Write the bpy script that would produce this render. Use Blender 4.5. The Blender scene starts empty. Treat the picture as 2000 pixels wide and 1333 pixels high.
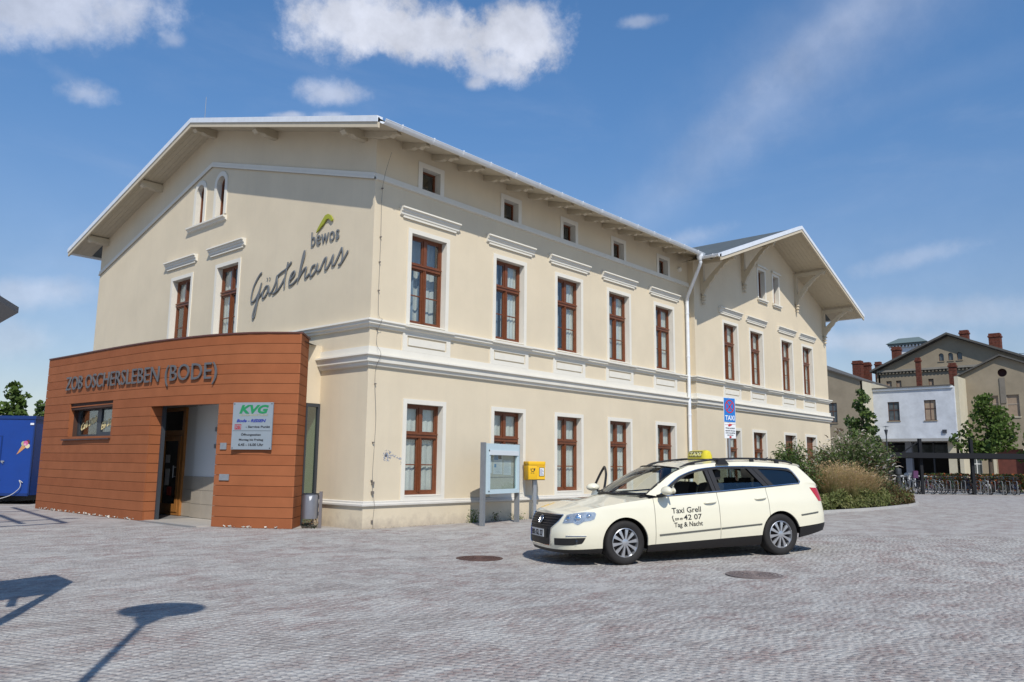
import bpy, bmesh, math, random
import numpy as np
from mathutils import Vector, Matrix
from mathutils.geometry import tessellate_polygon
SC = bpy.context.scene
COL = SC.collection
PI = math.pi
# ------------------------------------------------------------------ camera
CAM = Vector((-10.739, -13.549, 1.36))
YAW, PITCH, ROLL, FOC = 0.8487, 0.1536, 0.0109, 1562.26
FWD = Vector((math.sin(YAW)*math.cos(PITCH), math.cos(YAW)*math.cos(PITCH), math.sin(PITCH)))
RGT = Vector((math.cos(YAW), -math.sin(YAW), 0.0))
UPV = RGT.cross(FWD)
Rr = RGT*math.cos(ROLL) + UPV*math.sin(ROLL)
Uu = -RGT*math.sin(ROLL) + UPV*math.cos(ROLL)
cd = bpy.data.cameras.new('camera'); cam = bpy.data.objects.new('camera', cd); COL.objects.link(cam)
cd.sensor_width = 36.0; cd.lens = 36.0*FOC/2000.0; cd.clip_start = 0.05; cd.clip_end = 3000.0
M = Matrix.Identity(4)
for i in range(3):
    M[i][0] = Rr[i]; M[i][1] = Uu[i]; M[i][2] = -FWD[i]; M[i][3] = CAM[i]
cam.matrix_world = M
SC.camera = cam
# ------------------------------------------------------------------ light
EL = math.radians(46.0); SAZ = math.atan2(-0.57, -0.822)
SUN = Vector((math.sin(SAZ)*math.cos(EL), math.cos(SAZ)*math.cos(EL), math.sin(EL)))
sl = bpy.data.lights.new('sun', 'SUN'); sl.energy = 4.35; sl.angle = math.radians(0.5); sl.color = (1.0, 0.945, 0.86)
so = bpy.data.objects.new('sun', sl); COL.objects.link(so)
so.rotation_euler = (-SUN).to_track_quat('-Z', 'Y').to_euler()
SC.view_settings.view_transform = 'Standard'; SC.view_settings.look = 'None'
SC.view_settings.exposure = 0.0; SC.view_settings.gamma = 1.0; SC.view_settings.use_curve_mapping = False
W = bpy.data.worlds.new('World'); SC.world = W; W.use_nodes = True
wt = W.node_tree; wt.nodes.clear()
def wn(t, **k):
    n = wt.nodes.new(t)
    for a, b in k.items(): setattr(n, a, b)
    return n
def wl(a, b): wt.links.new(a, b)
def wmath(op, a, b=None, c=None, clamp=False):
    n = wn('ShaderNodeMath', operation=op, use_clamp=clamp)
    for i, v in enumerate((a, b, c)):
        if v is None: continue
        if hasattr(v, 'is_linked'): wl(v, n.inputs[i])
        else: n.inputs[i].default_value = v
    return n.outputs[0]
wo = wn('ShaderNodeOutputWorld'); bg = wn('ShaderNodeBackground')
sky = wn('ShaderNodeTexSky', sky_type='NISHITA', sun_disc=False)
sky.sun_elevation = EL; sky.sun_rotation = SAZ; sky.altitude = 100.0
sky.air_density = 1.0; sky.dust_density = 0.25; sky.ozone_density = 3.0
SKYS = 0.13
tc = wn('ShaderNodeTexCoord'); D = tc.outputs['Generated']
def noise(scale, det, rough, vec=None, dist=0.0):
    n = wn('ShaderNodeTexNoise'); n.inputs['Scale'].default_value = scale; n.inputs['Detail'].default_value = det
    n.inputs['Roughness'].default_value = rough; n.inputs['Distortion'].default_value = dist
    wl(vec or D, n.inputs['Vector']); return n.outputs['Fac']
def dirpx(u, v):
    return (FWD*FOC + Rr*(u-1000.0) - Uu*(v-666.5)).normalized()
n1 = noise(12.0, 9.0, 0.66); n2 = noise(38.0, 7.0, 0.62)
nz = wmath('ADD', wmath('MULTIPLY', wmath('SUBTRACT', n1, 0.5), 2.3), wmath('MULTIPLY', wmath('SUBTRACT', n2, 0.5), 0.9))
# cumulus banks of the afternoon sky: bearing, half widths in radians, opacity, softness
def cloud(u, v, ru, rv, tilt, amount, soft, rag=1.0):
    c = dirpx(u, v)
    ax = (dirpx(u+40, v+40*math.tan(tilt)) - c).normalized(); ay = c.cross(ax).normalized()
    def dot(vec):
        n = wn('ShaderNodeVectorMath', operation='DOT_PRODUCT'); wl(D, n.inputs[0]); n.inputs[1].default_value = vec; return n.outputs['Value']
    a = wmath('DIVIDE', dot(ax - c*ax.dot(c)), ru/FOC); b = wmath('DIVIDE', dot(ay), rv/FOC)
    e = wmath('SQRT', wmath('ADD', wmath('MULTIPLY', a, a), wmath('MULTIPLY', b, b)))
    e = wmath('ADD', e, wmath('MULTIPLY', nz, rag))
    m = wn('ShaderNodeMapRange', interpolation_type='SMOOTHSTEP'); wl(e, m.inputs['Value'])
    m.inputs['From Min'].default_value = 1.0 + soft*0.3; m.inputs['From Max'].default_value = 1.0 - soft
    m.inputs['To Min'].default_value = 0.0; m.inputs['To Max'].default_value = amount
    f = wmath('MULTIPLY', m.outputs['Result'], wmath('GREATER_THAN', dot(c), 0.3))
    return f
CL = [cloud(690, 45, 125, 62, 0.05, .93, .60, .85), cloud(850, 72, 190, 56, 0.14, .95, .60, .85), cloud(1010, 70, 105, 66, 0, .93, .60, .85), cloud(965, 128, 85, 36, 0.1, .75, .6, .9), cloud(930, 162, 22, 14, 0, .6, .8, .6),
      cloud(60, 18, 215, 66, -0.05, .75, .75, .85), cloud(652, 184, 70, 24, 0.05, .60, .9, 1.1), cloud(565, 226, 42, 9, 0.0, .6, .9, 1.0), cloud(650, 225, 36, 8, 0.0, .5, .9, 1.0),
      cloud(168, 184, 48, 24, 0.1, .45, .8), cloud(130, 150, 60, 16, 0.5, .12, 1.0), cloud(340, 80, 24, 15, 0, .35, .9), cloud(1243, 44, 46, 13, -0.12, .38, .9),
      cloud(60, 572, 110, 30, -0.05, .42, .8, .6), cloud(20, 665, 60, 30, 0, .3, 1.0), cloud(1790, 612, 240, 30, 0.0, .34, 1.0, .7),
      cloud(1700, 668, 220, 24, 0.0, .42, .9, .7), cloud(1790, 502, 110, 18, -0.25, .24, 1.0), cloud(1470, 235, 400, 52, -0.70, .27, 2.0, .35),
      cloud(1690, 30, 360, 105, -0.62, .30, 2.0, .4), cloud(1640, 40, 330, 34, -0.66, .16, 1.4, .35), cloud(1780, 180, 260, 30, -0.35, .07, 1.6, .4), cloud(1340, 466, 90, 18, -0.25, .28, 1.2)]
# thin veil everywhere, thicker low over the horizon
sep = wn('ShaderNodeSeparateXYZ'); wl(D, sep.inputs[0])
mp = wn('ShaderNodeMapping'); wl(D, mp.inputs['Vector']); mp.inputs['Scale'].default_value = (1.0, 1.0, 3.2)
veil = noise(3.2, 7.0, 0.6, mp.outputs['Vector'], 0.4)
vm = wn('ShaderNodeMapRange', interpolation_type='SMOOTHSTEP'); wl(veil, vm.inputs['Value'])
vm.inputs['From Min'].default_value = 0.47; vm.inputs['From Max'].default_value = 0.8; vm.inputs['To Max'].default_value = 0.10
low = wn('ShaderNodeMapRange', interpolation_type='SMOOTHSTEP'); wl(sep.outputs['Z'], low.inputs['Value'])
low.inputs['From Min'].default_value = 0.42; low.inputs['From Max'].default_value = -0.02; low.inputs['To Max'].default_value = 0.20
tot = wmath('ADD', vm.outputs['Result'], low.outputs['Result'])
for f in CL: tot = wmath('MAXIMUM', tot, wmath('ADD', f, wmath('MULTIPLY', tot, wmath('SUBTRACT', 1.0, f))))
tot = wmath('MINIMUM', tot, 0.97)
mix = wn('ShaderNodeMix', data_type='RGBA')
hs = wn('ShaderNodeHueSaturation'); tint = wn('ShaderNodeVectorMath', operation='MULTIPLY'); wl(sky.outputs['Color'], tint.inputs[0]); tg = wn('ShaderNodeMix', data_type='RGBA'); tg.inputs['A'].default_value = (0.72, 0.64, 0.62, 1); tg.inputs['B'].default_value = (0.70, 1.0, 1.19, 1); te = wn('ShaderNodeMapRange', interpolation_type='SMOOTHSTEP'); te.inputs['From Min'].default_value = -0.05; te.inputs['From Max'].default_value = 0.55; sz = wn('ShaderNodeSeparateXYZ'); wl(D, sz.inputs[0]); wl(sz.outputs['Z'], te.inputs['Value']); wl(te.outputs['Result'], tg.inputs['Factor']); wl(tg.outputs['Result'], tint.inputs[1]); wl(tint.outputs['Vector'], hs.inputs['Color']); hs.inputs['Saturation'].default_value = 1.0; hs.inputs['Value'].default_value = 1.0
shade = noise(14.0, 6.0, 0.6)
cr = wn('ShaderNodeMapRange'); wl(shade, cr.inputs['Value']); cr.inputs['From Min'].default_value = 0.3; cr.inputs['From Max'].default_value = 0.65
cr.inputs['To Min'].default_value = 0.72; cr.inputs['To Max'].default_value = 1.06
cc = wn('ShaderNodeVectorMath', operation='SCALE'); cc.inputs[0].default_value = (5.7, 6.0, 6.9); wl(cr.outputs['Result'], cc.inputs['Scale'])
wl(tot, mix.inputs['Factor']); wl(hs.outputs['Color'], mix.inputs['A']); wl(cc.outputs['Vector'], mix.inputs['B'])
wl(mix.outputs['Result'], bg.inputs['Color']); bg.inputs['Strength'].default_value = SKYS
wl(bg.outputs[0], wo.inputs['Surface'])
SC.render.engine = 'CYCLES'

# ------------------------------------------------------------------ materials
MATS = {}
def mat(name, col, rough=0.7, metal=0.0, var=0.0, vscale=3.0, bump=0.0, bscale=40.0, col2=None, spec=0.5, coat=0.0, stain=0.0, coords='Object', nbias=0.5):
    if name in MATS: return MATS[name]
    m = bpy.data.materials.new(name); m.use_nodes = True; MATS[name] = m
    t = m.node_tree; b = t.nodes['Principled BSDF']
    b.inputs['Roughness'].default_value = rough; b.inputs['Metallic'].default_value = metal
    b.inputs['Specular IOR Level'].default_value = spec; b.inputs['Coat Weight'].default_value = coat; b.inputs['Coat Roughness'].default_value = 0.04
    tcn = t.nodes.new('ShaderNodeTexCoord'); vec = tcn.outputs[coords]
    if var > 0 or col2:
        n = t.nodes.new('ShaderNodeTexNoise'); n.inputs['Scale'].default_value = vscale; n.inputs['Detail'].default_value = 7; n.inputs['Roughness'].default_value = 0.62
        t.links.new(vec, n.inputs['Vector'])
        mr = t.nodes.new('ShaderNodeMapRange'); mr.inputs['From Min'].default_value = nbias-0.18; mr.inputs['From Max'].default_value = nbias+0.18
        t.links.new(n.outputs['Fac'], mr.inputs['Value'])
        mx = t.nodes.new('ShaderNodeMix'); mx.data_type = 'RGBA'
        c2 = col2 or tuple(c*(1-var) for c in col)
        mx.inputs['A'].default_value = (*col, 1); mx.inputs['B'].default_value = (*c2, 1)
        t.links.new(mr.outputs['Result'], mx.inputs['Factor']); t.links.new(mx.outputs['Result'], b.inputs['Base Color'])
        if rough > 0.2:
            r2 = t.nodes.new('ShaderNodeMapRange'); r2.inputs['To Min'].default_value = rough-0.07; r2.inputs['To Max'].default_value = min(1, rough+0.07)
            t.links.new(n.outputs['Fac'], r2.inputs['Value']); t.links.new(r2.outputs['Result'], b.inputs['Roughness'])
    else:
        b.inputs['Base Color'].default_value = (*col, 1)
    if bump > 0:
        n2 = t.nodes.new('ShaderNodeTexNoise'); n2.inputs['Scale'].default_value = bscale; n2.inputs['Detail'].default_value = 5
        t.links.new(vec, n2.inputs['Vector'])
        bp = t.nodes.new('ShaderNodeBump'); bp.inputs['Strength'].default_value = bump; bp.inputs['Distance'].default_value = 0.02
        t.links.new(n2.outputs['Fac'], bp.inputs['Height']); t.links.new(bp.outputs['Normal'], b.inputs['Normal'])
    return m
def glass(name, tint, refl=0.12, rough=0.0):
    m = bpy.data.materials.new(name); m.use_nodes = True; MATS[name] = m; t = m.node_tree; t.nodes.clear()
    o = t.nodes.new('ShaderNodeOutputMaterial'); tr = t.nodes.new('ShaderNodeBsdfTransparent'); tr.inputs[0].default_value = (*tint, 1)
    g = t.nodes.new('ShaderNodeBsdfGlossy'); g.inputs['Roughness'].default_value = rough; g.inputs['Color'].default_value = (0.95, 0.97, 1, 1)
    f0 = t.nodes.new('ShaderNodeLayerWeight'); f0.inputs['Blend'].default_value = 0.5; f = t.nodes.new('ShaderNodeMath'); f.operation = 'POWER'; t.links.new(f0.outputs['Facing'], f.inputs[0]); f.inputs[1].default_value = 4.5
    a = t.nodes.new('ShaderNodeMath'); a.operation = 'MULTIPLY_ADD'; a.inputs[1].default_value = 0.9-refl; a.inputs[2].default_value = refl*.6; a.use_clamp = True
    mx = t.nodes.new('ShaderNodeMixShader'); t.links.new(f.outputs[0], a.inputs[0]); t.links.new(a.outputs[0], mx.inputs[0])
    t.links.new(tr.outputs[0], mx.inputs[1]); t.links.new(g.outputs[0], mx.inputs[2]); t.links.new(mx.outputs[0], o.inputs[0]); return m
def leafmat(name, c1, c2, trans=0.35):
    m = bpy.data.materials.new(name); m.use_nodes = True; MATS[name] = m; t = m.node_tree
    b = t.nodes['Principled BSDF']; b.inputs['Roughness'].default_value = 0.55; b.inputs['Specular IOR Level'].default_value = 0.25
    n = t.nodes.new('ShaderNodeTexNoise'); n.inputs['Scale'].default_value = 2.6; n.inputs['Detail'].default_value = 5
    tcn = t.nodes.new('ShaderNodeTexCoord'); t.links.new(tcn.outputs['Object'], n.inputs['Vector'])
    r = t.nodes.new('ShaderNodeMapRange'); r.inputs['From Min'].default_value = 0.35; r.inputs['From Max'].default_value = 0.65; t.links.new(n.outputs['Fac'], r.inputs['Value'])
    mx = t.nodes.new('ShaderNodeMix'); mx.data_type = 'RGBA'; mx.inputs['A'].default_value = (*c1, 1); mx.inputs['B'].default_value = (*c2, 1)
    t.links.new(r.outputs['Result'], mx.inputs['Factor']); t.links.new(mx.outputs['Result'], b.inputs['Base Color'])
    tl = t.nodes.new('ShaderNodeBsdfTranslucent'); t.links.new(mx.outputs['Result'], tl.inputs['Color'])
    ms = t.nodes.new('ShaderNodeMixShader'); ms.inputs[0].default_value = trans
    o = t.nodes['Material Output']; t.links.new(b.outputs[0], ms.inputs[1]); t.links.new(tl.outputs[0], ms.inputs[2]); t.links.new(ms.outputs[0], o.inputs['Surface'])
    return m
CREAM = mat('cream_render', (0.665, 0.575, 0.425), 0.88, var=0.09, vscale=0.7, bump=0.25, bscale=120, spec=0.2)
def weather(m):
    # faint rain streaks and splash dirt: marks that belong to the render itself
    t = m.node_tree; b = t.nodes['Principled BSDF']; src = b.inputs['Base Color'].links[0].from_socket; g = t.nodes.new('ShaderNodeNewGeometry')
    mp = t.nodes.new('ShaderNodeMapping'); mp.inputs['Scale'].default_value = (5.0, 5.0, 0.28); t.links.new(g.outputs['Position'], mp.inputs['Vector'])
    n = t.nodes.new('ShaderNodeTexNoise'); n.inputs['Scale'].default_value = 1.0; n.inputs['Detail'].default_value = 6; n.inputs['Roughness'].default_value = .65; t.links.new(mp.outputs['Vector'], n.inputs['Vector'])
    r = t.nodes.new('ShaderNodeMapRange'); r.inputs['From Min'].default_value = .52; r.inputs['From Max'].default_value = .74; r.inputs['To Max'].default_value = .16; t.links.new(n.outputs['Fac'], r.inputs['Value'])
    x = t.nodes.new('ShaderNodeMix'); x.data_type = 'RGBA'; x.inputs['B'].default_value = (.50, .44, .35, 1); t.links.new(r.outputs['Result'], x.inputs['Factor']); t.links.new(src, x.inputs['A'])
    s = t.nodes.new('ShaderNodeSeparateXYZ'); t.links.new(g.outputs['Position'], s.inputs[0])
    n2 = t.nodes.new('ShaderNodeTexNoise'); n2.inputs['Scale'].default_value = 4.5; n2.inputs['Detail'].default_value = 8; n2.inputs['Roughness'].default_value = .7; t.links.new(g.outputs['Position'], n2.inputs['Vector'])
    h = t.nodes.new('ShaderNodeMath'); h.operation = 'MULTIPLY_ADD'; t.links.new(n2.outputs['Fac'], h.inputs[0]); h.inputs[1].default_value = -.75; t.links.new(s.outputs['Z'], h.inputs[2])
    r2 = t.nodes.new('ShaderNodeMapRange'); r2.inputs['From Min'].default_value = -.12; r2.inputs['From Max'].default_value = -.42; r2.inputs['To Max'].default_value = .65; t.links.new(h.outputs[0], r2.inputs['Value'])
    y = t.nodes.new('ShaderNodeMix'); y.data_type = 'RGBA'; y.inputs['B'].default_value = (.36, .30, .24, 1); t.links.new(r2.outputs['Result'], y.inputs['Factor']); t.links.new(x.outputs['Result'], y.inputs['A']); t.links.new(y.outputs['Result'], b.inputs['Base Color'])
weather(CREAM)
TRIM = mat('white_trim', (0.70, 0.67, 0.59), 0.8, var=0.06, vscale=2.5, bump=0.1, bscale=80, spec=0.25)
SOFF = mat('painted_soffit', (0.55, 0.48, 0.36), 0.75, var=0.08, vscale=6, spec=0.25)
BROWN = mat('brown_window_wood', (0.172, 0.056, 0.023), 0.36, var=0.25, vscale=9, spec=0.4)
ZINC = mat('white_zinc', (0.78, 0.81, 0.84), 0.4, metal=0.1, var=0.12, vscale=5)
ROOFM = mat('dark_roof_sheet', (0.10, 0.115, 0.11), 0.6, var=0.3, vscale=2.5, bump=0.2, bscale=12)
DARK = mat('dark_room', (0.018, 0.016, 0.015), 0.9)
CURT = mat('white_curtain', (0.60, 0.595, 0.56), 0.9, var=0.12, vscale=5)
BLUEC = mat('blue_grey_curtain', (0.22, 0.27, 0.34), 0.9, var=0.25, vscale=6)
GLASS = glass('window_glass', (0.93, 0.96, 0.955), 0.14)
GREYT = mat('grey_lettering', (0.15, 0.16, 0.165), 0.5)
STEEL = mat('galvanised_steel', (0.42, 0.44, 0.46), 0.42, metal=0.7, var=0.2, vscale=14)
BLACK = mat('black_plastic', (0.012, 0.012, 0.013), 0.45)
ANTH = mat('anthracite_metal', (0.045, 0.052, 0.062), 0.45, metal=0.2)

# ------------------------------------------------------------------ mesh builder
class MB:
    def __init__(s): s.v = []; s.f = []; s.m = []
    def add(s, vs, fs, mi=0):
        b = len(s.v); s.v += [tuple(v) for v in vs]; s.f += [tuple(b+i for i in f) for f in fs]; s.m += [mi]*len(fs); return s
    def box(s, a, b, mi=0):
        x0, y0, z0 = a; x1, y1, z1 = b
        return s.add([(x0,y0,z0),(x1,y0,z0),(x1,y1,z0),(x0,y1,z0),(x0,y0,z1),(x1,y0,z1),(x1,y1,z1),(x0,y1,z1)],
                     [(0,3,2,1),(4,5,6,7),(0,1,5,4),(1,2,6,5),(2,3,7,6),(3,0,4,7)], mi)
    def bar(s, p, q, w, h, up=(0,0,1), mi=0):
        p, q = Vector(p), Vector(q); d = (q-p).normalized(); u = Vector(up)
        if abs(d.dot(u)) > .99: u = Vector((1,0,0))
        r = d.cross(u).normalized(); u = r.cross(d)
        vs = [e + r*a*w/2 + u*b*h/2 for e in (p, q) for a, b in ((-1,-1),(1,-1),(1,1),(-1,1))]
        return s.add(vs, [(0,1,2,3),(7,6,5,4),(0,4,5,1),(1,5,6,2),(2,6,7,3),(3,7,4,0)], mi)
    def tube(s, pts, r, n=8, mi=0, cap=True, flat=None):
        pts = [Vector(p) for p in pts]; rs = r if isinstance(r, (list, tuple)) else [r]*len(pts)
        vs = []; prev = None
        for i, p in enumerate(pts):
            d = (pts[min(i+1, len(pts)-1)] - pts[max(i-1, 0)]); d = d.normalized() if d.length > 1e-9 else Vector((0,0,1))
            if prev is None:
                u = Vector((0,0,1)) if abs(d.z) < .9 else Vector((1,0,0)); a = d.cross(u).normalized()
            else: a = (prev - d*prev.dot(d)).normalized()
            prev = a; b = d.cross(a)
            for k in range(n):
                o = (a*math.cos(2*PI*k/n) + b*math.sin(2*PI*k/n))*rs[i]
                if flat: ax, sc = flat; ax = Vector(ax); o = o - ax*(o.dot(ax)*(1-sc))
                vs.append(p+o)
        fs = [(i*n+k, i*n+(k+1) % n, (i+1)*n+(k+1) % n, (i+1)*n+k) for i in range(len(pts)-1) for k in range(n)]
        if cap: fs += [tuple(range(n))[::-1], tuple((len(pts)-1)*n+k for k in range(n))]
        return s.add(vs, fs, mi)
    def lathe(s, prof, c=(0,0,0), n=24, axis='z', mi=0):
        vs = []
        for r, h in prof:
            for k in range(n):
                a = 2*PI*k/n; x, y = r*math.cos(a), r*math.sin(a)
                vs.append((c[0]+x, c[1]+y, c[2]+h) if axis == 'z' else ((c[0]+x, c[1]+h, c[2]+y) if axis == 'y' else (c[0]+h, c[1]+x, c[2]+y)))
        fs = [(i*n+k, i*n+(k+1) % n, (i+1)*n+(k+1) % n, (i+1)*n+k) for i in range(len(prof)-1) for k in range(n)]
        return s.add(vs, fs, mi)
    def prism(s, poly, fn, d0, d1, mi=0, holes=()):
        """2D polygon (with holes) extruded between depths d0 and d1; fn(a,b,d)->xyz"""
        loops = [list(poly)] + [list(h) for h in holes]
        flat = [p for l in loops for p in l]
        tri = tessellate_polygon([[Vector((p[0], p[1], 0)) for p in l] for l in loops])
        n = len(flat); vs = [fn(a, b, d0) for a, b in flat] + [fn(a, b, d1) for a, b in flat]
        fs = [tuple(t) for t in tri] + [tuple(n+i for i in t[::-1]) for t in tri]
        o = 0
        for l in loops:
            k = len(l); fs += [(o+i, o+(i+1) % k, n+o+(i+1) % k, n+o+i) for i in range(k)]; o += k
        return s.add(vs, fs, mi)
    def sweep(s, path, prof, mi=0, closed=False):
        """profile (out,z) along a plan path, outward = right of travel"""
        P = [Vector((p[0], p[1])) for p in path]; vs = []
        for i, p in enumerate(P):
            d0 = (P[i]-P[i-1]).normalized() if i > 0 else (P[1]-P[0]).normalized()
            d1 = (P[i+1]-P[i]).normalized() if i < len(P)-1 else d0
            n0 = Vector((d0.y, -d0.x)); n1 = Vector((d1.y, -d1.x)); m = n0+n1
            m = m/(m.dot(n0)) if m.dot(n0) > .15 else n0
            for o, z in prof: q = p+m*o; vs.append((q.x, q.y, z))
        k = len(prof); fs = [(i*k+j, (i+1)*k+j, (i+1)*k+j+1, i*k+j+1) for i in range(len(P)-1) for j in range(k-1)]
        fs += [tuple(range(k)), tuple((len(P)-1)*k+j for j in range(k))[::-1]]
        return s.add(vs, fs, mi)
    def mesh(s, name, mats, smooth=False):
        me = bpy.data.meshes.new(name); me.from_pydata(s.v, [], s.f)
        if not isinstance(mats, (list, tuple)): mats = [mats]
        for m in mats: me.materials.append(m)
        if len(mats) > 1: me.polygons.foreach_set('material_index', s.m)
        bm = bmesh.new(); bm.from_mesh(me); bmesh.ops.recalc_face_normals(bm, faces=bm.faces); bm.to_mesh(me); bm.free()
        if smooth:
            me.polygons.foreach_set('use_smooth', [True]*len(me.polygons))
            if smooth is not True: me.set_sharp_from_angle(angle=math.radians(smooth))
        me.update(); return me
def link(name, me, parent=None, loc=(0,0,0), rot=0.0):
    o = bpy.data.objects.new(name, me); COL.objects.link(o); o.location = loc; o.rotation_euler = (0, 0, rot) if not isinstance(rot, tuple) else rot
    if parent: o.parent = parent
    return o
def part(name, mb, mats, parent, loc=(0,0,0), rot=0.0, smooth=False):
    return link(name, mb.mesh(name, mats, smooth) if isinstance(mb, MB) else mb, parent, loc, rot)
def tag(o, label, cat, group=None, kind=None):
    if label: o['label'] = label
    if cat: o['category'] = cat
    if group: o['group'] = group
    if kind: o['kind'] = kind
    return o
def thing(name, label, cat, loc=(0,0,0), rot=0.0, group=None):
    return tag(link(name, None, None, loc, rot), label, cat, group)
def stuff(o): o['kind'] = 'stuff'; return o
def copy_tree(o, parent=None):
    c = o.copy(); COL.objects.link(c)
    if parent: c.parent = parent
    for ch in list(o.children): copy_tree(ch, c)
    return c
def text_mesh(txt, size=1.0, bold=0.0, shear=0.0, extrude=0.003, align='CENTER', spacing=1.0):
    c = bpy.data.curves.new('t', 'FONT'); c.body = txt; c.size = size; c.offset = bold; c.shear = shear; c.extrude = extrude
    c.align_x = align; c.align_y = 'BOTTOM_BASELINE'; c.space_character = spacing; c.resolution_u = 3
    o = bpy.data.objects.new('t', c); COL.objects.link(o)
    dg = bpy.context.evaluated_depsgraph_get(); dg.update()
    me = bpy.data.meshes.new_from_object(o.evaluated_get(dg)); bpy.data.objects.remove(o)
    return me
def text_part(name, txt, size, m, parent, fn, **k):
    me = text_mesh(txt, size, **k)
    for v in me.vertices: v.co = fn(v.co.x, v.co.y, v.co.z)
    me.materials.clear(); me.materials.append(m); me.name = name
    return link(name, me, parent)
def smoothline(pts, n=5):
    P = [Vector(p) for p in pts]
    if len(P) < 3: return P
    out = []
    for i in range(len(P)-1):
        a, b, c, d = P[max(i-1,0)], P[i], P[i+1], P[min(i+2, len(P)-1)]
        for k in range(n):
            t = k/n; out.append(0.5*((2*b)+(c-a)*t+(2*a-5*b+4*c-d)*t*t+(3*b-a-3*c+d)*t**3))
    out.append(P[-1]); return out

# ------------------------------------------------------------------ ground
CAR_O = Vector((-1.141, -5.745, -0.075)); CAR_AX = Vector((0.874, -0.4865, 0)).normalized()
def gz(x, y):
    dx, dy = x-(-1.141+0.874*2.3), y-(-5.745-0.4865*2.3)
    t = dx*0.874-dy*0.4865; r = math.hypot(dx, dy); w = min(1, max(0, (6.5-r)/3.5)); w = w*w*(3-2*w)
    return w*(-0.014+0.026*max(-2.6, min(2.6, t)))
def gzn(x, y):
    dx, dy = x-(-1.141+0.874*2.3), y-(-5.745-0.4865*2.3)
    t = dx*0.874-dy*0.4865; r = np.hypot(dx, dy); w = np.clip((6.5-r)/3.5, 0, 1); w = w*w*(3-2*w)
    return w*(-0.014+0.026*np.clip(t, -2.6, 2.6))
def paving_material(name, stones):
    m = bpy.data.materials.new(name); m.use_nodes = True; t = m.node_tree; b = t.nodes['Principled BSDF']
    g = t.nodes.new('ShaderNodeNewGeometry'); P = g.outputs['Position']
    def nz(sc, det=6, ro=0.6, vec=P, di=0.0):
        n = t.nodes.new('ShaderNodeTexNoise'); n.inputs['Scale'].default_value = sc; n.inputs['Detail'].default_value = det; n.inputs['Roughness'].default_value = ro
        n.inputs['Distortion'].default_value = di; t.links.new(vec, n.inputs['Vector']); return n.outputs['Fac']
    def mr(x, a, c, d=0.0, e=1.0):
        n = t.nodes.new('ShaderNodeMapRange'); n.interpolation_type = 'SMOOTHSTEP'; t.links.new(x, n.inputs['Value'])
        for k, v in zip(('From Min','From Max','To Min','To Max'), (a, c, d, e)): n.inputs[k].default_value = v
        return n.outputs['Result']
    def mx(f, A, B):
        n = t.nodes.new('ShaderNodeMix'); n.data_type = 'RGBA'
        for k, v in (('Factor', f), ('A', A), ('B', B)):
            if hasattr(v, 'is_linked'): t.links.new(v, n.inputs[k])
            else: n.inputs[k].default_value = v if k == 'Factor' else (*v, 1)
        return n.outputs['Result']
    if stones:
        at = t.nodes.new('ShaderNodeAttribute'); at.attribute_name = 'tone'; tone = at.outputs['Fac']
    else:
        v = t.nodes.new('ShaderNodeTexVoronoi'); v.inputs['Scale'].default_value = 13.0; t.links.new(P, v.inputs['Vector'])
        s = t.nodes.new('ShaderNodeSeparateColor'); t.links.new(v.outputs['Color'], s.inputs[0]); tone = s.outputs[0]
    red = mr(nz(0.9, 8, 0.7, P, 0.3), 0.42, 0.60)
    base = mx(tone, (0.225, 0.215, 0.212), (0.285, 0.272, 0.268))
    base = mx(red, base, mx(tone, (0.215, 0.168, 0.164), (0.27, 0.215, 0.21)))
    # sand and salt dust trodden into streaks along the direction of traffic
    mpg = t.nodes.new('ShaderNodeMapping'); mpg.inputs['Rotation'].default_value = (0, 0, 0.72); mpg.inputs['Scale'].default_value = (1.1, 2.1, 1.0); t.links.new(P, mpg.inputs['Vector'])
    d1 = nz(1.15, 10, 0.72, mpg.outputs['Vector'], 0.5); d2 = nz(5.0, 8, 0.7, mpg.outputs['Vector'])
    ad = t.nodes.new('ShaderNodeMath'); ad.operation = 'MULTIPLY_ADD'; t.links.new(d2, ad.inputs[0]); ad.inputs[1].default_value = 0.6; t.links.new(d1, ad.inputs[2])
    dust = mr(ad.outputs[0], 0.66, 0.96, 0.0, 0.92)
    col = mx(dust, base, (0.405, 0.42, 0.415))
    mp2 = t.nodes.new('ShaderNodeMapping'); mp2.inputs['Rotation'].default_value = (0, 0, 0.9); mp2.inputs['Scale'].default_value = (4.0, 10.0, 4.0); t.links.new(P, mp2.inputs['Vector'])
    fleck = mr(nz(1.6, 6, 0.7, mp2.outputs['Vector']), 0.50, 0.64, 0.0, 0.75); col = mx(fleck, col, (0.46, 0.465, 0.455))
    spot = mr(nz(3.3, 8, 0.75, mp2.outputs['Vector']), 0.49, 0.35, 0.0, 0.5); col = mx(spot, col, (0.15, 0.125, 0.12))
    if not stones:
        jn = mr(nz(2.4, 6, 0.7), 0.3, 0.7, 0.35, 0.62) if name.endswith('far') else None
        joint = mx(dust, (0.285, 0.27, 0.262), (0.41, 0.415, 0.41))
        if jn is None: col = joint
        else: col = mx(jn, col, joint)
    fine = mr(nz(60, 4, 0.6), 0.3, 0.7, 0.84, 1.12)
    wm = t.nodes.new('ShaderNodeVectorMath'); wm.operation = 'MULTIPLY'; t.links.new(col, wm.inputs[0]); wm.inputs[1].default_value = (0.985, 0.94, 0.90)
    vs = t.nodes.new('ShaderNodeVectorMath'); vs.operation = 'SCALE'; t.links.new(wm.outputs['Vector'], vs.inputs[0]); t.links.new(fine, vs.inputs['Scale'])
    t.links.new(vs.outputs['Vector'], b.inputs['Base Color'])
    b.inputs['Roughness'].default_value = 0.82; b.inputs['Specular IOR Level'].default_value = 0.3
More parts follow.
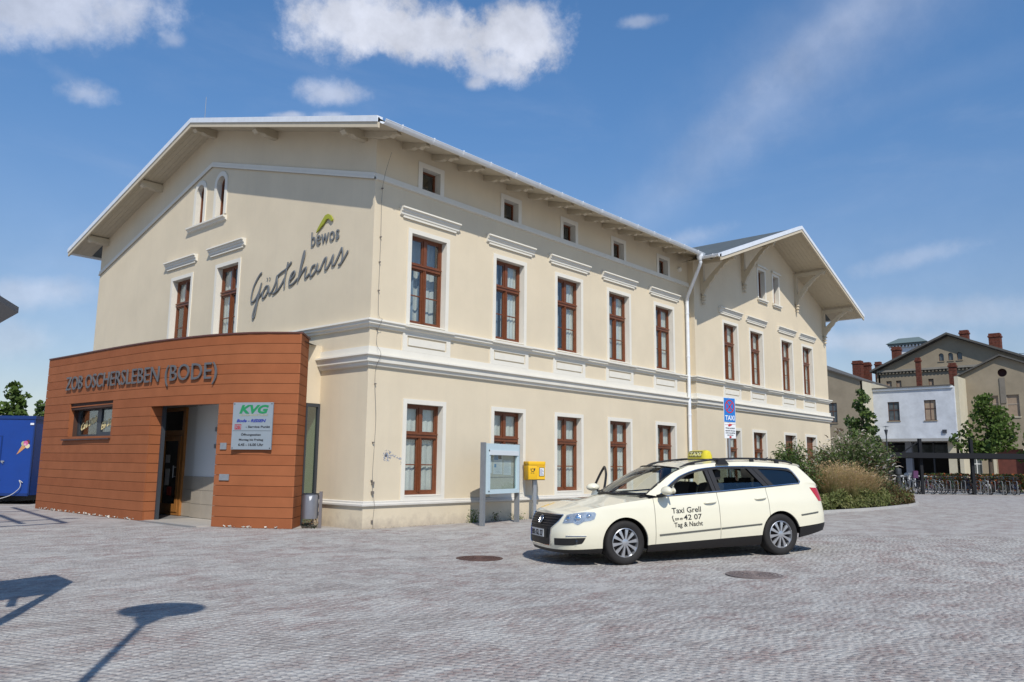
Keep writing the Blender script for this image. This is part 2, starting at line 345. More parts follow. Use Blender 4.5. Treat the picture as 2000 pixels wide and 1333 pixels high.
    bp = t.nodes.new('ShaderNodeBump'); bp.inputs['Strength'].default_value = 0.5; bp.inputs['Distance'].default_value = 0.006; t.links.new(nz(45, 5, .65), bp.inputs['Height'])
    t.links.new(bp.outputs['Normal'], b.inputs['Normal'])
    return m
STONEM = paving_material('paving_stone_face', True)
JOINTM = paving_material('paving_joint_near', False)
FARM = paving_material('paving_far', False)
# base sheet: fine near the square, coarse out to the horizon
xs = sorted(set([-500, -300, -150, -80, -40] + [round(-20+0.5*i, 3) for i in range(0, 121)] + [50, 60, 80, 120, 200, 350, 600]))
ys = sorted(set([-500, -300, -150, -80, -40] + [round(-20+0.5*i, 3) for i in range(0, 81)] + [30, 40, 60, 90, 150, 300, 600]))
def isnear(x, y):
    dx, dy = x-CAM.x, y-CAM.y; d = dx*FWD.x+dy*FWD.y; return d < 17
g = MB(); gv = [(x, y, gz(x, y)) for y in ys for x in xs]; nx = len(xs)
gf = [(j*nx+i, j*nx+i+1, (j+1)*nx+i+1, (j+1)*nx+i) for j in range(len(ys)-1) for i in range(nx-1)]
g.add(gv, gf); g.m = [0 if isnear(gv[f[0]][0], gv[f[0]][1]) else 1 for f in gf]
ground = part('ground', g, [JOINTM, FARM], None); ground['kind'] = 'structure'
# cobbles laid in segmental arcs: real setts out to where they blur together
rng = np.random.default_rng(7)
P0 = 0.074; BAND = 1.18
ca, sa = math.cos(0.35), math.sin(0.35)
ii = np.arange(-430, 430); jj = np.arange(-430, 430)
I, J = np.meshgrid(ii, jj)
a = I.ravel()*P0; bb = J.ravel()*P0
ph = (a/BAND) % 1.0
arc = 0.34*BAND*np.sin(PI*ph); slope = 0.34*PI*np.cos(PI*ph)
bb2 = bb+arc
cx = ca*a - sa*bb2 + 3; cy = sa*a + ca*bb2 - 3
dx, dy = cx-CAM.x, cy-CAM.y
dep = dx*math.sin(YAW)+dy*math.cos(YAW); lat = dx*math.cos(YAW)-dy*math.sin(YAW)
inb = (cx > -0.02) & (cy > -0.06)
inb |= (cx > -2.35) & (cy > 1.0+0.0*cx) & (cy > 1.0-(cx+1.0)*1.55) & (cx < 0)
inb |= (cx > 10.4) & (cy > -4.8)
ok = (dep > 4.4) & (dep < 17.0) & (np.abs(lat) < 0.66*dep+0.4) & ~inb
for mx_, my_ in ((-1.47, -4.76), (-0.57, -8.84)): ok &= (cx-mx_)**2+(cy-my_)**2 > 0.37**2
cx, cy, slope, dep = cx[ok], cy[ok], slope[ok], dep[ok]
cx = cx+rng.normal(0, .0055, len(cx)); cy = cy+rng.normal(0, .0055, len(cx))
order = np.argsort(dep); cx, cy, slope, dep = cx[order], cy[order], slope[order], dep[order]
N = len(cx); ang = 0.35+np.arctan(slope)*0.85+rng.normal(0, .11, N)
hx = P0*0.5*rng.uniform(.89, 1.0, N)*np.clip(1/np.sqrt(1+(slope*0.5)**2), .8, 1); hy = P0*0.5*rng.uniform(.89, 1.0, N)
tone = rng.uniform(0, 1, N)
hgt = rng.uniform(0.0006, 0.0026, N)
corn = np.array([(-1,-1),(1,-1),(1,1),(-1,1)], float)
def stones_mesh(sel, name, local=False):
    n = len(sel); V = np.zeros((n, 8, 3)); cA, sA = np.cos(ang[sel]), np.sin(ang[sel])
    for k in range(4):
        jx = rng.normal(0, .0035, n); jy = rng.normal(0, .0035, n)
        for lay, (sc, z) in enumerate(((1.0, None), (0.84, 1))):
            px = corn[k,0]*hx[sel]*sc+jx; py = corn[k,1]*hy[sel]*sc+jy
            X = px*cA-py*sA; Y = px*sA+py*cA
            if not local: X += cx[sel]; Y += cy[sel]
            V[:, lay*4+k, 0] = X; V[:, lay*4+k, 1] = Y
            V[:, lay*4+k, 2] = (0 if local else gzn(cx[sel], cy[sel])) + (hgt[sel]+rng.normal(0, .0005, n) if lay else -0.012)
    F = np.array([(4,5,6,7),(0,1,5,4),(1,2,6,5),(2,3,7,6),(3,0,4,7)])
    Fa = (np.arange(n)[:,None,None]*8+F[None]).reshape(-1, 4)
    me = bpy.data.meshes.new(name); me.vertices.add(n*8); me.vertices.foreach_set('co', V.ravel())
    me.loops.add(Fa.size); me.loops.foreach_set('vertex_index', Fa.ravel().astype(np.int32))
    me.polygons.add(len(Fa)); me.polygons.foreach_set('loop_start', np.arange(0, Fa.size, 4, dtype=np.int32))
    at = me.attributes.new('tone', 'FLOAT', 'POINT'); at.data.foreach_set('value', np.repeat(tone[sel], 8).astype(np.float32))
    me.materials.append(STONEM); me.update(calc_edges=True); return me
NI = 290
stv = [stones_mesh(np.array([i]), 'paving_stone', True) for i in range(16)]
for i in range(NI):
    o = link('paving_stone', stv[i % 16], ground, (cx[i], cy[i], gz(cx[i], cy[i])), ang[i]-ang[i % 16])
stuff(link('paving_stones', stones_mesh(np.arange(NI, N), 'paving_stones'), ground))
# ------------------------------------------------------------------ guest house
GH = thing('guest_house', 'cream rendered two storey guest house with brown wooden windows and white cornices', 'building')
WB, XI, XR, PR = 14.75, 13.98, 26.44, 0.226
YR, ZR, ZE, OV = 7.375, 10.86, 8.50, 0.95       # main ridge, eave
SL = (ZR-ZE)/(YR+OV)
RX, RZ, REZ, RXL, RXR, ROV = 20.2, 10.92, 8.33, 13.12, 27.28, 1.68
RSL = (RZ-REZ)/(RX-RXL)
TH = 0.062
WU, ZUB, ZUT = 1.107, 4.52, 6.616; WG, ZGB, ZGT = 1.108, 0.676, 2.689; WA, ZAB, ZAT = 0.578, 7.68, 8.267
CX = [1.662, 4.539, 7.078, 9.613, 12.30]; RC = [16.673, 18.90, 21.859, 24.099]
GC = [8.75, 6.17]; AR = [7.98, 6.82]; AW = 0.44
def rect(c, w, z0, z1): return [(c-w/2, z0), (c+w/2, z0), (c+w/2, z1), (c-w/2, z1)]
def archloop(c, w, z0, z1, n=10):
    r = w/2; return [(c-r, z0), (c+r, z0)] + [(c+r*math.cos(PI*k/n), z1-r+r*math.sin(PI*k/n)) for k in range(n+1)]
def soff(y): return ZE+SL*(min(y, WB-y)+OV)-TH
def rsoff(x): return REZ+RSL*(RX-RXL-abs(x-RX))-TH
w = MB()
def face(poly, holes, fn): 
    loops = [poly]+holes; flat = [p for l in loops for p in l]
    tri = tessellate_polygon([[Vector((p[0], p[1], 0)) for p in l] for l in loops])
    w.add([fn(a, b) for a, b in flat], [tuple(t) for t in tri])
face([(0, -.3), (XI, -.3), (XI, soff(0)), (0, soff(0))], [rect(c, WU, ZUB, ZUT) for c in CX]+[rect(c, WG, ZGB, ZGT) for c in CX]+[rect(c, WA, ZAB, ZAT) for c in CX], lambda a, b: (a, 0, b))
face([(0, -.3), (WB, -.3), (WB, soff(WB)), (YR, soff(YR)), (0, soff(0))], [rect(c, WU, ZUB, ZUT) for c in GC]+[archloop(c, AW, 8.13, 9.29) for c in AR], lambda a, b: (0, a, b))
AR2 = [(19.57, .60), (20.97, .52)]
face([(XI, -.3), (XR, -.3), (XR, rsoff(XR)), (RX, rsoff(RX)), (XI, rsoff(XI))], [rect(c, 1.1, ZUB, ZUT) for c in RC]+[rect(c, 1.1, ZGB, ZGT) for c in RC]+[rect(c, ww, 8.07, 9.22) for c, ww in AR2], lambda a, b: (a, -PR, b))
w.add([(XI, 0, -.3), (XI, -PR, -.3), (XI, -PR, rsoff(XI)+.3), (XI, 0, rsoff(XI)+.3)], [(0, 1, 2, 3)])
w.add([(XR, -PR, -.3), (XR, WB, -.3), (XR, WB, rsoff(XR)), (XR, -PR, rsoff(XR))], [(0, 1, 2, 3)])
w.add([(0, WB, -.3), (XR, WB, -.3), (XR, WB, soff(0)), (0, WB, soff(0))], [(0, 1, 2, 3)])
me = bpy.data.meshes.new('wall'); me.from_pydata(w.v, [], w.f); me.materials.append(CREAM)
link('wall', me, GH)
# plinth
pl = MB(); path = [(0, WB), (0, 0), (XI, 0), (XI, -PR), (XR, -PR), (XR, WB)]
pl.sweep(path, [(0, .47), (.035, .46), (.035, -.3)]); part('plinth', pl, CREAM, GH)
c = MB(); c.sweep(path, [(0.0, .575), (.045, .56), (.045, .53), (.085, .51), (.085, .475), (.037, .45), (0, .45)])
part('base_moulding', c, mat('moulding_grey', (0.60, 0.575, 0.52), 0.8, var=.1, vscale=3), GH)
c = MB(); c.sweep(path, [(0, 3.86), (.045, 3.855), (.05, 3.70), (.17, 3.69), (.175, 3.655), (.12, 3.63), (.115, 3.52), (.07, 3.50), (.06, 3.44), (0, 3.42)])
part('cornice', c, TRIM, GH)
c = MB(); c.sweep(path, [(0, 4.455), (.13, 4.45), (.135, 4.41), (.10, 4.385), (.10, 4.345), (.05, 4.32), (.045, 4.28), (0, 4.27)])
part('cornice', c, TRIM, GH)
# frieze band: level along the front, raking on the gable
c = MB(); c.sweep([(0, 0), (XI, 0)], [(0, 7.745), (.03, 7.74), (.035, 7.66), (.055, 7.65), (.055, 7.60), (0, 7.585)])
part('frieze_band', c, TRIM, GH)
def rake(y): return 7.60+SL*min(y, WB-y)
for d, z0, z1 in ((.035, 0.0, .145), (.055, 0, .055)):
    c = MB() if d == .035 else c
    c.prism([(0, rake(0)+z0), (YR, rake(YR)+z0), (WB, rake(0)+z0), (WB, rake(0)+z1), (YR, rake(YR)+z1), (0, rake(0)+z1)], lambda a, b, dd: (-dd, a, b), 0.0, d)
part('frieze_band', c, TRIM, GH)
# ---- windows: local x across, y inwards, z up
FR = {}
def wall_rot(side): return -PI/2 if side == 'gable' else 0.0
def window_meshes(w_, h_, key):
    if key in FR: return FR[key]
    hw = w_/2; y0, y1 = .15, .215; d = {}
    f = MB(); t = .055; tz = h_*.655
    f.box((-hw, y0, 0), (-hw+t, y1, h_)); f.box((hw-t, y0, 0), (hw, y1, h_)); f.box((-hw+t, y0, 0), (hw-t, y1, .06)); f.box((-hw+t, y0, h_-t), (hw-t, y1, h_))
    d['frame'] = f.mesh('window', BROWN)
    f = MB(); f.box((-hw+t, y0-.03, tz-.05), (hw-t, y1-.01, tz+.05)); f.box((-hw+t-.02, y0-.05, tz+.02), (hw-t+.02, y0-.001, tz+.055)); d['transom'] = f.mesh('transom', BROWN)
    f = MB(); f.box((-.045, y0-.015, .06), (.045, y1-.005, tz-.05)); f.box((-.04, y0-.008, tz+.055), (.04, y1-.008, h_-t)); f.box((-.012, y0-.035, .06), (.012, y0-.0155, tz-.05)); d['mullion'] = f.mesh('mullion', BROWN)
    s = .04; pan = []
    lx = [(-hw+t, -.045), (.045, hw-t)]
    f = MB()
    for a, b in lx:
        for z0, z1 in ((.06, tz-.05), (tz+.055, h_-t)):
            f.box((a, y0+.012, z0), (a+s, y1-.012, z1)); f.box((b-s, y0+.012, z0), (b, y1-.012, z1)); f.box((a+s, y0+.012, z0), (b-s, y1-.012, z0+s)); f.box((a+s, y0+.012, z1-s), (b-s, y1-.012, z1))
        zm = .06+(tz-.11)*.5
        f.box((a+s, y0+.02, zm-.013), (b-s, y1-.02, zm+.013))
    d['sash'] = f.mesh('sash', BROWN)
    p = MB(); pw = (lx[0][1]-lx[0][0]-2*s); p.box((-pw/2, -.003, 0), (pw/2, .003, 1)); d['pane'] = p.mesh('pane', GLASS); d['pw'] = pw
    d['lx'] = lx; d['tz'] = tz; d['s'] = s
    # surround: flat architrave and the reveal faces
    sw = .105; f = MB()
    fn = lambda a, b, dd: (a, -dd, b)
    bot = 0.0 if key[0] == 'u' else -.125
    out = [(-hw-sw, bot), (hw+sw, bot), (hw+sw, h_+sw), (-hw-sw, h_+sw)]
    inn = [(-hw, 0), (hw, 0), (hw, h_), (-hw, h_)] if bot < 0 else None
    if bot < 0: f.prism(out, fn, 0, .022, holes=[inn])
    else: f.prism([(-hw-sw, -.065), (-hw, -.065), (-hw, h_), (hw, h_), (hw, -.065), (hw+sw, -.065), (hw+sw, h_+sw), (-hw-sw, h_+sw)], fn, 0, .022)
    e = .002
    f.add([(-hw-e, 0, 0), (-hw-e, y1, 0), (-hw-e, y1, h_), (-hw-e, 0, h_)], [(0, 1, 2, 3)]); f.add([(hw+e, 0, 0), (hw+e, y1, 0), (hw+e, y1, h_), (hw+e, 0, h_)], [(0, 3, 2, 1)])
    f.add([(-hw, 0, h_+e), (hw, 0, h_+e), (hw, y1, h_+e), (-hw, y1, h_+e)], [(0, 1, 2, 3)]); f.box((-hw, -.03, -.03), (hw, y1, -.001))
    d['surround'] = f.mesh('surround', TRIM)
    FR[key] = d; return d
def curtain_mesh(x0, x1, z0, z1, waves, amp, m, seed=0):
    r = random.Random(seed); b = MB(); n = 40; vs = []; ph = r.random()*6
    for i in range(n+1):
        x = x0+(x1-x0)*i/n; y = amp*(math.sin(waves*2*PI*i/n+ph)+.5*math.sin(waves*4.3*PI*i/n+ph*2))
        vs += [(x, y, z0), (x, y*0.8, z1)]
    b.add(vs, [(2*i, 2*i+2, 2*i+3, 2*i+1) for i in range(n)]); return b.mesh('curtain', m, True)
def make_window(c, z0, w_, h_, side, kind, style, off=0.0, seed=0):
    cy0 = .255
    d = window_meshes(w_, h_, (kind, round(w_, 3)))
    loc = (c, off, z0) if side != 'gable' else (0, c, z0)
    o = link('window', d['frame'], GH, loc, wall_rot(side))
    for nm in ('transom', 'mullion', 'sash', 'surround'): link(nm, d[nm], o)
    zm = .06+(d['tz']-.11)*.5; s = d['s']
    for a, b in d['lx']:
        for p0, p1 in ((.06+s, zm-.013), (zm+.013, d['tz']-.05-s), (d['tz']+.055+s, h_-.055-s)):
            p = link('pane', d['pane'], o, ((a+b)/2, .185, p0)); p.scale = (1, 1, p1-p0)
    hw = w_/2
    if style == 'white':
        link('curtain', curtain_mesh(-hw, hw, .0, h_, 7, .012, CURT, seed), o, (0, cy0, 0))
    elif style == 'half':
        link('curtain', curtain_mesh(-hw*.1, hw, .0, h_, 5, .012, CURT, seed), o, (0, cy0, 0))
        link('curtain', curtain_mesh(-hw, -hw*.15, .0, h_, 4, .02, BLUEC, seed+3), o, (0, .33, 0))
    elif style == 'open':
        link('curtain', curtain_mesh(-hw, hw, h_*.66, h_, 7, .012, CURT, seed), o, (0, cy0, 0)); link('curtain', curtain_mesh(-hw, -hw*.1, .0, h_*.6, 5, .02, CURT, seed+2), o, (0, .45, 0))
    elif style == 'blue':
        link('curtain', curtain_mesh(-hw, -hw*.35, .0, h_*.66, 4, .03, BLUEC, seed), o, (0, .32, 0))
        link('curtain', curtain_mesh(hw*.02, hw*.3, .0, h_*.66, 3, .03, BLUEC, seed+1), o, (0, .36, 0))
        link('curtain', curtain_mesh(-hw, hw, .0, h_, 7, .012, CURT, seed+2), o, (0, .42, 0))
    return o
for i, cx_ in enumerate(CX):
    make_window(cx_, ZUB, WU, ZUT-ZUB, 'front', 'u', ['blue', 'half', 'half', 'white', 'white'][i], 0, i)
    make_window(cx_, ZGB, WG, ZGT-ZGB, 'front', 'g', 'white', 0, i+10)
for i, cx_ in enumerate(RC):
    make_window(cx_, ZUB, 1.1, ZUT-ZUB, 'front', 'u', 'white', -PR, i+20)
    if i < 2: make_window(cx_, ZGB, 1.1, ZGT-ZGB, 'front', 'g', 'white', -PR, i+30)
    else:
        d = window_meshes(1.1, ZGT-ZGB, ('g', 1.1)); b = MB(); h_ = ZGT-ZGB
        o = link('window', d['frame'], GH, (cx_, -PR, ZGB)); link('surround', d['surround'], o)
        for k in range(6): b = MB(); b.box((-.495+k*.165+.004, .165, .06), (-.495+(k+1)*.165-.004, .19, h_-.055)); part('plank', b, BROWN, o)
for i, cy_ in enumerate(GC): make_window(cy_, ZUB, WU, ZUT-ZUB, 'gable', 'u', 'open' if i == 0 else 'white', 0, i+40)
# hood mouldings above the upper windows, aprons below them
def hood_mesh(w_):
    b = MB(); h = w_/2
    b.prism([(0, .235), (.135, .225), (.14, .19), (.095, .175), (.09, .13), (.06, .11), (.055, .055), (.02, .03), (0, .03)], lambda a, z, d: (d, -a, z), -h, h)
    b.box((-h+.09, -.045, -.01), (h-.09, 0, .03)); return b.mesh('window_hood', TRIM)
H1, H2 = hood_mesh(1.86), hood_mesh(1.80)
for c_ in CX: link('window_hood', H1, GH, (c_, 0, 6.93))
for c_ in RC: link('window_hood', H2, GH, (c_, -PR, 6.93))
for c_ in (8.84, 6.26): link('window_hood', H1, GH, (0, c_, 6.99), -PI/2)
def apron(w_):
    b = MB(); h = w_/2; fn = lambda a, z, d: (a, -d, z)
    b.prism([(-h, 3.86), (h, 3.86), (h, 4.275), (-h, 4.275)], fn, 0, .03, holes=[[(-h+.13, 3.965), (h-.13, 3.965), (h-.13, 4.215), (-h+.13, 4.215)]])
    b.prism([(-h+.17, 4.0), (h-.17, 4.0), (h-.17, 4.165), (-h+.17, 4.165)], fn, 0, .026)
    b.box((-h-.02, -.16, 4.39), (h+.02, -.10, 4.445)); return b.mesh('window_apron', TRIM)
A1, A2 = apron(1.48), apron(1.42)
for c_ in CX: link('window_apron', A1, GH, (c_, 0, 0))
for c_ in RC: link('window_apron', A2, GH, (c_, -PR, 0))
# attic windows
def attic(w_, h_, sw=.125, reveal=.22, hood=False, sill=False):
    hw = w_/2; f = MB(); fn = lambda a, b, dd: (a, -dd, b); e = .002
    f.prism([(-hw-sw, 0), (-hw, 0), (-hw, h_), (hw, h_), (hw, 0), (hw+sw, 0), (hw+sw, h_+sw), (-hw-sw, h_+sw)], fn, 0, .025)
    f.add([(-hw-e, 0, 0), (-hw-e, reveal, 0), (-hw-e, reveal, h_), (-hw-e, 0, h_)], [(0, 1, 2, 3)]); f.add([(hw+e, 0, 0), (hw+e, reveal, 0), (hw+e, reveal, h_), (hw+e, 0, h_)], [(0, 3, 2, 1)])
    f.add([(-hw, 0, h_+e), (hw, 0, h_+e), (hw, reveal, h_+e), (-hw, reveal, h_+e)], [(0, 1, 2, 3)]); f.box((-hw, -.02, -.03), (hw, reveal, -.001))
    if hood: f.box((-hw-sw-.05, -.10, h_+sw+.001), (hw+sw+.05, 0, h_+sw+.05)); f.box((-hw-sw-.0, -.06, h_+sw+.05), (hw+sw, 0, h_+sw+.10))
    if sill: f.box((-hw-sw-.04, -.11, -.10), (hw+sw+.04, -.02, -.04)); f.box((-hw-sw, -.07, -.16), (hw+sw, 0, -.1005))
    a = f.mesh('surround', TRIM)
    f = MB(); t = .045; y0, y1 = reveal-.05, reveal
    f.prism([(-hw, 0), (hw, 0), (hw, h_), (-hw, h_)], lambda a_, b_, d_: (a_, d_, b_), y0, y1, holes=[[(-hw+t, t), (hw-t, t), (hw-t, h_-t), (-hw+t, h_-t)]])
    fr = f.mesh('window', BROWN); p = MB(); p.box((-hw+t, reveal-.03, t), (hw-t, reveal-.024, h_-t)); return fr, a, p.mesh('pane', GLASS)
def put_attic(ms, loc, rot=0, cur=False):
    o = link('window', ms[0], GH, loc, rot); link('surround', ms[1], o); link('pane', ms[2], o)
    return o
T1 = attic(WA, ZAT-ZAB)
for c_ in CX: put_attic(T1, (c_, 0, ZAB))
for c_, ww in AR2:
    o = put_attic(attic(ww, 1.15, .11, .22, True, True), (c_, -PR, 8.07))
    b = MB(); b.box((-.02, .165, .045), (.02, .21, 1.105)); part('mullion', b, BROWN, o)
# arched gable windows
for c_ in AR:
    f = MB(); r = AW/2; h_ = 1.16
    lp = archloop(0, AW, 0, h_, 12); lo = archloop(0, AW+.26, 0, h_+.13, 12); lo[0] = (-r-.13, 0); lo[1] = (r+.13, 0)
    n = len(lp)
    vs = [(a, 0 if k == 1 else -.03, z) for k in (0,) for a, z in lp] ; 
    # surround ring, proud of the wall, with arched reveal
    V = [(a, -.03, z) for a, z in lo]+[(a, -.03, z) for a, z in lp]+[(a, .2, z) for a, z in lp]+[(a, 0, z) for a, z in lo]
    F = []
    for i in range(1, n):
        j = (i+1) % n
        F += [(i, j, n+j, n+i), (n+i, n+j, 2*n+j, 2*n+i), (3*n+i, 3*n+j, j, i)]
    f.add(V, F); sr = f.mesh('surround', TRIM)
    f = MB(); li = archloop(0, AW-.09, .045, h_-.045, 12)
    f.prism(lp, lambda a, b, d: (a, d, b), .12, .18, holes=[li]); f.box((-.02, .125, .045), (.02, .175, h_-.05))
    o = link('window', f.mesh('window', BROWN), GH, (0, c_, 8.13), -PI/2); link('surround', sr, o)
    f = MB(); f.prism(li, lambda a, b, d: (a, d, b), .147, .152); part('pane', f, GLASS, o)
f = MB(); f.prism([(0, .10), (.12, .09), (.12, .05), (.06, .02), (.05, -.02), (0, -.04)], lambda a, z, d: (-a, d, z+7.98), 6.42, 8.56); part('window_sill', f, TRIM, GH)
# ---- roof
r = MB()
def slab(pts, t):
    n = len(pts); r.add([tuple(p) for p in pts]+[(p[0], p[1], p[2]-t) for p in pts], [tuple(range(n)), tuple(range(2*n-1, n-1, -1))]+[(i, (i+1) % n, n+(i+1) % n, n+i) for i in range(n)], 0)
zy = lambda y: ZE+SL*(y+OV)
XE = 14.02
slab([(-.70, -OV, ZE), (XE, -OV, ZE), (XE, -.3, zy(-.3)), (RX, -.3+.45, zy(.15)), (RX, YR, ZR), (-.70, YR, ZR)], .045)
slab([(-.70, YR, ZR), (RX, YR, ZR), (RX, WB+OV, ZE), (-.70, WB+OV, ZE)], .045)
zx0 = lambda x: REZ+RSL*(x-RXL)
slab([(RXL, -ROV, REZ), (RX, -ROV, RZ), (RX, WB, RZ), (XI+.02, WB, zx0(XI+.02)), (XI+.02, -OV+.03, zx0(XI+.02)), (RXL, -OV+.03, REZ)], .045)
slab([(RX, -ROV, RZ), (RXR, -ROV, REZ), (RXR, WB+1, REZ), (RX, WB+1, RZ)], .045)
part('roof', r, ROOFM, GH)
def soffit(name, pts, t0=.05, t1=.15, m=SOFF):
    n = len(pts); b = MB(); b.add([(p[0], p[1], p[2]-t0) for p in pts]+[(p[0], p[1], p[2]-t1) for p in pts], [tuple(range(n)), tuple(range(2*n-1, n-1, -1))]+[(i, (i+1) % n, n+(i+1) % n, n+i) for i in range(n)]); return part(name, b, m, GH)
# boarded soffits: one board per strip along the front eave and the gables
for k in range(6):
    y0 = -OV+.02+k*.155; y1 = y0+.150
    soffit('soffit_board', [(-.66, y0, zy(y0)), (14.0, y0, zy(y0)), (14.0, y1, zy(y1)), (-.66, y1, zy(y1))], .05, .075)
for k in range(5):
    x0 = -.64+k*.13; x1 = x0+.125
    for s in (0, 1):
        a, b_ = (0.0, YR) if s == 0 else (WB+OV-.03, YR)
        za = zy(0) if s == 0 else ZE+.01
        soffit('soffit_board', [(x0, a, za), (x1, a, za), (x1, b_, ZR), (x0, b_, ZR)], .05, .075)
zx = lambda x: REZ+RSL*(RX-RXL-abs(x-RX))
for k in range(9):
    y0 = -ROV+.04+k*.157; y1 = y0+.152
    for xa, xb in ((RXL+.02, RX), (RX, RXR-.02)):
        soffit('soffit_board', [(xa, y0, zx(xa)), (xb, y0, zx(xb)), (xb, y1, zx(xb)), (xa, y1, zx(xa))], .05, .075)
# verge boards and their flashing
def verge(p, q, drop=.20, t=.05, nrm=(-1, 0, 0)):
    b = MB(); n = Vector(nrm)*t; P, Q = Vector(p), Vector(q)
    vs = []
    for e in (P, Q):
        for dz in (.02, -drop): vs += [e+Vector((0, 0, dz)), e+n+Vector((0, 0, dz))]
    b.add(vs, [(0, 1, 3, 2), (4, 6, 7, 5), (0, 4, 5, 1), (2, 3, 7, 6), (0, 2, 6, 4), (1, 5, 7, 3)]); part('verge_board', b, SOFF, GH)
    b = MB(); n2 = Vector(nrm)*(t+.025)
    vs = []
    for e in (P, Q):
        for dz in (.055, -.08): vs += [e-n*1.5+Vector((0, 0, dz)), e+n2+Vector((0, 0, dz))]
    b.add(vs, [(0, 1, 3, 2), (4, 6, 7, 5), (0, 4, 5, 1), (2, 3, 7, 6), (0, 2, 6, 4), (1, 5, 7, 3)]); part('verge_flashing', b, ZINC, GH)
verge((-.70, -OV, ZE), (-.70, YR, ZR)); verge((-.70, YR, ZR), (-.70, WB+OV, ZE))
verge((RXL, -ROV, REZ), (RX, -ROV, RZ), .20, .05, (0, -1, 0)); verge((RX, -ROV, RZ), (RXR, -ROV, REZ), .20, .05, (0, -1, 0))
# gutter: open half round channel with brackets
def gutter(p, q, rad=.075, brackets=0):
    P, Q = Vector(p), Vector(q); d = (Q-P).normalized(); s = Vector((d.y, -d.x, 0)); b = MB(); vs = []; n = 9
    for e in (P, Q):
        for rr in (rad, rad-.012):
            for k in range(n): a = PI+PI*k/(n-1); vs.append(e+s*rr*math.cos(a)*-1+Vector((0, 0, rr*math.sin(a))))
    fs = []
    for k in range(n-1): fs += [(k, k+1, 2*n+k+1, 2*n+k), (n+k, 3*n+k, 3*n+k+1, n+k+1)]
    fs += [(0, 2*n, 3*n, n), (n-1, 2*n-1, 4*n-1, 3*n-1)]
    fs += [tuple(range(n))+tuple(range(2*n-1, n-1, -1)), tuple(range(2*n, 3*n))+tuple(range(4*n-1, 3*n-1, -1))]
    b.add(vs, fs); b.tube([P+s*rad, Q+s*rad], .011, 6)
    o = part('gutter', b, ZINC, GH)
    for k in range(brackets):
        e = P+(Q-P)*((k+.5)/brackets); bb_ = MB(); bb_.tube([e+s*(rad+.006)*math.cos(PI*j/8)*-1+Vector((0, 0, -(rad+.006)*math.sin(PI*j/8))) for j in range(9)], .008, 5)
        bb_.box(e+s*rad-Vector((.012, .012, -.0)), e+s*rad+Vector((.012, .012, .03))); part('gutter_bracket', bb_, ZINC, o)
gutter((-.66, -OV-.07, ZE-.035), (13.2, -OV-.07, ZE-.035), .082, 15)
gutter((RXL-.06, -OV+.05, REZ-.0), (RXL-.06, -ROV, REZ-.0), .07, 2)
gutter((RXR+.06, -ROV, REZ-.02), (RXR+.06, 6, REZ-.02), .07, 0)
gutter((13.2, WB+OV+.07, ZE-.035), (-.66, WB+OV+.07, ZE-.035), .082, 0)
# rafters under the front eave, carved tails
for x_ in (-.05, .80, 1.72, 2.60, 3.52, 4.43, 5.30, 6.18, 7.05, 7.90, 8.80, 9.68, 10.6, 11.5, 12.38):
    b = MB(); pr_ = [(.35, zy(.35)-.10), (-.80, zy(-.80)-.10), (-.83, zy(-.83)-.16), (-.74, zy(-.74)-.19), (-.66, zy(-.66)-.175), (-.56, zy(-.56)-.24), (-.44, zy(-.44)-.20), (-.30, zy(-.3)-.25), (0, zy(0)-.25), (.35, zy(.35)-.25)]
    b.prism([(y, z+.022) for y, z in pr_], lambda a, z, d: (x_+d, a, z), -.06, .06); part('rafter', b, SOFF, GH)
# purlins carrying the gable overhang, carved ends
for y_, ex in ((YR, .0), (4.15, 0), (.42, 0), (10.55, 0), (14.30, 0)):
    z_ = ZR+.0-SL*abs(y_-YR)-.075
    b = MB(); b.prism([(.2, z_-.24), (.2, z_-.02), (-.66, z_-.02), (-.68, z_-.09), (-.63, z_-.13), (-.66, z_-.17), (-.58, z_-.24), (-.42, z_-.20), (-.30, z_-.24)], lambda a, z, d: (a, y_+d, z), -.085, .085)
    part('purlin', b, SOFF, GH)
# curved timber brackets under the projecting gable
for x_, zb in ((14.5, 7.2), (17.85, 8.2), (23.0, 8.2), (26.12, 7.2)):
    zt = zx(x_)-.08; b = MB(); Y = -PR
    b.box((x_-.07, -1.50, zt-.26), (x_+.07, Y, zt-.10)); b.prism([(-1.50, zt-.10), (-1.58, zt-.12), (-1.60, zt-.18), (-1.53, zt-.22), (-1.56, zt-.27), (-1.46, zt-.30), (-1.40, zt-.26)], lambda a, z, d: (x_+d, a, z), -.072, .072)
    b.box((x_-.07, Y-.13, zb+.25), (x_+.07, Y, zt-.26))
    # brace with scalloped lower edge
    top = [(-1.36, zt-.26), (-1.22, zt-.26)]; L = []; n = 16
    for k in range(n+1):
        t = k/n; y = -1.22+t*1.09+.0; z = zt-.26-(zt-.26-zb-.35)*(t**1.25); L.append((y, z))
    U = []
    for k in range(n+1):
        t = k/n; y = -1.38+t*1.12; z = zt-.26-(zt-.26-zb-.12)*(t**1.35)-.06*abs(math.sin(t*PI*6)); U.append((min(y, -.36+t*.02), z))
    vs = [(x_+s*.06, y, z) for s in (-1, 1) for y, z in L]+[(x_+s*.06, y, z) for s in (-1, 1) for y, z in U]; m = n+1; fs = []
    for k in range(n): fs += [(k, k+1, 2*m+k+1, 2*m+k), (m+k, 3*m+k, 3*m+k+1, m+k+1), (k, m+k, m+k+1, k+1), (2*m+k, 2*m+k+1, 3*m+k+1, 3*m+k)]
    b.add(vs, fs)
    for k, rr in enumerate((.085, .07, .055)): b.lathe([(0, -.05), (rr, -.03), (rr*1.1, 0), (rr*.6, .05), (0, .06)], (x_, Y-.10, zb+.12-k*.13), 10)
    part('roof_bracket', b, SOFF, GH)
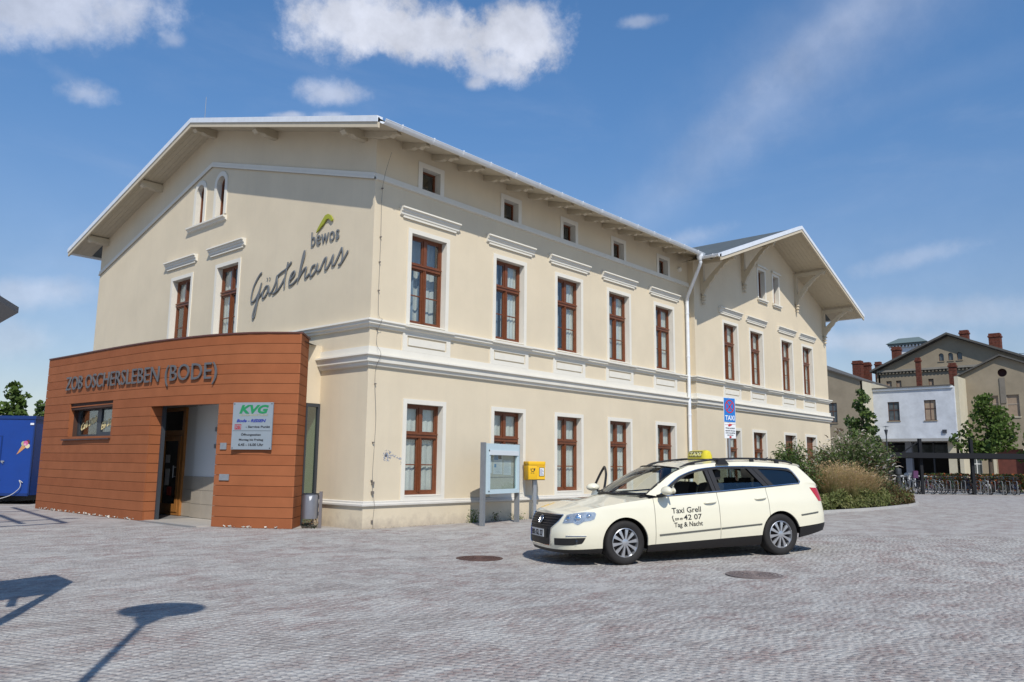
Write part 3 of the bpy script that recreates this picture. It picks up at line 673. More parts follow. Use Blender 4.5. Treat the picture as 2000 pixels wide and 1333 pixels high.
# downpipe with swan neck
b = MB(); b.tube(smoothline([(13.02, -1.0, 8.38), (13.05, -.99, 8.2), (13.12, -.92, 8.05), (13.55, -.25, 7.25), (13.66, -.13, 7.05), (13.67, -.12, 6.8)], 4)+[Vector((13.67, -.12, .0))], .058, 12)
b.lathe([(.06, 0), (.10, .1), (.11, .2), (.095, .22)], (13.02, -1.0, 8.22), 12)
for z_ in (1.2, 3.1, 5.1, 6.6): b.lathe([(.058, -.02), (.068, -.02), (.068, .02), (.058, .02)], (13.67, -.12, z_), 12)
part('downpipe', b, ZINC, GH, smooth=40)
# lightning conductor with clips
wire = [(.02, -.5, 8.1), (.16, -.06, 7.47), (.17, -.05, 6.3), (.17, -.045, 5.74), (.175, -.05, 4.6), (.18, -.19, 4.45), (.17, -.06, 4.22), (.165, -.05, 3.9), (.17, -.20, 3.68), (.17, -.045, 3.40), (.165, -.04, 3.05), (.20, -.045, 2.6), (.225, -.04, 2.3), (.205, -.05, 1.8), (.19, -.04, 1.2), (.20, -.05, .8), (.22, -.10, .5), (.23, -.055, .2), (.24, -.06, .0)]
b = MB(); b.tube(smoothline(wire, 3), .0042, 6)
for z_ in (7.43, 6.31, 5.74, 5.1, 4.24, 3.05, 1.8, 1.0): b.box((.172, -.05, z_-.013), (.198, -.0, z_+.013))
for z_ in (.15, .95, .75): b.box((.19, -.06, z_-.03), (.235, -.0, z_+.03))
part('lightning_conductor', b, mat('weathered_wire', (.16, .14, .12), .6), GH)
b = MB(); b.tube([(-.25, 7.6, 10.8), (-.3, 7.5, 11.75)], .008, 6); part('lightning_rod', b, STEEL, GH)
b = MB(); b.lathe([(0, -.10), (.07, -.095), (.085, -.06), (.085, 0)], (13.33, 0, 8.11), 16, 'y'); part('wall_lamp', b, TRIM, GH, smooth=40)
# chimneys on the hidden slope are not seen; faded blue scrawl on the wall
gm = bpy.data.materials.new('faded_blue_scrawl'); gm.use_nodes = True; MATS['gs'] = gm; t_ = gm.node_tree; b_ = t_.nodes['Principled BSDF']; b_.inputs['Base Color'].default_value = (.40, .43, .50, 1); b_.inputs['Roughness'].default_value = .9
nn = t_.nodes.new('ShaderNodeTexNoise'); nn.inputs['Scale'].default_value = 22; nn.inputs['Detail'].default_value = 4; tcx = t_.nodes.new('ShaderNodeTexCoord'); t_.links.new(tcx.outputs['Object'], nn.inputs['Vector'])
mrr = t_.nodes.new('ShaderNodeMapRange'); mrr.inputs['From Min'].default_value = .48; mrr.inputs['From Max'].default_value = .6; mrr.inputs['To Max'].default_value = .55; t_.links.new(nn.outputs['Fac'], mrr.inputs['Value']); t_.links.new(mrr.outputs['Result'], b_.inputs['Alpha'])
b = MB()
for pts in ([(.50, 1.52), (.56, 1.62), (.66, 1.60), (.70, 1.50), (.62, 1.43), (.52, 1.46), (.60, 1.58)], [(.66, 1.60), (.82, 1.52), (.92, 1.50), (1.02, 1.40), (1.0, 1.33)], [(.55, 1.45), (.6, 1.6), (.68, 1.47), (.53, 1.56)]):
    b.tube([(p.x, -.004, p.y) for p in smoothline([(q[0], q[1], 0) for q in pts], 4)], .035, 6, flat=((0, 1, 0), .06))
part('scrawl', b, gm, GH)
# lettering on the gable
STROKES = [[(4.416, 6.138), (4.498, 6.102), (4.637, 5.978), (4.77, 5.803), (4.846, 5.57), (4.841, 5.448), (4.75, 5.425), (4.608, 5.515), (4.476, 5.689), (4.4, 5.871)], [(4.4, 5.871), (4.473, 5.665), (4.542, 5.506), (4.611, 5.347), (4.7, 5.166), (4.741, 5.026), (4.693, 4.985), (4.626, 5.085), (4.581, 5.271), (4.498, 5.5), (4.339, 5.611), (4.222, 5.714)], [(4.077, 5.741), (4.191, 5.746), (4.305, 5.618), (4.326, 5.49), (4.251, 5.468), (4.122, 5.57), (4.046, 5.725), (4.031, 5.581), (3.973, 5.538), (3.906, 5.576)], [(4.148, 5.935), (4.128, 5.951)], [(4.034, 5.93), (4.014, 5.946)], [(3.906, 5.576), (3.767, 5.757), (3.704, 5.947), (3.678, 5.767), (3.704, 5.619), (3.785, 5.524), (3.867, 5.516)], [(3.785, 5.524), (3.647, 5.576), (3.496, 5.694), (3.369, 5.839)], [(3.246, 6.227), (3.29, 6.06), (3.335, 5.904), (3.36, 5.745), (3.354, 5.593)], [(3.695, 5.939), (3.507, 6.011), (3.31, 6.063), (3.198, 6.138), (3.098, 6.21)], [(3.153, 5.743), (3.01, 5.809), (2.921, 5.899), (2.964, 5.952), (3.076, 5.888), (3.143, 5.76), (3.153, 5.657), (3.091, 5.625), (2.958, 5.664), (2.803, 5.755)], [(2.795, 5.668), (2.733, 5.836), (2.639, 6.072), (2.561, 6.265), (2.552, 6.389), (2.594, 6.339), (2.661, 6.144), (2.718, 5.925), (2.764, 5.75)], [(2.763, 5.738), (2.594, 5.906), (2.456, 5.971), (2.477, 5.865), (2.498, 5.756), (2.446, 5.721), (2.321, 5.797)], [(2.095, 5.974), (2.204, 5.958), (2.27, 5.856), (2.272, 5.744), (2.222, 5.726), (2.083, 5.827), (1.997, 5.992), (2.008, 5.86), (1.963, 5.798), (1.883, 5.841)], [(1.883, 5.841), (1.747, 6.04), (1.66, 6.075), (1.69, 5.943), (1.694, 5.811), (1.63, 5.812), (1.499, 5.956), (1.397, 6.103), (1.427, 5.944), (1.421, 5.856), (1.344, 5.861)], [(1.344, 5.861), (1.224, 6.02), (1.13, 6.156), (1.082, 6.209), (1.049, 6.077), (1.062, 5.928), (1.108, 5.839), (1.193, 5.831)], [(1.141, 5.833), (1.044, 5.904), (0.948, 5.996), (0.854, 6.109)]]
b = MB()
for s in STROKES:
    b.tube(smoothline([(-.028, y, z) for y, z in s], 4), .027, 8, flat=((1, 0, 0), .5))
part('lettering', b, GREYT, GH, smooth=50)
me = text_mesh('bewos', 1, bold=.0, extrude=.01, align='LEFT', spacing=1.05)
xm = max(v.co.x for v in me.vertices); zm_ = max(v.co.y for v in me.vertices)
for v in me.vertices: x, y, z = v.co; v.co = (-.02-z, 2.34-x*1.12/xm, 6.45+y*.35/zm_)
me.materials.clear(); me.materials.append(GREYT); link('lettering', me, GH)
SW = [(2.103, 6.752), (2.037, 6.853), (1.867, 7.023), (1.766, 7.115), (1.658, 7.127), (1.547, 7.071), (1.46, 6.953), (1.518, 6.92), (1.631, 7.01), (1.721, 7.005), (1.822, 6.913), (1.927, 6.854), (2.031, 6.784)]
b = MB(); b.prism(SW, lambda a, z, d: (-d, a, z), .02, .05); part('emblem', b, mat('olive_green_paint', (.33, .35, .03), .6), GH)
# dark floor and partition inside so that the rooms close behind the curtains
b = MB(); b.box((.35, .8, -.2), (XR-.3, .85, 8.2)); b.box((.9, .85, -.2), (.95, WB-.2, 8.2)); b.box((.05, .05, 3.9), (XR-.1, WB-.1, 3.95)); b.box((.05, .05, 7.3), (XR-.1, WB-.1, 7.35)); part('partition', b, mat('dim_room', (.10, .10, .105), .9), GH)
# ------------------------------------------------------------------ bus station annex clad in terracotta boards
AX = thing('bus_station_annex', 'low annex clad in terracotta coloured boards with grey ZOB lettering', 'building', (-1.3, 6.5, 0))
ORG = mat('terracotta_board', (0.318, 0.110, 0.046), 0.74, var=0.16, vscale=1.6, bump=0.12, bscale=70, spec=0.15)
ORG2 = mat('terracotta_board_darker', (0.300, 0.100, 0.041), 0.74, var=0.16, vscale=1.9, bump=0.12, bscale=70, spec=0.15)
CV = [(-2.3, 11.75), (-2.3, 10), (-2.32, 8), (-2.3, 6), (-2.2, 4.5), (-2.0, 3.1), (-1.75, 2.2), (-1.45, 1.6), (-1.03, 1.02)]
SM = [Vector((p.x, p.y)) for p in smoothline([(x, y, 0) for x, y in CV], 6)]
def cvx(y):
    for a, b in zip(SM[:-1], SM[1:]):
        if b.y <= y <= a.y: t = (y-a.y)/(b.y-a.y); return a.x+(b.x-a.x)*t
    return SM[0].x if y > SM[0].y else SM[-1].x
def cvn(y):
    e = .05; d = Vector((cvx(y+e)-cvx(y-e), 2*e)).normalized(); return Vector((-d.y, d.x))
def lc(x, y, z): return (x+1.3, y-6.5, z)
ZT = lambda y: 4.09+.012*max(0, y-1.0)
NR = 19
def rowz(k, y): return k*ZT(y)/NR
def board(y0, y1, k, m, k1=None, t=.03, off=0.0):
    ysl = [y0] + [y for y in np.arange(math.ceil(y0/.4)*.4, y1, .4) if y0+.02 < y < y1-.02] + [y1]
    vs = []; g_ = .0045
    for y in ysl:
        n = cvn(min(max(y, 1.12), 11.6)); x = cvx(y)
        for o, z in ((-t+off, rowz(k, y)+g_), (off, rowz(k, y)+g_), (off, rowz(k1 or k+1, y)-g_), (-t+off, rowz(k1 or k+1, y)-g_)):
            vs.append(lc(x+n.x*o, y+n.y*o, z))
    fs = [(4*i+j, 4*i+(j+1) % 4, 4*i+4+(j+1) % 4, 4*i+4+j) for i in range(len(ysl)-1) for j in range(4)]
    fs += [(0, 1, 2, 3), tuple(4*len(ysl)-4+j for j in (3, 2, 1, 0))]
    b = MB(); b.add(vs, fs); part('board', b, m, AX, smooth=30)
DL, DR, DTOP = 5.14, 2.68, 12.5  # door opening; its head falls inside row 12
WY0, WY1 = 7.11, 9.9
ZB0, ZB1 = 1.92, 2.76
for k in range(NR):
    m = ORG if (k*7) % 3 else ORG2
    zc = (k+.5)*4.15/NR
    segs = [(1.02, 11.75)]
    if zc < 2.68: segs = [(1.02, DR), (DL, 11.75)]
    if zc > 2.68 and zc < ZB1: segs = [(1.02, WY0), (WY1, 11.75)]
    elif ZB0 < zc < ZB1: segs = [(1.02, DR), (DL, WY0), (WY1, 11.75)]
    if k == 12 and len(segs) == 1: pass
    for a, b_ in segs: board(a, b_, k, m)
# return end of the cladding beside the corner, and its far end
for k in range(NR):
    for (xa, ya), (xb, yb) in (((-1.03, 1.02), (-.40, 1.66)), ((-2.3, 11.75), (0, 11.75))):
        b = MB(); z0, z1 = rowz(k, ya)+.006, rowz(k+1, ya)-.006; d = Vector((xb-xa, yb-ya)).normalized(); n = Vector((d.y, -d.x)) if ya < 5 else Vector((-d.y, d.x))
        b.bar(lc(xa, ya, (z0+z1)/2), lc(xb, yb, (z0+z1)/2), .03, z1-z0); part('board', b, ORG, AX)
# reveal boards of doorway and window
for k in range(13):
    z0, z1 = rowz(k, 5)+.006, min(rowz(k+1, 5)-.006, 2.70)
    if z1 <= z0: continue
    b = MB(); x = cvx(DL); b.box(lc(x+.031, DL-.0, z0), lc(x+.34, DL+.03, z1)); part('board', b, ORG, AX)
    b = MB(); x = cvx(DR); b.box(lc(x+.035, DR-.03, z0), lc(x+.34, DR+.0, z1)); part('board', b, ORG, AX)
# backing wall (dark membrane seen in the joints)
MEM = mat('dark_membrane', (.06, .028, .018), .9)
b = MB(); Y = [y for y in np.arange(1.04, 11.8, .2)]
def inner(y, o=.045): n = cvn(min(max(y, 1.15), 11.6)); return cvx(y)-n.x*o, y-n.y*o
def strip(y0, y1, z0, z1):
    ys_ = [y0]+[y for y in Y if y0 < y < y1]+[y1]; vs = []
    for y in ys_:
        p, q = inner(y), inner(y, .25)
        vs += [lc(*p, z0), lc(*p, z1 if z1 else ZT(y)-.02), lc(*q, z1 if z1 else ZT(y)-.02), lc(*q, z0)]
    b.add(vs, [(4*i+j, 4*i+(j+1) % 4, 4*i+4+(j+1) % 4, 4*i+4+j) for i in range(len(ys_)-1) for j in range(4)]+[(0, 1, 2, 3), tuple(4*len(ys_)-4+j for j in (3, 2, 1, 0))])
strip(1.06, DR-.03, 0, 2.70); strip(DL+.03, WY0, 0, 2.70); strip(WY0, WY1, 0, ZB0-.02); strip(WY1, 11.7, 0, 2.70); strip(WY0, WY1, ZB1+.02, 2.78); strip(1.06, 11.7, 2.70, None)
b.bar(lc(-.98, 1.10, 2.05), lc(-.42, 1.67, 2.05), .05, 4.0); b.box(lc(-2.25, 11.65, 0), lc(0, 11.72, 4.1))
part('wall', b, MEM, AX)
b = MB(); ys_ = Y+[11.75]; vs = []
for y in ys_:
    n = cvn(min(max(y, 1.15), 11.6)); x = cvx(y)
    vs += [lc(x+n.x*.02, y+n.y*.02, ZT(y)), lc(x+n.x*.02, y+n.y*.02, ZT(y)+.035), lc(x-n.x*.3, y-n.y*.3, ZT(y)+.035), lc(x-n.x*.3, y-n.y*.3, ZT(y))]
b.add(vs, [(4*i+j, 4*i+(j+1) % 4, 4*i+4+(j+1) % 4, 4*i+4+j) for i in range(len(ys_)-1) for j in range(4)]+[(0, 1, 2, 3), tuple(4*len(ys_)-4+j for j in (3, 2, 1, 0))])
b.bar(lc(-1.03, 1.02, 4.11), lc(-.39, 1.67, 4.11), .08, .035)
part('coping', b, mat('dark_red_coping', (.10, .035, .025), .5), AX)
b = MB(); rp = [lc(*inner(y, .1), ZT(y)-.12) for y in ys_]+[lc(-.02, 11.7, 4.0), lc(-.02, 1.8, 4.0)]
b.add(rp, [tuple(range(len(rp)))]); part('roof', b, ANTH, AX)
# lettering along the curved wall
LET = mat('dark_grey_letters', (.12, .12, .125), .5, metal=.2)
me = text_mesh('ZOB OSCHERSLEBEN (BODE)', 1, bold=.0, extrude=.5, align='LEFT', spacing=1.02)
xm = max(v.co.x for v in me.vertices)
for v in me.vertices:
    x, y, z = v.co; yy = 10.24-x/xm*(10.24-2.76); n = cvn(yy); zb = 3.27-.013*(10.24-yy)*1.0-.0; X = cvx(yy)
    o = .025+.022*(z+.5); v.co = lc(X+n.x*o, yy+n.y*o, zb-.02+y*.53)
me.materials.clear(); me.materials.append(LET); link('lettering', me, AX)
# window with dark frame
WF = MB(); x0 = -2.07
fn = lambda a, z, d: lc(x0+d, a, z)
WF.prism([(WY0, ZB0), (WY1, ZB0), (WY1, ZB1), (WY0, ZB1)], fn, 0, .07, holes=[[(WY0+.10, ZB0+.17), (8.36, ZB0+.17), (8.36, ZB1-.07), (WY0+.10, ZB1-.07)], [(8.60, ZB0+.12), (WY1-.13, ZB0+.12), (WY1-.13, ZB1-.07), (8.60, ZB1-.07)]])
wf = part('window', WF, ANTH, AX)
for a, c_ in ((WY0+.10, 8.36), (8.60, WY1-.13)):
    p = MB(); p.box(lc(x0+.03, a, ZB0+.12), lc(x0+.036, c_, ZB1-.07)); part('pane', p, GLASS, wf)
for args in ((WY0, ZB0, WY0, ZB1), (WY1, ZB0, WY1, ZB1)):
    pass
p = MB(); p.box(lc(-2.28, WY1-.001, ZB0), lc(-2.0, WY1+.03, ZB1)); p.box(lc(-2.28, WY0-.03, ZB0), lc(-2.0, WY0+.001, ZB1)); p.box(lc(-2.28, WY0, ZB1), lc(-2.0, WY1, ZB1+.03)); part('reveal', p, ORG, wf)
p = MB(); p.box(lc(-2.37, WY0-.02, ZB0-.04), lc(-2.0, WY1+.25, ZB0-.005)); part('window_sill', p, mat('dark_sill', (.05, .02, .015), .5), wf)
# things behind the panes: pale blind, dark and red cloth
p = MB(); p.box(lc(-1.72, 7.25, 2.03), lc(-1.70, 8.30, 2.68)); part('blind', p, CURT, wf)
p = MB(); p.box(lc(-1.72, 8.62, 2.05), lc(-1.70, 8.95, 2.70)); part('blind', p, CURT, wf)
p = MB(); p.box(lc(-1.60, 8.95, 2.00), lc(-1.58, 9.85, 2.70)); part('room_panel', p, mat('dim_maroon', (.12, .035, .03), .8, col2=(.09, .10, .06), vscale=3), wf)
CRM = mat('cream_film_lettering', (.75, .60, .30), .6)
for txt, ys0, w_ in (('Café Diele', 9.72, 1.05), ('Elli Snack', 8.40, .98)):
    me = text_mesh(txt, 1, bold=.02, shear=.35, extrude=.01, align='LEFT'); xm = max(v.co.x for v in me.vertices)
    for v in me.vertices:
        x, y, z = v.co; u = x/xm*w_; v.co = lc(x0+.022-z*.2, ys0-u, ZB0+.22+u*.23+y*.26)
    me.materials.clear(); me.materials.append(CRM); link('lettering', me, wf)
# entrance recess
TILE = mat('beige_wall_tile', (.40, .35, .285), .35, var=.1, vscale=4); WPL = mat('white_plaster', (.60, .61, .60), .85, var=.05, vscale=1)
REC = MB(); REC.box(lc(-.90, 5.36, 1.0), lc(-.82, 7.6, 2.86)); REC.box(lc(-1.0, 2.3, 1.0), lc(-.82, 5.36, 2.86)); REC.box(lc(-1.55, 2.28, 1.0), lc(-1.0, 2.36, 2.86)); REC.box(lc(-1.95, 7.6, 0), lc(-.82, 7.68, 2.86))
part('recess_wall', REC, WPL, AX)
p = MB(); p.box(lc(-1.95, 3.6, 2.72), lc(-.8, 7.7, 2.80)); p.box(lc(-1.70, 2.3, 2.72), lc(-.8, 3.6, 2.80)); part('recess_ceiling', p, mat('dark_ceiling', (.22, .2, .19), .8), AX)
for iz in range(3):
    z0, z1 = .03+iz*.325, .03+(iz+1)*.325-.008
    for ya, yb, x in [(5.37, 6.0, -.915)]+[(2.36+.5*j, 2.36+.5*(j+1), -1.015) for j in range(6)]:
        p = MB(); p.box(lc(x, ya+.004, z0), lc(x+.014, yb-.004, z1)); part('tile', p, TILE, AX)
p = MB(); p.box(lc(-1.0, 2.3, 0), lc(-.82, 5.36, 1.0)); p.box(lc(-.90, 5.36, 0), lc(-.82, 7.6, 1.0)); part('recess_wall', p, mat('grout', (.16, .14, .12), .9), AX)
for ix in range(4):
    for iy in range(8):
        p = MB(); x = -2.22+ix*.31; y = 2.70+iy*.31 if iy < 8 else 0
        p.box(lc(x+.003, y+.003, -.01), lc(x+.307, y+.307, .02)); part('floor_tile', p, mat('grey_floor_tile', (.42, .39, .35), .5, var=.12, vscale=3), AX)
p = MB(); p.box(lc(-2.0, 5.18, -.01), lc(-.9, 7.6, .018)); p.box(lc(-2.36, DR, -.02), lc(-2.222, DL, .012)); part('threshold', p, mat('threshold_grey', (.2, .2, .2), .5), AX)
DW = mat('orange_door_wood', (.40, .17, .045), .4, var=.25, vscale=7)
d = MB(); fn = lambda a, z, dd: lc(-.97+dd, a, z)
d.prism([(6.0, .03), (7.25, .03), (7.25, 2.71), (6.0, 2.71)], fn, 0, .07, holes=[[(6.12, .10), (7.13, .10), (7.13, 2.0), (6.12, 2.0)], [(6.12, 2.14), (7.13, 2.14), (7.13, 2.62), (6.12, 2.62)]])
dr = part('door', d, DW, AX)
d = MB(); d.prism([(6.13, .11), (7.12, .11), (7.12, 1.99), (6.13, 1.99)], fn, -.015, .05, holes=[[(6.25, .30), (7.0, .30), (7.0, 1.87), (6.25, 1.87)]]); part('leaf', d, DW, dr)
d = MB(); d.box(lc(-.95, 6.25, .30), lc(-.945, 7.0, 1.87)); d.box(lc(-.95, 6.12, 2.14), lc(-.945, 7.13, 2.62)); part('pane', d, glass('dark_door_glass', (.25, .27, .27), .12), dr)
d = MB(); d.tube([(lc(-1.03, 6.33, .95)), lc(-1.03, 6.33, 1.25)], .014, 8); d.box(lc(-1.03, 6.32, .97), lc(-.96, 6.34, .99)); d.box(lc(-1.03, 6.32, 1.2), lc(-.96, 6.34, 1.22)); part('handle', d, STEEL, dr)
for y, z, h_, m_ in ((6.78, .75, .42, CURT), (6.62, .50, .22, mat('poster_red', (.35, .04, .03), .6)), (6.80, 1.32, .20, CURT)):
    d = MB(); d.box(lc(-.957, y-.10, z), lc(-.951, y+.12, z+h_)); part('notice', d, m_, dr)
d = MB(); d.box(lc(-1.98, DL-.012, .0), lc(-1.90, DL-.06, 2.72)); d.box(lc(-1.98, DL-.012, .0), lc(-1.94, DL+.3, 2.72)); part('door_post', d, ANTH, AX)
for y_, z_ in ((4.35, 2.12), (4.35, 1.72)):
    d = MB(); d.box(lc(-1.03, y_-.04, z_-.05), lc(-.999, y_+.04, z_+.05)); part('switch', d, mat('grey_switch', (.2, .2, .2), .5), AX)
# intercom and slot plate beside the door
for y_, z0, z1, w_ in ((2.47, 1.62, 1.76, .17), (2.40, .97, 1.10, .26)):
    x = cvx(y_); n = cvn(y_); t_ = Vector((-n.y, n.x)); d = MB(); P = Vector((x, y_))
    d.bar(lc(*(P+n*.012-t_*w_/2), (z0+z1)/2), lc(*(P+n*.012+t_*w_/2), (z0+z1)/2), .02, z1-z0); part('plate', d, STEEL, AX)
# glazed link door and lintel wall between annex and guest house
d = MB(); d.box(lc(-.42, 1.70, 2.68), lc(-.0, 1.95, 4.0)); part('link_wall', d, CREAM, AX)
d = MB(); d.box(lc(-.37, 1.66, 0), lc(-.33, 1.74, 2.67)); d.box(lc(-.06, 1.66, 0), lc(-.005, 1.74, 2.67)); d.box(lc(-.33, 1.66, 2.60), lc(-.06, 1.74, 2.67)); d.box(lc(-.33, 1.66, 0), lc(-.06, 1.74, .05)); lk = part('link_frame', d, ANTH, AX)
d = MB(); d.box(lc(-.33, 1.70, .05), lc(-.06, 1.706, 2.60)); part('pane', d, glass('greenish_glass', (.72, .85, .80), .30), lk)
d = MB(); d.box(lc(-.9, 2.2, 0), lc(-.02, 2.25, 2.7)); part('link_back', d, mat('link_grey', (.50, .56, .53), .8), AX)
# white plaster spalls along the foot of the wall
d = MB(); rr = random.Random(3)
for k in range(70):
    y = 5.4+rr.random()**1.0*6.1 if k < 55 else 1.2+rr.random()*1.3; s = .02+.03*rr.random(); n = cvn(y); x = cvx(y)
    P = Vector(lc(x+n.x*.02, y+n.y*.02, .012+rr.random()*.02)); vs = [P+Vector((rr.uniform(-1, 1)*.02, rr.uniform(-1, 1)*s*1.6, rr.uniform(-.4, 1)*s)) for _ in range(6)]
    d.add(vs, [(0, 1, 2), (0, 2, 3), (1, 2, 4), (3, 4, 5), (0, 3, 5), (1, 4, 5)])
stuff(part('plaster_crumbs', d, mat('plaster_crumb', (.6, .57, .5), .9), AX))

# ------------------------------------------------------------------ KVG sign on the annex wall
A_ = Vector((-1.79, 2.21)); B_ = Vector((-1.34, 1.40)); dd = (B_-A_).normalized(); nv = Vector((dd.y, -dd.x))
W_ = (B_-A_).length
SG = thing('wall_sign', 'grey metal sign with green KVG letters and opening hours on the terracotta wall', 'sign', (A_.x+nv.x*.045, A_.y+nv.y*.045, 1.62), math.atan2(dd.y, dd.x))
b = MB(); b.box((0, -.012, 0), (W_, .02, .99)); part('panel', b, mat('sign_grey', (.235, .275, .31), .5, var=.06, vscale=3), SG)
for x, z in ((.03, .03), (W_-.03, .03), (.03, .96), (W_-.03, .96)): b = MB(); b.lathe([(.012, 0), (.010, -.008), (0, -.009)], (x, -.012, z), 10, 'y'); part('screw', b, BLACK, SG)
def sgt(txt, cx_, z, h, m, w=None, align='CENTER', **k):
    me = text_mesh(txt, 1, extrude=.002, align='LEFT', **k); xs_ = [v.co.x for v in me.vertices]; x0_, x1_ = min(xs_), max(xs_); ww = w or (x1_-x0_)*h
    for v in me.vertices:
        x, y, zz = v.co; v.co = (cx_-ww/2+(x-x0_)/(x1_-x0_)*ww, -.0145-zz, z+y*h)
    me.materials.clear(); me.materials.append(m); link('lettering', me, SG)
GRN = mat('sign_green', (.01, .20, .07), .5); BLU = mat('sign_blue', (.015, .03, .25), .5); INK = mat('ink_black', (.015, .015, .018), .5); RED = mat('sign_red', (.33, .02, .03), .5); YEL = mat('faded_yellow', (.34, .34, .22), .5); WHT = mat('print_white', (.7, .7, .7), .5)
sgt('KVG', .49, .765, .235, GRN, w=.68, bold=.045, shear=.25)
sgt('VERKEHRSBETRIEBE', .48, .705, .05, YEL, w=.66, bold=.01)
sgt('Bode - REISEN', .44, .575, .085, BLU, w=.68, bold=.035, shear=.25)
sgt('- Service Punkt', .60, .455, .062, INK, w=.56, bold=.02)
b = MB(); b.prism([(.06, .42), (.21, .42), (.21, .53), (.06, .53)], lambda a, z, d: (a, -d, z), .012, .0155, holes=[[(.072, .432), (.198, .432), (.198, .518), (.072, .518)]]); part('logo', b, RED, SG)
sgt('DB', .135, .437, .095, RED, w=.10, bold=.03)
b = MB(); b.box((.02, -.0145, .388), (W_-.02, -.0125, .394)); part('rule', b, INK, SG)
sgt('Öffnungszeiten', .45, .29, .062, INK, w=.46, bold=.015); sgt('Montag bis Freitag', .46, .185, .06, INK, w=.56, bold=.015); sgt('6.45 - 16.00 Uhr', .46, .075, .075, INK, w=.58, bold=.02)
# ------------------------------------------------------------------ taxi (local x from nose to tail, -y is its left side, towards the camera)
TX = thing('taxi', 'cream estate taxi with yellow roof sign parked on the paving, far front door open', 'car', CAR_O, 0, None)
TX.rotation_euler = (0, -0.026, math.atan2(-0.4865, 0.874))
PNT = mat('taxi_cream_paint', (0.74, 0.70, 0.545), 0.30, var=0.05, vscale=1.2, coat=1.0, spec=0.5)
TRB = mat('dark_trim', (0.009, 0.008, 0.008), 0.5); RUB = mat('tyre_rubber', (0.014, 0.0125, 0.012), 0.8, var=.3, vscale=12)
ALU = mat('alloy_wheel', (0.50, 0.51, 0.53), 0.28, metal=.75); CHR = mat('chrome', (.75, .76, .78), .12, metal=1.0)
CGL = glass('car_glass', (.80, .86, .84), .10); CGD = glass('car_glass_tinted', (.42, .48, .46), .14)
SEAT = mat('seat_cloth', (.016, .016, .018), .85); LENS = glass('lamp_lens', (.85, .88, .9), .14)
LP = np.array([(-.04, 0), (-.03, .25), (-.002, .44), (.06, .60), (.17, .73), (.35, .825), (.6, .882), (.95, .905), (1.5, .912), (2.4, .912), (3.3, .91), (3.85, .90), (4.22, .875), (4.45, .835), (4.60, .765), (4.68, .64), (4.715, .4), (4.725, 0)])
cp_ = [(p.x, p.y) for p in smoothline([(a, b, 0) for a, b in LP], 24)]
CPA = np.array(cp_); seg = np.hypot(*np.diff(CPA, axis=0).T); ARC = np.concatenate([[0], np.cumsum(seg)])
def pl_at(l):
    s = np.interp(l, ARC, CPA[:, 0]); y = np.interp(l, ARC, CPA[:, 1]); e = .02
    t = np.array([np.interp(l+e, ARC, CPA[:, 0])-np.interp(l-e, ARC, CPA[:, 0]), np.interp(l+e, ARC, CPA[:, 1])-np.interp(l-e, ARC, CPA[:, 1])])
    t /= np.linalg.norm(t)+1e-12; return s, y, (-t[1], t[0])     # outward normal in (s, y)
mid = np.argmax(CPA[:, 1]); 
def l_of_s(s): return float(np.interp(s, CPA[:, 0], ARC))
SIDE = [(.16, .075), (.22, .04), (.30, .02), (.42, .002), (.55, 0), (.66, .006), (.74, .014), (.80, .020), (.86, .036), (.92, .058), (.98, .078), (1.08, .105)]
FRNT = [(.14, .07), (.22, .03), (.30, .0), (.45, .0), (.52, .012), (.60, .045), (.68, .085), (.74, .14), (.80, .2), (1.1, .35)]
REAR = [(.14, .16), (.30, .06), (.42, .0), (.58, .0), (.70, .02), (.85, .05), (.95, .08), (1.1, .13)]
def ip(tab, z): return float(np.interp(z, [a for a, b in tab], [b for a, b in tab]))
def body(l, z, sg=-1, out=0.0):
    s, y, n = pl_at(l)
    wf = max(0, -n[0])**1.3 if s < 2 else 0; wr = max(0, n[0])**1.3 if s > 2 else 0
    d = ip(SIDE, z)*(1-wf-wr)+ip(FRNT, z)*wf+ip(REAR, z)*wr - out
    return Vector((s-n[0]*d, sg*(max(0, y-n[1]*d) if y > .001 else 0), z))
def ztop(s, y=1): return float(np.interp(s, [-.04, .06, .17, .35, .6, 1.0, 1.38, 1.54, 2.6, 3.5, 4.1, 4.45, 4.6, 4.73], [.728, .735, .752, .785, .835, .888, .925, .94, .985, 1.035, 1.07, 1.06, 1.02, .99]))
AF, AR_ = .955, 3.664; RA = .362
def zbot(s):
    z = float(np.interp(s, [-.04, .5, 1.3, 1.36, 3.3, 3.36, 4.02, 4.5, 4.73], [.232, .25, .262, .27, .325, .33, .42, .455, .47]))
    for c in (AF, AR_):
        if abs(s-c) < RA: z = max(z, .315+math.sqrt(RA*RA-(s-c)**2))
    return z
def zlow(s): return float(np.interp(s, [-.04, .5, 1.36, 3.3, 4.02, 4.5, 4.73], [.185, .18, .165, .175, .25, .33, .35]))
def lrange(s0, s1, n=None):
    """sample arc positions between two stations, denser around the wheel arches"""
    a, b = (0 if s0 is None else l_of_s(s0)), (ARC[-1] if s1 is None else l_of_s(s1))
    L = list(np.linspace(a, b, n or max(6, int((b-a)/.045))))
    for c in (AF, AR_):
        for k in range(25):
            s = c-RA*math.cos(PI*k/24); l = l_of_s(s)
            if a < l < b: L.append(l)
        for s in (c-RA-.001, c+RA+.001):
            l = l_of_s(s)
            if a < l < b: L.append(l)
    L = sorted(L); out = [L[0]]
    for l in L[1:]:
        if l-out[-1] > .0008: out.append(l)
    out[-1] = b; return out
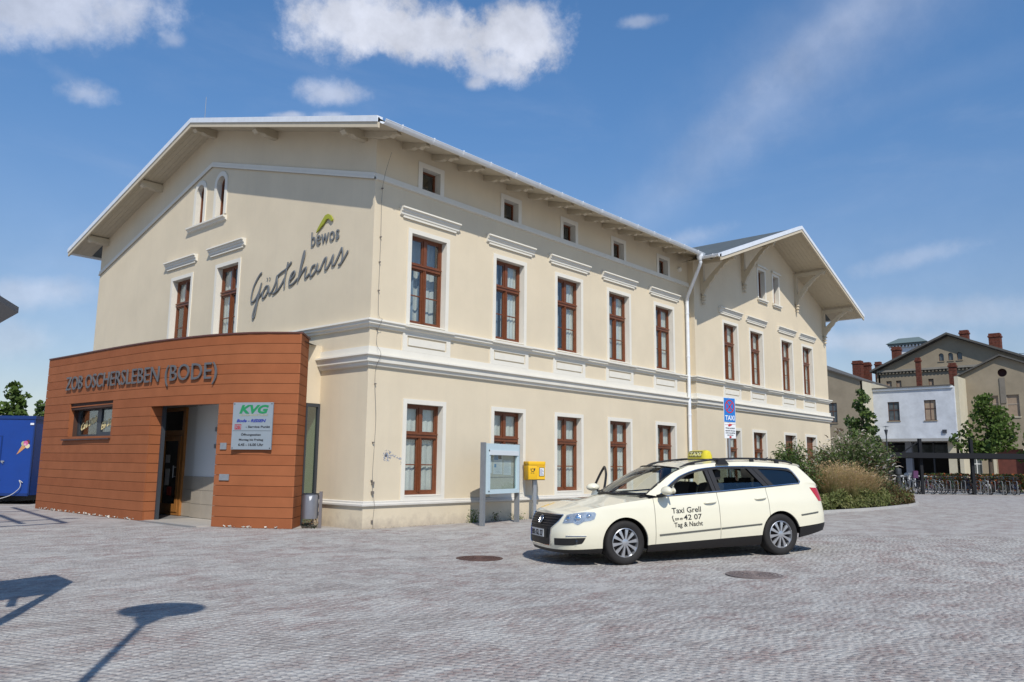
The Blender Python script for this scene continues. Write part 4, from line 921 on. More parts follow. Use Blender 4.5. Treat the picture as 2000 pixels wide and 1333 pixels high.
def side_panel(L, sg, zb=zbot, zt=ztop, rows=14, out=0.0):
    vs = []
    for l in L:
        s = float(np.interp(l, ARC, CPA[:, 0])); a, b = zb(s), zt(s)
        for k in range(rows+1): vs.append(body(l, a+(b-a)*k/rows, sg, out))
    r = rows+1; return vs, [(i*r+k, (i+1)*r+k, (i+1)*r+k+1, i*r+k+1) for i in range(len(L)-1) for k in range(rows)]
def panel_obj(name, s0, s1, sg, m=PNT, g0=0.0, g1=0.0, parent=TX, **k):
    L = lrange(s0, s1)
    if g0: L[0] += g0
    if g1: L[-1] -= g1
    vs, fs = side_panel(L, sg, **k); b = MB(); b.add(vs, fs)
    # turned edges so that gaps read as gaps
    rows = k.get('rows', 14)+1; n = len(L)
    def rim(idx):
        base = len(b.v); pts = [Vector(b.v[i]) for i in idx]; b.v += [tuple(p+Vector((0, -sg*.03, 0))) for p in pts]
        for i in range(len(idx)-1): b.f.append((idx[i], idx[i+1], base+i+1, base+i)); b.m.append(0)
    if s0 is not None: rim(list(range(rows)))
    if s1 is not None: rim([(n-1)*rows+i for i in range(rows)])
    rim([i*rows for i in range(n)])
    return part(name, b, m, parent, smooth=35)
G = .004
hood_names = []
panel_obj('front_bumper', None, .60, -1, g1=0); panel_obj('front_bumper', None, .60, 1)
panel_obj('fender', .60, 1.44, -1, g0=.0, g1=G); panel_obj('fender', .60, 1.44, 1, g1=G)
fd = panel_obj('front_door', 1.44, 2.55, -1, g0=G, g1=G)
rd = panel_obj('rear_door', 2.55, 3.46, -1, g0=G, g1=G); panel_obj('rear_door', 2.55, 3.46, 1, g0=G, g1=G)
panel_obj('rear_quarter', 3.46, None, -1, g0=G); panel_obj('rear_quarter', 3.46, None, 1, g0=G)
# dark cladding below
for sg in (-1, 1):
    for a, b_ in ((None, AF-RA-.002), (AF+RA+.002, AR_-RA-.002), (AR_+RA+.002, None)):
        panel_obj('sill_trim', a, b_, sg, m=TRB, zb=zlow, zt=lambda s: zbot(s)-.002, rows=4, out=-.004)
# bonnet: from the body edge to the centre line
def bonnet():
    Lb = [l for l in np.linspace(0, l_of_s(1.40), 40)]; n = 12; vs = []
    for sg in (-1, 1):
        for l in Lb:
            s = float(np.interp(l, ARC, CPA[:, 0])); e = body(l, ztop(s), sg)
            sc = -.0+ (e.x-body(0, .728).x)*(1.12-body(0, .728).x)/(1.38-body(0, .728).x)+body(0, .728).x
            zc = float(np.interp(sc, [.0, .12, .3, .6, .9, 1.14], [.735, .772, .815, .882, .940, .982]))
            for j in range(n+1):
                t = j/n; f = 1-(1-t)**2.3; x = e.x+(sc-e.x)*t**1.3; y = e.y*(1-t); z = e.z+(zc-e.z)*f
                vs.append((x, y, z))
    r = n+1; fs = []
    for h in range(2):
        o = h*len(Lb)*r; fs += [(o+i*r+k, o+(i+1)*r+k, o+(i+1)*r+k+1, o+i*r+k+1) for i in range(len(Lb)-1) for k in range(n)]
    b = MB(); b.add(vs, fs); me = b.mesh('bonnet', PNT, 50); bm = bmesh.new(); bm.from_mesh(me); bmesh.ops.remove_doubles(bm, verts=bm.verts, dist=.0006); bm.to_mesh(me); bm.free(); return link('bonnet', me, TX)
bonnet()
def yside(z): return .838-.50*(z-.95)-.12*max(0, z-1.25)
# greenhouse shell
PRS = [((1.54, .955), (1.38, .985)), ((1.63, 1.02), (1.50, 1.055)), ((1.73, 1.09), (1.62, 1.125)), ((1.88, 1.18), (1.77, 1.215)), ((2.04, 1.255), (1.93, 1.30)), ((2.35, 1.335), (2.22, 1.392)), ((2.72, 1.368), (2.72, 1.43)),
       ((3.10, 1.370), (3.10, 1.438)), ((3.49, 1.360), (3.49, 1.43)), ((3.95, 1.330), (4.0, 1.395)), ((4.07, 1.295), (4.28, 1.35)), ((4.16, 1.13), (4.42, 1.20)), ((4.14, 1.09), (4.52, 1.075))]
def outer_y(s, z): return float(np.interp(s, [1.38, 2.0, 2.3, 2.9, 3.6, 4.1, 4.3, 4.52], [.765, .625, .598, .592, .588, .575, .585, .70]))
BELT = [(1.38, .93), (1.54, .945), (2.6, .988), (3.5, 1.038), (4.1, 1.072), (4.14, 1.073), (4.45, 1.062), (4.6, 1.02)]
for sg in (-1, 1):
    b = MB(); vs = []
    for (i, o) in PRS: vs += [(i[0], sg*yside(i[1]), i[1]), ((i[0]+o[0])/2, sg*((yside(i[1])+outer_y(*o))/2+.006), (i[1]+o[1])/2+.002), (o[0], sg*outer_y(*o), o[1])]
    n = len(PRS); b.add(vs, [(3*k+j, 3*k+3+j, 3*k+4+j, 3*k+1+j) for k in range(n-1) for j in (0, 1)])
    # rear pillar down to the belt and round to the tailgate
    lq = l_of_s(4.14); ring = [body(l, ztop(float(np.interp(l, ARC, CPA[:, 0]))), sg) for l in np.linspace(l_of_s(4.14), l_of_s(4.66), 8)]
    up = [(4.14, sg*yside(1.09), 1.09), (4.20, sg*.765, 1.095), (4.28, sg*.76, 1.095), (4.36, sg*.75, 1.09), (4.44, sg*.735, 1.085), (4.52, sg*.70, 1.075), (4.56, sg*.67, 1.06), (4.62, sg*.60, 1.03)]
    b.add([tuple(p) for p in ring]+up, [(k, k+1, 8+k+1, 8+k) for k in range(7)])
    b.add([(4.14, sg*yside(1.09), 1.09), (4.52, sg*.70, 1.075), (4.28, sg*.76, 1.095), (4.20, sg*.765, 1.095), (4.36, sg*.75, 1.09), (4.44, sg*.735, 1.085)], [(0, 3, 2, 4, 5, 1)])
    part('roof_pillar', b, PNT, TX, smooth=40)
    # belt: from body edge to glass line
    b = MB(); vs = []
    for k in range(31):
        s = 1.38+(4.16-1.38)*k/30; z = ztop(s); e = body(l_of_s(s), z, sg); zz = z+.012; vs += [tuple(e), (s, sg*yside(zz), zz), (s, sg*(yside(zz)-.05), zz-.01)]
    b.add(vs, [(3*k+j, 3*k+3+j, 3*k+4+j, 3*k+1+j) for k in range(30) for j in (0, 1)]); part('belt', b, TRB, TX)
    # chrome line round the side windows, black pillars, seals
    dl = [(i[0], i[1]) for i, o in PRS]; b = MB()
    b.tube([(p.x, sg*(yside(p.y)+.008), p.y) for p in smoothline([(q[0], q[1], 0) for q in dl], 4)], .009, 6)
    b.tube([(s, sg*(yside(ztop(s)+.012)+.007), ztop(s)+.016) for s in np.linspace(1.54, 4.14, 24)], .009, 6); part('chrome_strip', b, CHR, TX, smooth=40)
    def sq(s0, s1, z0, z1, z2, z3, o=.002): return [(s0, sg*(yside(z0)+o), z0), (s1, sg*(yside(z1)+o), z1), (s1-.03 if 0 else s1, sg*(yside(z2)+o), z2), (s0, sg*(yside(z3)+o), z3)]
    b = MB()
    def pil(sb0, sb1, st0, st1, zt0, zt1): 
        zb0, zb1 = ztop(sb0)+.01, ztop(sb1)+.01
        b.add([(sb0, sg*(yside(zb0)), zb0), (sb1, sg*(yside(zb1)), zb1), (st1, sg*(yside(zt1)), zt1), (st0, sg*(yside(zt0)), zt0), (sb0, sg*(yside(zb0)-.06), zb0), (sb1, sg*(yside(zb1)-.06), zb1), (st1, sg*(yside(zt1)-.06), zt1), (st0, sg*(yside(zt0)-.06), zt0)],
              [(0, 1, 2, 3), (4, 7, 6, 5), (0, 4, 5, 1), (1, 5, 6, 2), (3, 2, 6, 7), (0, 3, 7, 4)])
    pil(2.50, 2.56, 2.47, 2.53, 1.36, 1.362); pil(2.57, 2.65, 2.54, 2.62, 1.362, 1.365)
    pil(3.47, 3.56, 3.24, 3.34, 1.368, 1.366); pil(3.57, 3.66, 3.35, 3.44, 1.366, 1.362)
    # frame strips along the top of the doors
    dtop = [(p.x, p.y) for p in smoothline([(q[0][0], q[0][1], 0) for q in PRS[:-2]], 3)]
    vs = []
    for i, (x, z) in enumerate(dtop):
        z2 = z-.035; x2 = x+(.03 if x < 2.1 else 0); vs += [(x, sg*yside(z), z), (x2, sg*(yside(z2)), z2), (x2, sg*(yside(z2)-.04), z2)]
    b.add(vs, [(3*k+j, 3*k+3+j, 3*k+4+j, 3*k+1+j) for k in range(len(dtop)-1) for j in (0, 1)])
    part('window_frame', b, TRB, TX)
    # panes
    def pane(pts, m, nm='side_window'):
        b = MB(); b.add([(x, sg*(yside(z)-.012), z) for x, z in pts]+[(x, sg*(yside(z)-.016), z) for x, z in pts], [tuple(range(len(pts))), tuple(range(2*len(pts)-1, len(pts)-1, -1))]); part(nm, b, m, TX)
    pane([(2.65, 1.0), (3.48, 1.04), (3.42, 1.12), (2.63, 1.12)], CGL)
    pane([(3.66, 1.055), (4.13, 1.08), (4.15, 1.13), (4.06, 1.29), (3.95, 1.325), (3.45, 1.355)], CGD)
    if sg == 1: pane([(2.65, 1.12), (3.42, 1.12), (3.28, 1.36), (2.62, 1.36)], CGL)
# roof skin
def roof_skin():
    vs = []; nS, nY = 26, 14
    for i in range(nS+1):
        t = i/nS
        for j in range(nY+1):
            v = -1+2*j/nY; av = abs(v)
            sF = 1.885+.165*av**2; sE = 4.42-.10*av**3; s = sF+(sE-sF)*t
            ed = float(np.interp(s, [1.93, 2.05, 2.22, 2.72, 3.1, 3.49, 4.0, 4.28, 4.42], [1.30, 1.345, 1.392, 1.43, 1.438, 1.43, 1.395, 1.35, 1.335]))
            if i == 0: ed = 1.352
            ye = outer_y(s if s > 2.02 else 2.02, 0); cr = .052*(1-av**2.6)*(1 if s > 2.2 else .8)
            vs.append((s, v*ye, ed+cr+(.018 if s > 4.2 else 0)*(1-av**4)))
    r = nY+1; b = MB(); b.add(vs, [(i*r+k, (i+1)*r+k, (i+1)*r+k+1, i*r+k+1) for i in range(nS) for k in range(nY)])
    # spoiler lip
    b.add([vs[nS*r+k] for k in range(r)]+[(vs[nS*r+k][0]-.01, vs[nS*r+k][1], vs[nS*r+k][2]-.035) for k in range(r)], [(k, k+1, r+k+1, r+k) for k in range(nY)])
    part('roof', b, PNT, TX, smooth=50)
roof_skin()
def bil(nm, base, top, bulge, m, n=14, inset=0.0):
    """surface between two curves given as functions v in [-1,1] -> xyz"""
    vs = []
    for i in range(n+1):
        t = inset+(1-2*inset)*i/n
        for j in range(n+1):
            v = (-1+2*j/n)*(1-inset*1.0); a, c = Vector(base(v)), Vector(top(v)); p = a.lerp(c, t)
            p += (bulge if isinstance(bulge, Vector) else Vector(bulge))*(4*t*(1-t)); vs.append(tuple(p))
    r = n+1; b = MB(); b.add(vs, [(i*r+k, (i+1)*r+k, (i+1)*r+k+1, i*r+k+1) for i in range(n) for k in range(n)]); return part(nm, b, m, TX, smooth=60)
wsb = lambda v: (1.12+.25*abs(v)**2.2, .755*v, .985+.0*abs(v)); wst = lambda v: (1.885+.165*v*v, .612*v, 1.352+.040*(1-abs(v)**2.6))
bil('windscreen', wsb, wst, (-.012, 0, .022), CGL)
b = MB(); b.tube([Vector(wst(v))+Vector((-.004, 0, .003)) for v in np.linspace(-1, 1, 15)], .010, 6); b.tube([Vector(wsb(v))+Vector((-.01, 0, .0)) for v in np.linspace(-1, 1, 15)], .020, 6)
for sg in (-1, 1): b.tube([Vector(wsb(sg)).lerp(Vector(wst(sg)), t)+Vector((-.012, 0, .022))*(4*t*(1-t)) for t in np.linspace(0, 1, 9)], .010, 6)
part('windscreen_seal', b, TRB, TX)
b = MB()
for y0, y1 in ((-.62, .05), (.10, .66)): b.tube([(1.17+.2*abs(y0/.75)**2, y0, 1.0), (1.19, (y0+y1)/2, 1.012), (1.20+.2*abs(y1/.75)**2, y1, 1.018)], .008, 6)
part('wiper', b, TRB, TX)
tgb = lambda v: (4.66-.03*v*v, .62*v, 1.03); tgt = lambda v: (4.40-.08*abs(v)**3, .56*v, 1.33)
bil('tailgate', tgb, tgt, (.02, 0, .01), PNT); bil('rear_window', lambda v: (4.672-.03*v*v, .60*v, 1.045), lambda v: (4.415-.08*abs(v)**3, .53*v, 1.325), (.02, 0, .012), CGD, inset=.06)
b = MB(); ring = [body(l, ztop(float(np.interp(l, ARC, CPA[:, 0]))), sg_) for sg_ in (-1,) for l in np.linspace(l_of_s(4.60), ARC[-1], 10)]; ring += [Vector((p.x, -p.y, p.z)) for p in ring[-2::-1]]
n = len(ring); low = [tgb(-1+2*k/(n-1)) for k in range(n)]; b.add([tuple(p) for p in ring]+low, [(k, k+1, n+k+1, n+k) for k in range(n-1)]); part('tailgate_edge', b, PNT, TX, smooth=40)
# patches that follow the body: lamps, grille, intakes, plates
def patch(name, poly, sg, m, out=.006, parent=TX, res=.03, lzf=None, thick=.012):
    """poly in (arc length, z); triangulated on a grid clipped to the polygon"""
    bm = bmesh.new(); vs = [bm.verts.new((a, c, 0)) for a, c in poly]; bm.faces.new(vs)
    ls = [a for a, c in poly]; zs = [c for a, c in poly]
    for x in np.arange(min(ls)+res, max(ls), res): bmesh.ops.bisect_plane(bm, geom=bm.verts[:]+bm.edges[:]+bm.faces[:], plane_co=(x, 0, 0), plane_no=(1, 0, 0))
    for z in np.arange(min(zs)+res, max(zs), res): bmesh.ops.bisect_plane(bm, geom=bm.verts[:]+bm.edges[:]+bm.faces[:], plane_co=(0, z, 0), plane_no=(0, 1, 0))
    bm.verts.ensure_lookup_table(); bm.edges.ensure_lookup_table()
    edge = [e for e in bm.edges if len(e.link_faces) == 1]
    V = [(v.co.x, v.co.y) for v in bm.verts]; F = [tuple(v.index for v in f.verts) for f in bm.faces]; bm.verts.index_update(); F = [tuple(v.index for v in f.verts) for f in bm.faces]
    E = [(e.verts[0].index, e.verts[1].index) for e in edge]; bm.free()
    b = MB(); top = [body(abs(l), z, sg if l >= 0 else -sg, out) for l, z in V]; bot = [body(abs(l), z, sg if l >= 0 else -sg, out-thick) for l, z in V]; k = len(V)
    b.add([tuple(p) for p in top]+[tuple(p) for p in bot], F+[(a, c, k+c, k+a) for a, c in E]); return part(name, b, m, parent, smooth=40)
LFf = lambda y: float(np.interp(y, CPA[:mid, 1], ARC[:mid]))
for sg in (-1,):
    # single frame grille in front, crossing the centre line
    gr = patch('grille', [(-.60, .718), (.60, .718), (.54, .63), (.44, .555), (.40, .535), (.38, .30), (.36, .285), (-.36, .285), (-.38, .30), (-.40, .535), (-.44, .555), (-.54, .63)], sg, TRB, .004)
    for z in (.695, .66, .625, .59, .555):
        w_ = float(np.interp(z, [.535, .555, .63, .718], [.39, .43, .52, .575])); b = MB()
        b.tube([body(abs(LFf(abs(y))), z, 1 if y > 0 else -1, .012) for y in np.linspace(-w_, w_, 23)], .0065, 6, flat=((0, 0, 1), .8)); part('grille_bar', b, mat('grille_bar', (.05, .05, .055), .3, metal=.6), gr)
    b = MB(); fr = [(-.40, .695), (-.2, .702), (0, .704), (.2, .702), (.40, .695), (.395, .64), (.31, .50), (.30, .30), (.27, .245)]
    ol = [(y, z) for y, z in fr]; 
    def onf(y, z, o=.01): return body(LFf(abs(y)), z, 1 if y > 0 else -1, o)
    b.tube([onf(y, .722, .008) for y in np.linspace(-.59, .59, 25)], .010, 8)
    for s_ in (-1, 1): b.tube([onf(s_*y, z, .008) for y, z in ((.59, .72), (.53, .63), (.435, .555), (.40, .53), (.392, .42), (.385, .30), (.36, .28))], .008, 6)
    b.tube([onf(y, .278, .006) for y in np.linspace(-.36, .36, 9)], .008, 6)
    part('chrome_frame', b, CHR, TX, smooth=50)
# badge: ring with two nested chevrons
b = MB(); cz_ = .635; R0 = .066; P0_ = onf(0, cz_, .026)
tilt = -.45
def bp_(y, z): return (P0_.x+(-z)*math.sin(tilt)*1.0, y, cz_+z*math.cos(tilt))
b.tube([bp_(R0*math.cos(a), R0*math.sin(a)) for a in np.linspace(0, 2*PI, 33)], .0055, 6, cap=False)
for pts in ([(-.022, .056), (0, .012), (.022, .056)], [(-.052, .028), (-.024, -.05), (0, -.004), (.024, -.05), (.052, .028)]): b.tube([bp_(y, z) for y, z in pts], .0045, 6)
part('badge', b, CHR, TX, smooth=60)
b = MB(); b.add([bp_(R0*math.cos(a), R0*math.sin(a)) for a in np.linspace(0, 2*PI, 24, endpoint=False)], [tuple(range(24))]); q = part('badge_ground', b, mat('badge_dark', (.03, .035, .045), .3), TX); q.location = (.004, 0, -.002)
# number plate
PX = onf(0, .43, .02).x
b = MB(); b.box((PX-.012, -.26, .395), (PX, .26, .507)); np_ = part('number_plate', b, mat('plate_white', (.62, .62, .60), .4), TX)
b = MB(); b.box((PX-.008, -.272, .383), (PX+.06, .272, .519)); part('plate_holder', b, BLACK, TX)
b = MB(); b.box((PX-.0135, .215, .398), (PX-.011, .257, .504)); part('euro_band', b, BLU, np_)
me = text_mesh('BK·GL 27', 1, bold=.03, extrude=.01, align='LEFT'); xm = max(v.co.x for v in me.vertices)
for v in me.vertices: x, y, z = v.co; v.co = (PX-.0135-z*.2, .20-x/xm*.43, .412+y*.108)
me.materials.clear(); me.materials.append(INK); link('plate_number', me, np_)
for sg in (-1, 1):
    # lamps
    lp = [(.625, .605), (.645, .66), (.67, .722), (.75, .738), (.85, .752), (1.01, .768), (1.14, .762), (1.155, .735), (1.125, .665), (1.07, .645), (.97, .632), (.91, .60), (.88, .588), (.845, .60), (.81, .618), (.70, .606)]
    hl = patch('headlight', lp, sg, mat('lamp_reflector', (.66, .68, .70), .22, metal=.45, var=.4, vscale=22), .003)
    patch('lens', lp, sg, LENS, .016, hl, thick=.002)
    for l_, z_, r_ in ((.72, .668, .045), (.89, .680, .056), (1.05, .708, .040)):
        p = body(l_, z_, sg, .006); b = MB(); s_, y_, n_ = pl_at(l_); nv_ = Vector((n_[0], sg*n_[1], .15)).normalized(); u_ = nv_.cross(Vector((0, 0, 1))).normalized(); w2 = u_.cross(nv_)
        rings = [(r_, .004), (r_*.85, -.004), (r_*.55, .002), (r_*.2, .008)]; vs = [p+nv_*h+(u_*math.cos(2*PI*k/18)+w2*math.sin(2*PI*k/18))*rr_ for rr_, h in rings for k in range(18)]
        b.add(vs, [(i*18+k, i*18+(k+1) % 18, (i+1)*18+(k+1) % 18, (i+1)*18+k) for i in range(3) for k in range(18)]+[tuple(54+k for k in range(18))]); part('reflector_bowl', b, CHR, hl, smooth=40)
    # lower side intake with fog lamp and bright strip
    patch('intake', [(.48, .392), (.70, .40), (.85, .405), (.99, .408), (.955, .35), (.93, .325), (.80, .305), (.65, .298), (.48, .294)], sg, TRB, .004)
    b = MB(); b.tube([body(l, .432, sg, .004) for l in np.linspace(.70, 1.0, 12)], .009, 6, flat=((0, 0, 1), .7)); part('bright_strip', b, CHR, TX, smooth=50)
    p = body(.84, .352, sg, .01); b = MB(); b.lathe([(.0, -.006), (.032, -.004), (.036, .0), (.036, .02)], tuple(p), 16, 'x'); part('fog_lamp', b, LENS, TX, smooth=40)
    # tail lamp
    patch('tail_light', [(l_of_s(4.36), 1.015), (l_of_s(4.60), 1.0), (ARC[-1]-.42, .985), (ARC[-1]-.42, .80), (l_of_s(4.60), .80), (l_of_s(4.485), .80)], sg, mat('red_lamp', (.42, .008, .012), .15, coat=.8), .006)
    # rubbing strips and handles
    for a, b_, z0, z1 in ((1.50, 2.54, .405, .455), (2.56, 3.29, .456, .492), (4.06, 4.42, .60, .63)):
        b = MB(); L = np.linspace(l_of_s(a), l_of_s(b_), 16); b.tube([body(l, z0+(z1-z0)*k/15, sg, .004) for k, l in enumerate(L)], .014, 6, flat=((0, 0, 1), .8)); part('rubbing_strip', b, mat('strip_grey', (.10, .10, .085), .4), TX, smooth=50)
    for s_, z_ in ((2.40, .835), (3.32, .868)):
        if sg == 1 and s_ < 3: continue
        b = MB(); pts = [body(l_of_s(s_+d_), z_+.004*k, sg, o_) for k, (d_, o_) in enumerate(((-.105, .0), (-.08, .022), (-.03, .034), (.03, .034), (.08, .022), (.105, .0)))]
        b.tube(smoothline(pts, 3), .013, 8, flat=((0, 0, 1), 1.0)); b.v = [v for v in b.v]; hd = part('door_handle', b, PNT, fd if s_ < 3 and sg == -1 else (rd if sg == -1 else TX), smooth=60)
    # roof rail with feet
    b = MB(); L = [(2.12, 1.375), (2.25, 1.425), (2.5, 1.462), (2.9, 1.49), (3.4, 1.488), (3.8, 1.465), (4.1, 1.425), (4.2, 1.395)]
    b.tube([(s_, sg*.555, z_) for s_, z_ in [(q_.x, q_.y) for q_ in smoothline([(a, c, 0) for a, c in L], 5)]], .015, 8)
    for s_, z_ in ((3.42, 1.47), (3.9, 1.44)): b.box((s_-.035, sg*.555-.014, 1.40), (s_+.035, sg*.555+.014, z_+.01))
    b.add([(2.10, sg*.57, 1.36), (2.36, sg*.57, 1.41), (2.36, sg*.57, 1.44), (2.10, sg*.57, 1.372), (2.10, sg*.54, 1.37), (2.36, sg*.54, 1.42), (2.36, sg*.54, 1.45), (2.10, sg*.54, 1.382)], [(0, 1, 2, 3), (7, 6, 5, 4), (3, 2, 6, 7), (0, 3, 7, 4)])
    part('roof_rail', b, BLACK, TX, smooth=50)
# wheels
def wheel(s, sg):
    y = sg*.895; R_ = .315; inw = -sg
    b = MB(); b.lathe([(.205, 0), (.225, .012*sg), (.255, .020*sg), (.285, .018*sg), (.305, .004*sg), (R_, -.022*sg), (R_+.001, -.10*sg), (R_, -.175*sg), (.300, -.2*sg), (.26, -.21*sg), (.20, -.20*sg)], (0, 0, 0), 48, 'y')
    wh = part('wheel', b, RUB, TX, (s, y-sg*.03, R_), smooth=35)
    b = MB(); b.lathe([(.208, .004*sg), (.200, .008*sg), (.194, -.004*sg), (.19, -.05*sg), (.19, -.17*sg)], (0, 0, 0), 40, 'y')
    for k in range(10):
        a = 2*PI*k/10+.12; r0, r1 = .045, .195; pts = []
        for r_, w_, h_ in ((r0, .013, .004), (.10, .015, .004), (r1, .027, -.006)):
            for q in (-1, 1):
                ca_, sa_ = math.cos(a), math.sin(a); pts.append((r_*ca_-q*w_*sa_, h_*sg-.004*sg, r_*sa_+q*w_*ca_))
        vs = pts+[(p[0], p[1]-.03*sg, p[2]) for p in pts]
        b.add(vs, [(0, 1, 3, 2), (2, 3, 5, 4), (0, 2, 8, 6), (2, 4, 10, 8), (1, 7, 9, 3), (3, 9, 11, 5), (0, 6, 7, 1)])
    b.lathe([(.055, -.006*sg), (.05, .004*sg), (.03, .009*sg), (0, .010*sg)], (0, 0, 0), 24, 'y')
    part('rim', b, ALU, wh, smooth=35)
    b = MB(); b.lathe([(.0, -.06*sg), (.165, -.06*sg), (.165, -.075*sg), (.0, -.075*sg)], (0, 0, 0), 32, 'y'); part('brake_disc', b, mat('brake_disc', (.025, .02, .02), .5, metal=.5), wh)
    b = MB(); b.lathe([(.0, -.12*sg), (.188, -.12*sg)], (0, 0, 0), 32, 'y'); part('hub_back', b, BLACK, wh)
    # wheel well
    b = MB(); vs = []
    for k in range(21):
        a = PI*k/20; 
        for d in (.025, .30): vs.append((s-.36*math.cos(a), sg*(.895-d), .315+.36*math.sin(a)))
    b.add(vs, [(2*k, 2*k+1, 2*k+3, 2*k+2) for k in range(20)]); b.add([(s-.36*math.cos(PI*k/20), sg*.6, .315+.36*math.sin(PI*k/20)) for k in range(21)]+[(s+.36, sg*.6, .15), (s-.36, sg*.6, .15)], [tuple(range(23))]); part('wheel_well', b, TRB, TX)
for s_ in (AF, AR_):
    for sg in (-1, 1): wheel(s_, sg)
# underbody, floor, interior
b = MB(); b.box((.12, -.60, .21), (4.15, .60, .34)); b.box((4.15, -.60, .30), (4.5, .60, .38)); b.box((1.36, -.82, .20), (3.28, .82, .33)); b.box((4.05, -.66, .33), (4.45, .66, .50)); b.box((.45, -.58, .3), (1.25, .58, .70)); part('underbody', b, TRB, TX)
b = MB(); b.box((1.40, -.80, .33), (1.46, .80, .90)); b.box((4.0, -.75, .5), (4.05, .75, .95)); b.box((3.3, -.74, .33), (4.40, .74, .62)); b.box((1.3, -.74, .86), (1.75, .74, .955)); part('bulkhead', b, SEAT, TX)
b = MB(); b.lathe([(0, 0), (.13, .0), (.16, .02), (.13, .04)], (1.55, -.38, .95), 16); part('instrument_hood', b, SEAT, TX)
for y_ in (-.38, .38):
    b = MB(); b.prism([(2.02, .33), (2.02, .52), (2.08, .58), (2.48, .54), (2.56, .60), (2.70, 1.10), (2.80, 1.12), (2.84, 1.08), (2.70, .52), (2.66, .33)], lambda a, z, d: (a, y_+d, z), -.24, .24); st = part('front_seat', b, SEAT, TX)
    b = MB(); b.prism([(2.745, 1.16), (2.76, 1.30), (2.80, 1.33), (2.86, 1.31), (2.85, 1.17)], lambda a, z, d: (a, y_+d, z), -.13, .13); b.tube([(2.79, y_-.06, 1.08), (2.80, y_-.06, 1.18)], .008, 6); b.tube([(2.79, y_+.06, 1.08), (2.80, y_+.06, 1.18)], .008, 6); part('headrest', b, SEAT, st)
b = MB(); b.prism([(3.0, .33), (3.0, .55), (3.42, .54), (3.62, 1.02), (3.72, 1.03), (3.66, .4)], lambda a, z, d: (a, d, z), -.68, .68); rs_ = part('rear_seat', b, SEAT, TX)
for y_ in (-.42, 0, .42): b = MB(); b.prism([(3.62, 1.02), (3.63, 1.16), (3.70, 1.17), (3.72, 1.02)], lambda a, z, d: (a, y_+d, z), -.12, .12); part('headrest', b, SEAT, rs_)
b = MB(); c_ = Vector((1.86, -.38, .93)); nx_ = Vector((.9, 0, .42)).normalized(); u_ = Vector((0, 1, 0)); w2 = nx_.cross(u_)
b.tube([c_+(u_*math.cos(a)+w2*math.sin(a))*.185 for a in np.linspace(0, 2*PI, 33)], .016, 8, cap=False)
for a in (0, PI, -PI/2): b.tube([c_, c_+(u_*math.cos(a)+w2*math.sin(a))*.18], .014, 6)
part('steering_wheel', b, BLACK, TX)
b = MB(); b.tube([(1.98, 0, 1.38), (2.0, 0, 1.33)], .012, 6); b.box((1.99, -.11, 1.285), (2.02, .11, 1.345)); part('rear_view_mirror', b, BLACK, TX)
# door mirror on the near side
def mirror(parent, P, sg, m=PNT):
    b = MB(); vs = []; n1_, n2_ = 12, 8
    for i in range(n1_+1):
        t = i/n1_; x = P[0]+(-.10+.20*t); r = math.sin(PI*min(1, t*1.15))**.6 if t < .87 else .6
        for k in range(16):
            a = 2*PI*k/16; vs.append((x, P[1]+sg*.115*r*math.cos(a)*1.0, P[2]+.072*r*math.sin(a)*(1.05 if math.sin(a) > 0 else .8)))
    b.add(vs, [(i*16+k, i*16+(k+1) % 16, (i+1)*16+(k+1) % 16, (i+1)*16+k) for i in range(n1_) for k in range(16)]+[tuple(n1_*16+k for k in range(16)), tuple(range(16))[::-1]])
    o = part('door_mirror', b, m, parent, smooth=50)
    b = MB(); b.bar((P[0]-.02, P[1]-sg*.06, P[2]-.05), (P[0]-.04, P[1]-sg*.19, P[2]-.075), .09, .035); part('mirror_arm', b, BLACK, o)
    b = MB(); b.lathe([(0, .104), (.06, .104)], (P[0], P[1], P[2]), 16, 'x'); part('mirror_glass', b, CHR, o); return o
mirror(fd, (1.60, -1.005, 1.035), -1)
# lettering on the near front door
for txt, s0, z0, h, w_ in (('Taxi Grell', 1.72, .705, .105, .50), ('42 07', 1.915, .60, .10, .31), ('039 49/', 1.765, .603, .043, .135), ('Tag & Nacht', 1.745, .505, .088, .49)):
    me = text_mesh(txt, 1, bold=.004, extrude=.002, align='LEFT'); x1_ = max(v.co.x for v in me.vertices)
    for v in me.vertices:
        x, y, zz = v.co; s = s0+x/x1_*w_; z = z0+y*h/.72*.78+.02*(s-1.7); p = body(l_of_s(s), z, -1, .0035+zz); v.co = p
    me.materials.clear(); me.materials.append(INK); link('lettering', me, fd)
b = MB(); b.tube([body(l_of_s(s), z, -1, .004) for s, z in ((1.735, .672), (1.72, .655), (1.73, .625), (1.735, .60), (1.752, .59))], .006, 6); part('telephone_sign', b, INK, fd)
